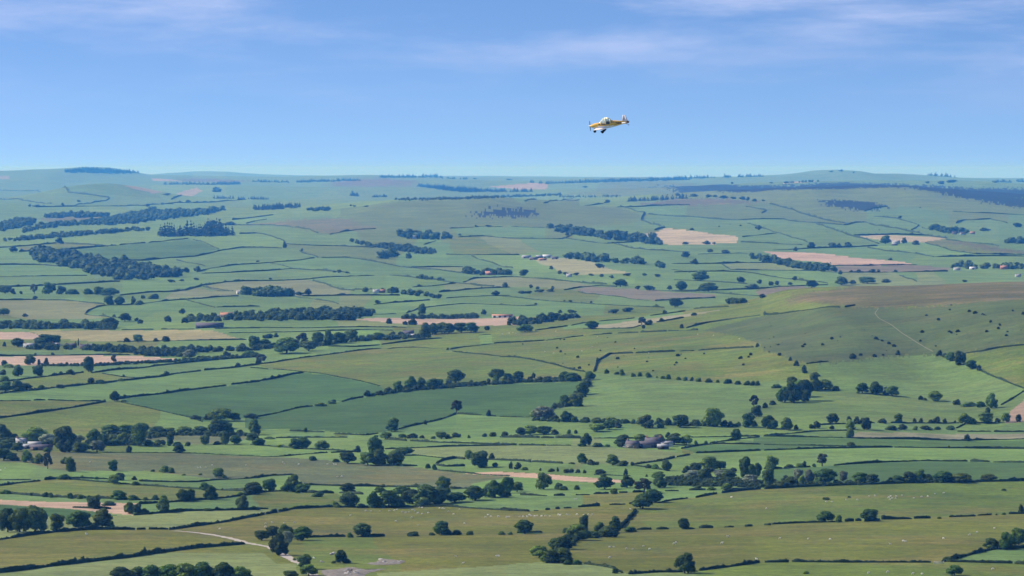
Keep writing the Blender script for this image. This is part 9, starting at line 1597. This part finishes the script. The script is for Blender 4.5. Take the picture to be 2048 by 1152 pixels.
for k, (h, segs, label) in enumerate(HEDGES):
    grp = 'field hedges by '+label.split(' by ')[-1]
    r = random.Random(k); f = r.uniform(.8, 1.15); col = (.026*f, .046*f, .016*f, 1)
    ym_ = segs[0][0][1]; hm = h*(.64+1.1*float(sstep(3500, 14000, ym_))+1.7*float(sstep(12000, 27000, ym_)))
    if len(segs) == 1:
        o = hedge_section('hedge', segs[0], hm, None, k); o.color = col; tag(o, label, 'hedge', grp)
    else:
        x, y = segs[0][0]; root = link('hedge', None, None, (x, y, z1(x, y))); tag(root, label, 'hedge', grp)
        for q, sg in enumerate(segs):
            o = hedge_section('hedge_section', sg, hm, root, k*20+q); o.color = col; o.matrix_parent_inverse = Matrix.Translation((-x, -y, -root.location.z))

# ---------------------------------------------------------------- gorse, rocks, sheep
rr_ = random.Random(77)
for ph, pts in GORSE:
    for nth, (x, y) in enumerate(sorted(pts, key=lambda p: p[0]/p[1])):
        cm_ = rr_.choice(PROTO['bush'])[0]; s_ = rr_.choice([1.2, 1.6, 2.0, 2.6, 3.4, 4.6])*rr_.uniform(.85, 1.15)*(1 if y < 9000 else 1.7)
        o = link('gorse_bush', cm_, None, (x, y, z1(x, y)-.2)); o.scale = (s_*1.15, s_*1.0, s_*.75); o.rotation_euler.z = rr_.uniform(0, 6.28); o.color = (.016,.028,.012,1)
        tag(o, f'dark gorse bush, {ordinal(nth)} from the left on the '+ph, 'bush', 'gorse bushes on the '+ph)
def rock_mesh(seed):
    rs = np.random.RandomState(seed); v = B2[0]*(1+.14*rs.randn(len(B2[0]), 1)); d = rs.randn(5, 3)
    for n in d/np.linalg.norm(d, axis=1, keepdims=True):
        e = v@n; v = v-np.outer(np.maximum(e-.72, 0), n)
    me = bpy.data.meshes.new('rock'); fill_mesh(me, v*np.array((1, .8, .6)), B2[1]); me.materials.append(plain('grey_rock', (.30,.285,.27), .9, noise=.3, scale=.9)); return me
rocks = [rock_mesh(k) for k in range(4)]
for k, (x, y) in enumerate(sorted(ROCKS, key=lambda p: p[0]/p[1])):
    s_ = rr_.uniform(.6, 1.5); o = link('rock', rocks[k % 4], None, (x, y, z1(x, y)+.25*s_)); o.scale = (s_*rr_.uniform(.9, 1.6), s_, s_*.9); o.rotation_euler.z = rr_.uniform(0, 6.28)
    tag(o, f'pale grey boulder, {ordinal(k)} from the left on the stony scars', 'rock', 'boulders on the stony scars')
def skin_figure(name, nodes, edges, root, sub=1):
    """one continuous body grown round a jointed skeleton"""
    me = bpy.data.meshes.new(name); me.from_pydata([n[0] for n in nodes], edges, [])
    o = bpy.data.objects.new(name, me); C.objects.link(o)
    md = o.modifiers.new('skin', 'SKIN'); md.use_smooth_shade = True
    for k, n in enumerate(nodes):
        sv = me.skin_vertices[0].data[k]; sv.radius = (n[1], n[2] if len(n) > 2 else n[1]); sv.use_root = (k == root)
    s_ = o.modifiers.new('sub', 'SUBSURF'); s_.levels = sub; s_.render_levels = sub
    dg = bpy.context.evaluated_depsgraph_get(); res = bpy.data.meshes.new_from_object(o.evaluated_get(dg))
    bpy.data.objects.remove(o); return res
def sheep_mesh(head):     # head: neck end and muzzle
    nodes = [((0,0,.66), .27,.27), ((.38,0,.68), .25,.26), ((-.38,0,.67), .26,.25), ((-.58,0,.60), .10,.10), ((.58,0,head[0]), .13,.14), ((.70,0,head[1]), .11,.11), ((.88,0,head[2]), .055,.06)]
    ed = [(0,1),(0,2),(2,3),(1,4),(4,5),(5,6)]
    for sx in (.34, -.36):
        for sy in (-.13, .13):
            b = len(nodes); nodes += [((sx, sy, .42), .085,.085), ((sx+(.03 if sx > 0 else -.05), sy, .24), .045,.045), ((sx, sy, .0), .04,.035)]
            ed += [(1 if sx > 0 else 2, b), (b, b+1), (b+1, b+2)]
    return skin_figure('sheep', nodes, ed, 0)
M_WOOL = plain('wool', (.72,.68,.60), .95, noise=.15, scale=6)
sheeps = [sheep_mesh((.60, .46, .22)), sheep_mesh((.82, .98, .90)), sheep_mesh((.66, .60, .40))]
for m_ in sheeps: m_.materials.clear(); m_.materials.append(M_WOOL)
for ph, pts in SHEEP:
    for nth, (x, y) in enumerate(sorted(pts, key=lambda p: p[0]/p[1])):
        o = link('sheep', rr_.choice(sheeps), None, (x, y, z1(x, y))); q = rr_.uniform(1.0, 1.35); o.scale = (q, q, q); o.rotation_euler.z = rr_.choice([0, math.pi])+rr_.uniform(-.7, .7)
        tag(o, f'white sheep, {ordinal(nth)} from the left on the '+ph, 'sheep', 'sheep on the '+ph)

# ---------------------------------------------------------------- farms
WALLC = {'stone': (.20,.175,.15), 'white': (.62,.60,.56), 'grey': (.38,.37,.36), 'dark': (.06,.06,.065), 'brown': (.24,.18,.13), 'brick': (.36,.17,.11)}
ROOFC = {'purple': (.098,.082,.092), 'pale': (.36,.345,.33), 'white': (.55,.55,.54), 'grey': (.28,.28,.29), 'orange': (.42,.20,.12)}
M_GLASS = plain('dark_window', (.03,.035,.045), .15, noise=0.05, spec=.6); M_DOOR = plain('door_paint', (.12,.10,.08), .6)
def roof_verts(L, w, h, rise, over, t):
    a = L/2+over; s_ = w/2+over*.6; dz = rise*(over*.6)/(w/2)
    return [(-a,-s_,h-dz),(a,-s_,h-dz),(-a,0,h+rise),(a,0,h+rise),(-a,s_,h-dz),(a,s_,h-dz),(-a,-s_,h-dz+t),(a,-s_,h-dz+t),(-a,0,h+rise+t),(a,0,h+rise+t),(-a,s_,h-dz+t),(a,s_,h-dz+t)]
ROOF_F = [(0,2,3,1),(2,4,5,3),(6,7,9,8),(8,9,11,10),(0,1,7,6),(4,10,11,5),(0,6,8,2),(2,8,10,4),(1,3,9,7),(3,5,11,9)]
for (x, y, L, w, h, rot, wc, rc, st, label) in BUILDINGS:
    sx = np.array([x-L/2, x+L/2, x, x]); sy = np.array([y, y, y-w/2, y+w/2]); z = float(zat(sx, sy).min())-.05
    root = link('farmhouse' if st == 'house' else 'barn', None, None, (x, y, z)); root.rotation_euler.z = R(rot)
    tag(root, label, 'house' if st == 'house' else 'barn', 'farm buildings')
    mw = plain('wall_'+wc, WALLC[wc], .9, noise=.12, scale=1.2); mr_ = plain('roof_'+rc, ROOFC[rc], .85 if rc != 'white' else .5, noise=.16, scale=1.0)
    L *= .88; w *= .88; hb = h*.9; rise = w*(.42 if st == 'house' else .28)
    wb = MB(); a, b = L/2, w/2
    wb.add([(-a,-b,-1),(a,-b,-1),(a,b,-1),(-a,b,-1),(-a,-b,hb),(a,-b,hb),(a,b,hb),(-a,b,hb),(-a,0,hb+rise-.02),(a,0,hb+rise-.02)],
           [(0,1,5,4),(2,3,7,6),(1,2,6,9,5),(3,0,4,8,7),(0,3,2,1),(4,5,9,8),(6,7,8,9)])
    wb.build('wall', mw, root)
    rf = mesh_obj('roof', roof_verts(L, w, hb, rise, .5, .22), ROOF_F, mr_, root)
    if st == 'house':
        MB().box(-a+1.0, 0, hb+rise+.5, .9, .9, 2.4).box(-a+1.0, 0, hb+rise+1.75, 1.1, 1.1, .2).build('chimney', plain('wall_brick', WALLC['brick'], .9), rf)
        if L > 13: MB().box(a-1.0, 0, hb+rise+.5, .9, .9, 2.4).box(a-1.0, 0, hb+rise+1.75, 1.1, 1.1, .2).build('chimney', plain('wall_brick', WALLC['brick'], .9), rf)
        n = max(2, int(L/3.6))
        for q in range(n):
            wx = -a+(q+.5)*L/n
            for lv in ([1.4] if h < 4.6 else [1.4, 3.9]):
                if q == n//2 and lv < 2: continue
                wn_ = MB().box(wx, -b-.03, lv, 1.1, .1, 1.2).build('window', M_GLASS, root)
                MB().box(wx, -b-.07, lv-.68, 1.35, .16, .12).build('sill', plain('wall_white', WALLC['white'], .9), wn_)
        MB().box(-a+(n//2+.5)*L/n, -b-.03, 1.05, 1.1, .1, 2.1).build('door', M_DOOR, root)
    else:
        n = max(1, int(L/8))
        for q in range(n): MB().box(-a+(q+.5)*L/n, -b-.04, 1.7, min(4.2, L/n*.6), .12, 3.4).build('door', plain('barn_opening', (.035,.033,.032), .9), root)
# white car parked at the purple-roofed farm
cx, cy = MISC['car']; car = link('parked_car', None, None, (cx, cy, z1(cx, cy)+.05)); tag(car, 'white car parked beside the purple-roofed farmhouse', 'car')
prof = [(-2.1,.35),(-2.15,.75),(-1.95,.95),(-1.5,1.0),(-.9,1.45),(.6,1.48),(1.25,1.0),(2.0,.88),(2.15,.6),(2.1,.35)]
v = [(px_, s_*(.86 if zz < 1.1 else .68), zz) for s_ in (-1, 1) for px_, zz in prof]; n = len(prof)
body = mesh_obj('body', v, [tuple(range(n)), tuple(range(n, 2*n))[::-1]]+[(q, (q+1) % n, n+(q+1) % n, n+q) for q in range(n)], plain('car_paint', (.80,.80,.79), .3, noise=.02, spec=.5), car)
for s_ in (-1, 1): mesh_obj('window', [(-1.2,s_*.83,1.03),(.95,s_*.83,1.03),(.5,s_*.71,1.4),(-.8,s_*.71,1.4)], [(0,1,2,3)], M_GLASS, car)
for qx in (-1.35, 1.35):
    for s_ in (-1, 1): MB().tube([(qx, s_*.92, .33), (qx, s_*.70, .33)], [.33, .33], 12).build('wheel', plain('rubber', (.02,.02,.02), .8), car)
# white field gate
gx, gy = MISC['gate']; gate = link('field_gate', None, None, (gx, gy, z1(gx, gy))); tag(gate, 'pale field gate between the bottom hedges at lower right', 'gate')
M_GATE = plain('pale_timber', (.62,.60,.56), .8)
for q in (-2.6, 2.6): MB().box(q, 0, .7, .22, .22, 1.9).build('post', M_GATE, gate)
for q in range(5): MB().box(0, 0, .3+.26*q, 5.0, .07, .12).build('bar', M_GATE, gate)
MB().add([(-2.4,-.09,.25),(-2.2,-.09,.25),(2.4,-.09,1.3),(2.2,-.09,1.3),(-2.4,-.05,.25),(-2.2,-.05,.25),(2.4,-.05,1.3),(2.2,-.05,1.3)], [(0,1,2,3),(4,7,6,5),(0,4,5,1),(2,6,7,3),(1,5,6,2),(0,3,7,4)]).build('brace', M_GATE, gate)

# ---------------------------------------------------------------- light aircraft (nose along -X, own metres)
K = .0056
def sx_(c): return (c-900)*K
def sz_(cx, cy): return -(cy-580)*K-sx_(cx)*math.tan(R(4))
air = link('light_aircraft', None, None, (15.2, 627, EYE_Z+7.1)); air.rotation_euler = (R(9), R(-4), R(-10))
tag(air, 'small gold and white low-wing propeller aircraft flying above the valley', 'aircraft')
M_GOLD = plain('gold_paint', (.80,.46,.085), .35, noise=.06, spec=.5); M_AWHITE = plain('white_paint', (.80,.77,.74), .35, noise=.04, spec=.5)
M_ABROWN = plain('brown_paint', (.13,.06,.03), .4, noise=.1); M_BLACK = plain('black_rubber', (.012,.012,.013), .7, noise=.05)
M_TAIL = plain('tail_paint', (.66,.60,.58), .45, noise=.1); M_PROP = plain('propeller_grey', (.05,.055,.07), .4)
ST = [(425,588,628,.17),(445,580,642,.29),(480,566,664,.38),(560,535,690,.46),(660,516,692,.50),(760,524,690,.53),(900,520,680,.53),(985,490,668,.50),(1035,440,656,.46),(1120,444,634,.39),(1200,449,612,.31),(1350,462,564,.18),(1480,476,544,.10),(1545,484,528,.04)]
def split_z(cx): return sz_(cx, 640-(cx-440)*.075)
NR = 20
V, Fc, mi = [], [], []
for (cx, t, b, hw) in ST:
    zt, zb = sz_(cx, t), sz_(cx, b); zc, hz_ = (zt+zb)/2, (zt-zb)/2
    for k in range(NR):
        a = 2*math.pi*k/NR; ca, sa = math.cos(a), math.sin(a)
        V.append((sx_(cx), hw*math.copysign(abs(ca)**.75, ca), zc+hz_*math.copysign(abs(sa)**.8, sa)))
for s_ in range(len(ST)-1):
    for k in range(NR):
        f = (s_*NR+k, s_*NR+(k+1) % NR, (s_+1)*NR+(k+1) % NR, (s_+1)*NR+k); Fc.append(f)
        cxm = (ST[s_][0]+ST[s_+1][0])/2; mi.append(0 if sum(V[q][2] for q in f)/4 > split_z(cxm) else 1)
Fc.append(tuple(range(NR))); mi.append(0); Fc.append(tuple((len(ST)-1)*NR+k for k in range(NR))[::-1]); mi.append(1)
fus = mesh_obj('fuselage', V, Fc, [M_GOLD, M_AWHITE], air, smooth=True)
fus.data.polygons.foreach_set('material_index', np.array(mi, np.int32))
# dark registration blocks along the rear side, both sides
for side in (-1, 1):
    for q in range(5):
        c0, c1 = 1052+q*58, 1052+q*58+46; pv_ = []
        for cc in (c0, c1):
            f = (cc-1035)/(1350-1035); hw = .46+(.18-.46)*f
            for u in (.12, .62):
                t = 440+22*f; b = 656-92*f; cy_ = t+(b-t)*u+8; w_ = hw*(1-abs(2*u-.9)*.12)+.012
                pv_.append((sx_(cc), side*w_, sz_(cc, cy_)))
        mesh_obj('registration_mark', pv_+[(p[0], p[1]-side*.03, p[2]) for p in pv_], [(0,2,3,1),(4,5,7,6),(0,1,5,4),(2,6,7,3),(0,4,6,2),(1,3,7,5)], M_ABROWN, fus)
def loft(name, secs, mat, parent, n=14, smooth=True):
    V, Fq = [], []
    for (cx, t, b, hw) in secs:
        zt, zb = sz_(cx, t), sz_(cx, b)
        for k in range(n):
            a = math.pi*k/(n-1); V.append((sx_(cx), hw*math.cos(a)*(1 if math.sin(a) < .5 else .97), zb+(zt-zb)*max(0.0, math.sin(a))**.7))
    for s_ in range(len(secs)-1):
        for k in range(n-1): Fq.append((s_*n+k, s_*n+k+1, (s_+1)*n+k+1, (s_+1)*n+k))
    Fq.append(tuple(range(n))[::-1]); Fq.append(tuple((len(secs)-1)*n+k for k in range(n)))
    return mesh_obj(name, V, Fq, mat, parent, smooth)
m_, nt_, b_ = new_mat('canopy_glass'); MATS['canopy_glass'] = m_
b_.inputs['Base Color'].default_value = (.92,.88,.66,1); b_.inputs['Roughness'].default_value = .12  # milky pale yellow paints the sun's glare onto clear glass
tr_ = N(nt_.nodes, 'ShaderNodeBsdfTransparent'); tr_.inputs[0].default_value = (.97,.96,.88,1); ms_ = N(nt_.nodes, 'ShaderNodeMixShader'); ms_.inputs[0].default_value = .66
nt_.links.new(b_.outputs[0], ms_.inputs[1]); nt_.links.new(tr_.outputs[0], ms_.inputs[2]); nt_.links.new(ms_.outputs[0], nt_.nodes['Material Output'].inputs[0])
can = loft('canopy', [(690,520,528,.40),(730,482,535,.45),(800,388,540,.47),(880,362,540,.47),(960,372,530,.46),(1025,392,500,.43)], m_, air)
M_ROOF = plain('canopy_roof', (.88,.80,.46), .4, noise=.04)
loft('canopy_frame', [(872,357,545,.485),(905,358,545,.485)], M_ROOF, can)
loft('canopy_frame', [(1012,385,500,.445),(1034,394,500,.44)], M_ROOF, can)
loft('canopy_frame', [(735,470,540,.47),(757,437,540,.475)], M_ROOF, can)
loft('roof_panel', [(905,358,396,.30),(1012,386,410,.28)], M_ROOF, can)
for side in (-1, 1):
    mesh_obj('side_window', [(sx_(c), side*w_, sz_(c, q)) for c, q, w_ in ((672,530,.505),(735,528,.525),(735,562,.53),(690,562,.525))], [(0,1,2,3)], M_GLASS, air)
    mesh_obj('side_window', [(sx_(c), side*.545, sz_(c, q)) for c, q in ((760,540),(888,535),(892,562),(752,562))], [(0,1,2,3)], M_GLASS, air)
    mesh_obj('rear_window', [(sx_(c), side*w_, sz_(c, q)) for c, q, w_ in ((915,470,.50),(1010,468,.475),(1010,548,.525),(915,550,.545))], [(0,1,2,3)], M_GLASS, air)
# wings: low, straight, slight dihedral
def surface(name, rows, mat, parent):   # rows: (y, z, x_leading, chord, thickness)
    prof = [(0,0),(.06,.42),(.2,.85),(.4,1),(.7,.6),(1,.06),(1,-.06),(.7,-.3),(.4,-.5),(.2,-.45),(.06,-.25)]
    n = len(prof); V = [(xl+c*p[0], y, z+t*.5*p[1]) for (y, z, xl, c, t) in rows for p in prof]; Fq = []
    for s_ in range(len(rows)-1):
        for k in range(n): Fq.append((s_*n+k, s_*n+(k+1) % n, (s_+1)*n+(k+1) % n, (s_+1)*n+k))
    Fq += [tuple(range(n)), tuple((len(rows)-1)*n+k for k in range(n))[::-1]]
    return mesh_obj(name, V, Fq, mat, parent, True)
wz = sz_(740, 668); M_WING = plain('wing_white', (.82,.74,.67), .4, noise=.05)
for side in (-1, 1):
    w_o = surface('wing', [(side*.30, wz, sx_(585), 1.75, .22), (side*2.2, wz+.12, sx_(600), 1.55, .19), (side*3.85, wz+.24, sx_(620), 1.25, .14), (side*3.95, wz+.25, sx_(640), .95, .05)], M_WING, air)
    surface('aileron', [(side*2.0, wz+.105, sx_(600)+1.57, .30, .06), (side*3.6, wz+.22, sx_(618)+1.27, .26, .05)], M_AWHITE, w_o)
    tp = surface('tailplane', [(side*.05, sz_(1400,505), sx_(1360), .80, .09), (side*1.25, sz_(1400,505), sx_(1385), .62, .06)], M_AWHITE, air)
    surface('elevator', [(side*.05, sz_(1400,505), sx_(1360)+.81, .34, .05), (side*1.2, sz_(1400,505), sx_(1385)+.63, .30, .04)], M_ABROWN, tp)
    z0 = wz-.02; mx_ = sx_(800); ty = side*1.02
    leg = MB().tube([(mx_-.05, side*.85, z0), (mx_, ty, sz_(800, 757))], [.06, .05], 8).build('gear_leg', M_AWHITE, air)
    spat = MB().tube([(mx_-.34, ty, sz_(800,748)), (mx_-.24, ty, sz_(800,750)), (mx_, ty, sz_(800,748)), (mx_+.24, ty, sz_(800,744)), (mx_+.40, ty, sz_(800,738))], [.04,.14,.17,.11,.02], 10).build('wheel_cover', M_BLACK, air, True)
    MB().tube([(mx_, ty-.075, sz_(800,762)), (mx_, ty+.075, sz_(800,762))], [.21,.21], 16).build('wheel', M_BLACK, air)
fin_p = [(1365,466),(1400,296),(1448,294),(1452,470)]; rud_p = [(1454,470),(1450,294),(1476,297),(1532,455),(1552,500),(1530,525),(1490,528)]
def slab(name, pts, t, mat, parent):
    n = len(pts); V = [(sx_(c), s_*t, sz_(c, q)) for s_ in (-1, 1) for c, q in pts]
    return mesh_obj(name, V, [tuple(range(n))[::-1], tuple(range(n, 2*n))]+[(k, (k+1) % n, n+(k+1) % n, n+k) for k in range(n)], mat, parent)
fin = slab('fin', fin_p, .05, M_TAIL, air); slab('rudder', rud_p, .04, M_TAIL, air)
for q in range(5): slab('fin_mark', [(1408-q*5,318+q*26),(1440,318+q*26),(1440,330+q*26),(1405-q*5,330+q*26)], .056, M_ABROWN, fin)
slab('rudder_foot', [(1500,470),(1536,462),(1568,506),(1540,532),(1500,532)], .05, M_ABROWN, air)
MB().tube([(sx_(1470), 0, sz_(1470,545)), (sx_(1510), 0, sz_(1510,566)), (sx_(1545), 0, sz_(1545,574))], [.03,.02,.02], 6).tube([(sx_(1548), -.04, sz_(1548,580)), (sx_(1548), .04, sz_(1548,580))], [.07,.07], 10).build('tail_wheel', M_BLACK, air)
# nose: spinner, two-bladed propeller, nose wheel
spn = MB().tube([(sx_(388), 0, sz_(388,608)), (sx_(395), 0, sz_(395,608)), (sx_(410), 0, sz_(410,608)), (sx_(427), 0, sz_(427,608))], [.01,.07,.13,.16], 14).build('spinner', M_AWHITE, air, True)
def blade(sg):
    V = []
    for (r_, c, tw) in ((.08,.10,50),(.25,.15,42),(.5,.15,30),(.72,.12,22),(.84,.05,18)):
        for u in (-1, 1):
            V.append((sx_(428)-.03+u*c*.5*math.sin(R(tw))*.9-.0, u*c*.5*math.cos(R(tw)), sg*r_+sz_(428,608)))
    V2 = [(p[0]+.025, p[1], p[2]) for p in V]; n = len(V)
    Fq = [(2*k, 2*k+1, 2*k+3, 2*k+2) for k in range(4)]+[(n+2*k, n+2*k+2, n+2*k+3, n+2*k+1) for k in range(4)]
    Fq += [(2*k, 2*k+2, n+2*k+2, n+2*k) for k in range(4)]+[(2*k+1, n+2*k+1, n+2*k+3, 2*k+3) for k in range(4)]+[(8,9,n+9,n+8)]
    return mesh_obj('propeller_blade', V+V2, Fq, M_PROP, air)
blade(1); blade(-1)
MB().tube([(sx_(545), 0, sz_(545,690)), (sx_(548), 0, sz_(548,735))], [.05,.045], 8).box(sx_(549), -.09, sz_(549,750), .06, .03, .22).box(sx_(549), .09, sz_(549,750), .06, .03, .22).build('nose_leg', M_BLACK, air)
MB().tube([(sx_(550), -.07, sz_(550,766)), (sx_(550), .07, sz_(550,766))], [.23,.23], 16).build('nose_wheel', M_BLACK, air)
# the pilot
bx_ = sx_(862)
nodes = [((bx_,0,-.12), .17,.15), ((bx_+.02,0,.10), .17,.14), ((bx_+.03,0,.30), .20,.13), ((bx_+.02,0,.43), .065,.065), ((bx_,0,.52), .085,.075), ((bx_-.01,0,.62), .10,.085), ((bx_,0,.70), .06,.06),
         ((bx_+.03,-.20,.30), .07,.07), ((bx_-.10,-.23,.10), .055,.055), ((bx_-.34,-.14,.08), .045,.045), ((bx_+.03,.20,.30), .07,.07), ((bx_-.10,.23,.10), .055,.055), ((bx_-.34,.14,.08), .045,.045),
         ((bx_-.35,-.12,-.05), .085,.085), ((bx_-.55,-.12,-.32), .06,.06), ((bx_-.35,.12,-.05), .085,.085), ((bx_-.55,.12,-.32), .06,.06)]
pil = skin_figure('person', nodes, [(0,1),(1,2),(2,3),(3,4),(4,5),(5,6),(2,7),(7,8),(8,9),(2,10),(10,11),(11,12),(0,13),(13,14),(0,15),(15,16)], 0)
pil.materials.clear(); pil.materials.append(plain('pilot_silhouette', (.018,.018,.022), .9, noise=.1))  # whole figure near-black, head too: silhouette shade painted into the colour
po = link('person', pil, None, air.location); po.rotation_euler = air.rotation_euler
tag(po, 'pilot in dark silhouette sitting under the aircraft canopy', 'person')

# ---------------------------------------------------------------- the air: one even box of haze
hz_m = bpy.data.materials.new('haze_air'); hz_m.use_nodes = True; hn = hz_m.node_tree.nodes; hn.clear()
ho = N(hn, 'ShaderNodeOutputMaterial'); pv = N(hn, 'ShaderNodeVolumePrincipled'); hz_m.node_tree.links.new(pv.outputs[0], ho.inputs['Volume'])
pv.inputs['Color'].default_value = (.075,.38,1.0,1); pv.inputs['Absorption Color'].default_value = (1,1,1,1); pv.inputs['Density'].default_value = 2.75e-5; pv.inputs['Anisotropy'].default_value = .1
bpy.context.view_layer.update()
zlo = float(GZ.min())-1.0; zhi = max((o.matrix_world @ Vector(c)).z for o in scene.objects if o.type == 'MESH' for c in o.bound_box)+3   # just over the highest thing
xm = .30*38900*S*1.01; ym = 38900*S+400
hz = MB().box(0, ym/2-300, (zlo+zhi)/2, 2*xm, ym+600, zhi-zlo).build('haze', hz_m)
tag(hz, 'thin blue summer haze over the whole valley', 'haze', kind='stuff')
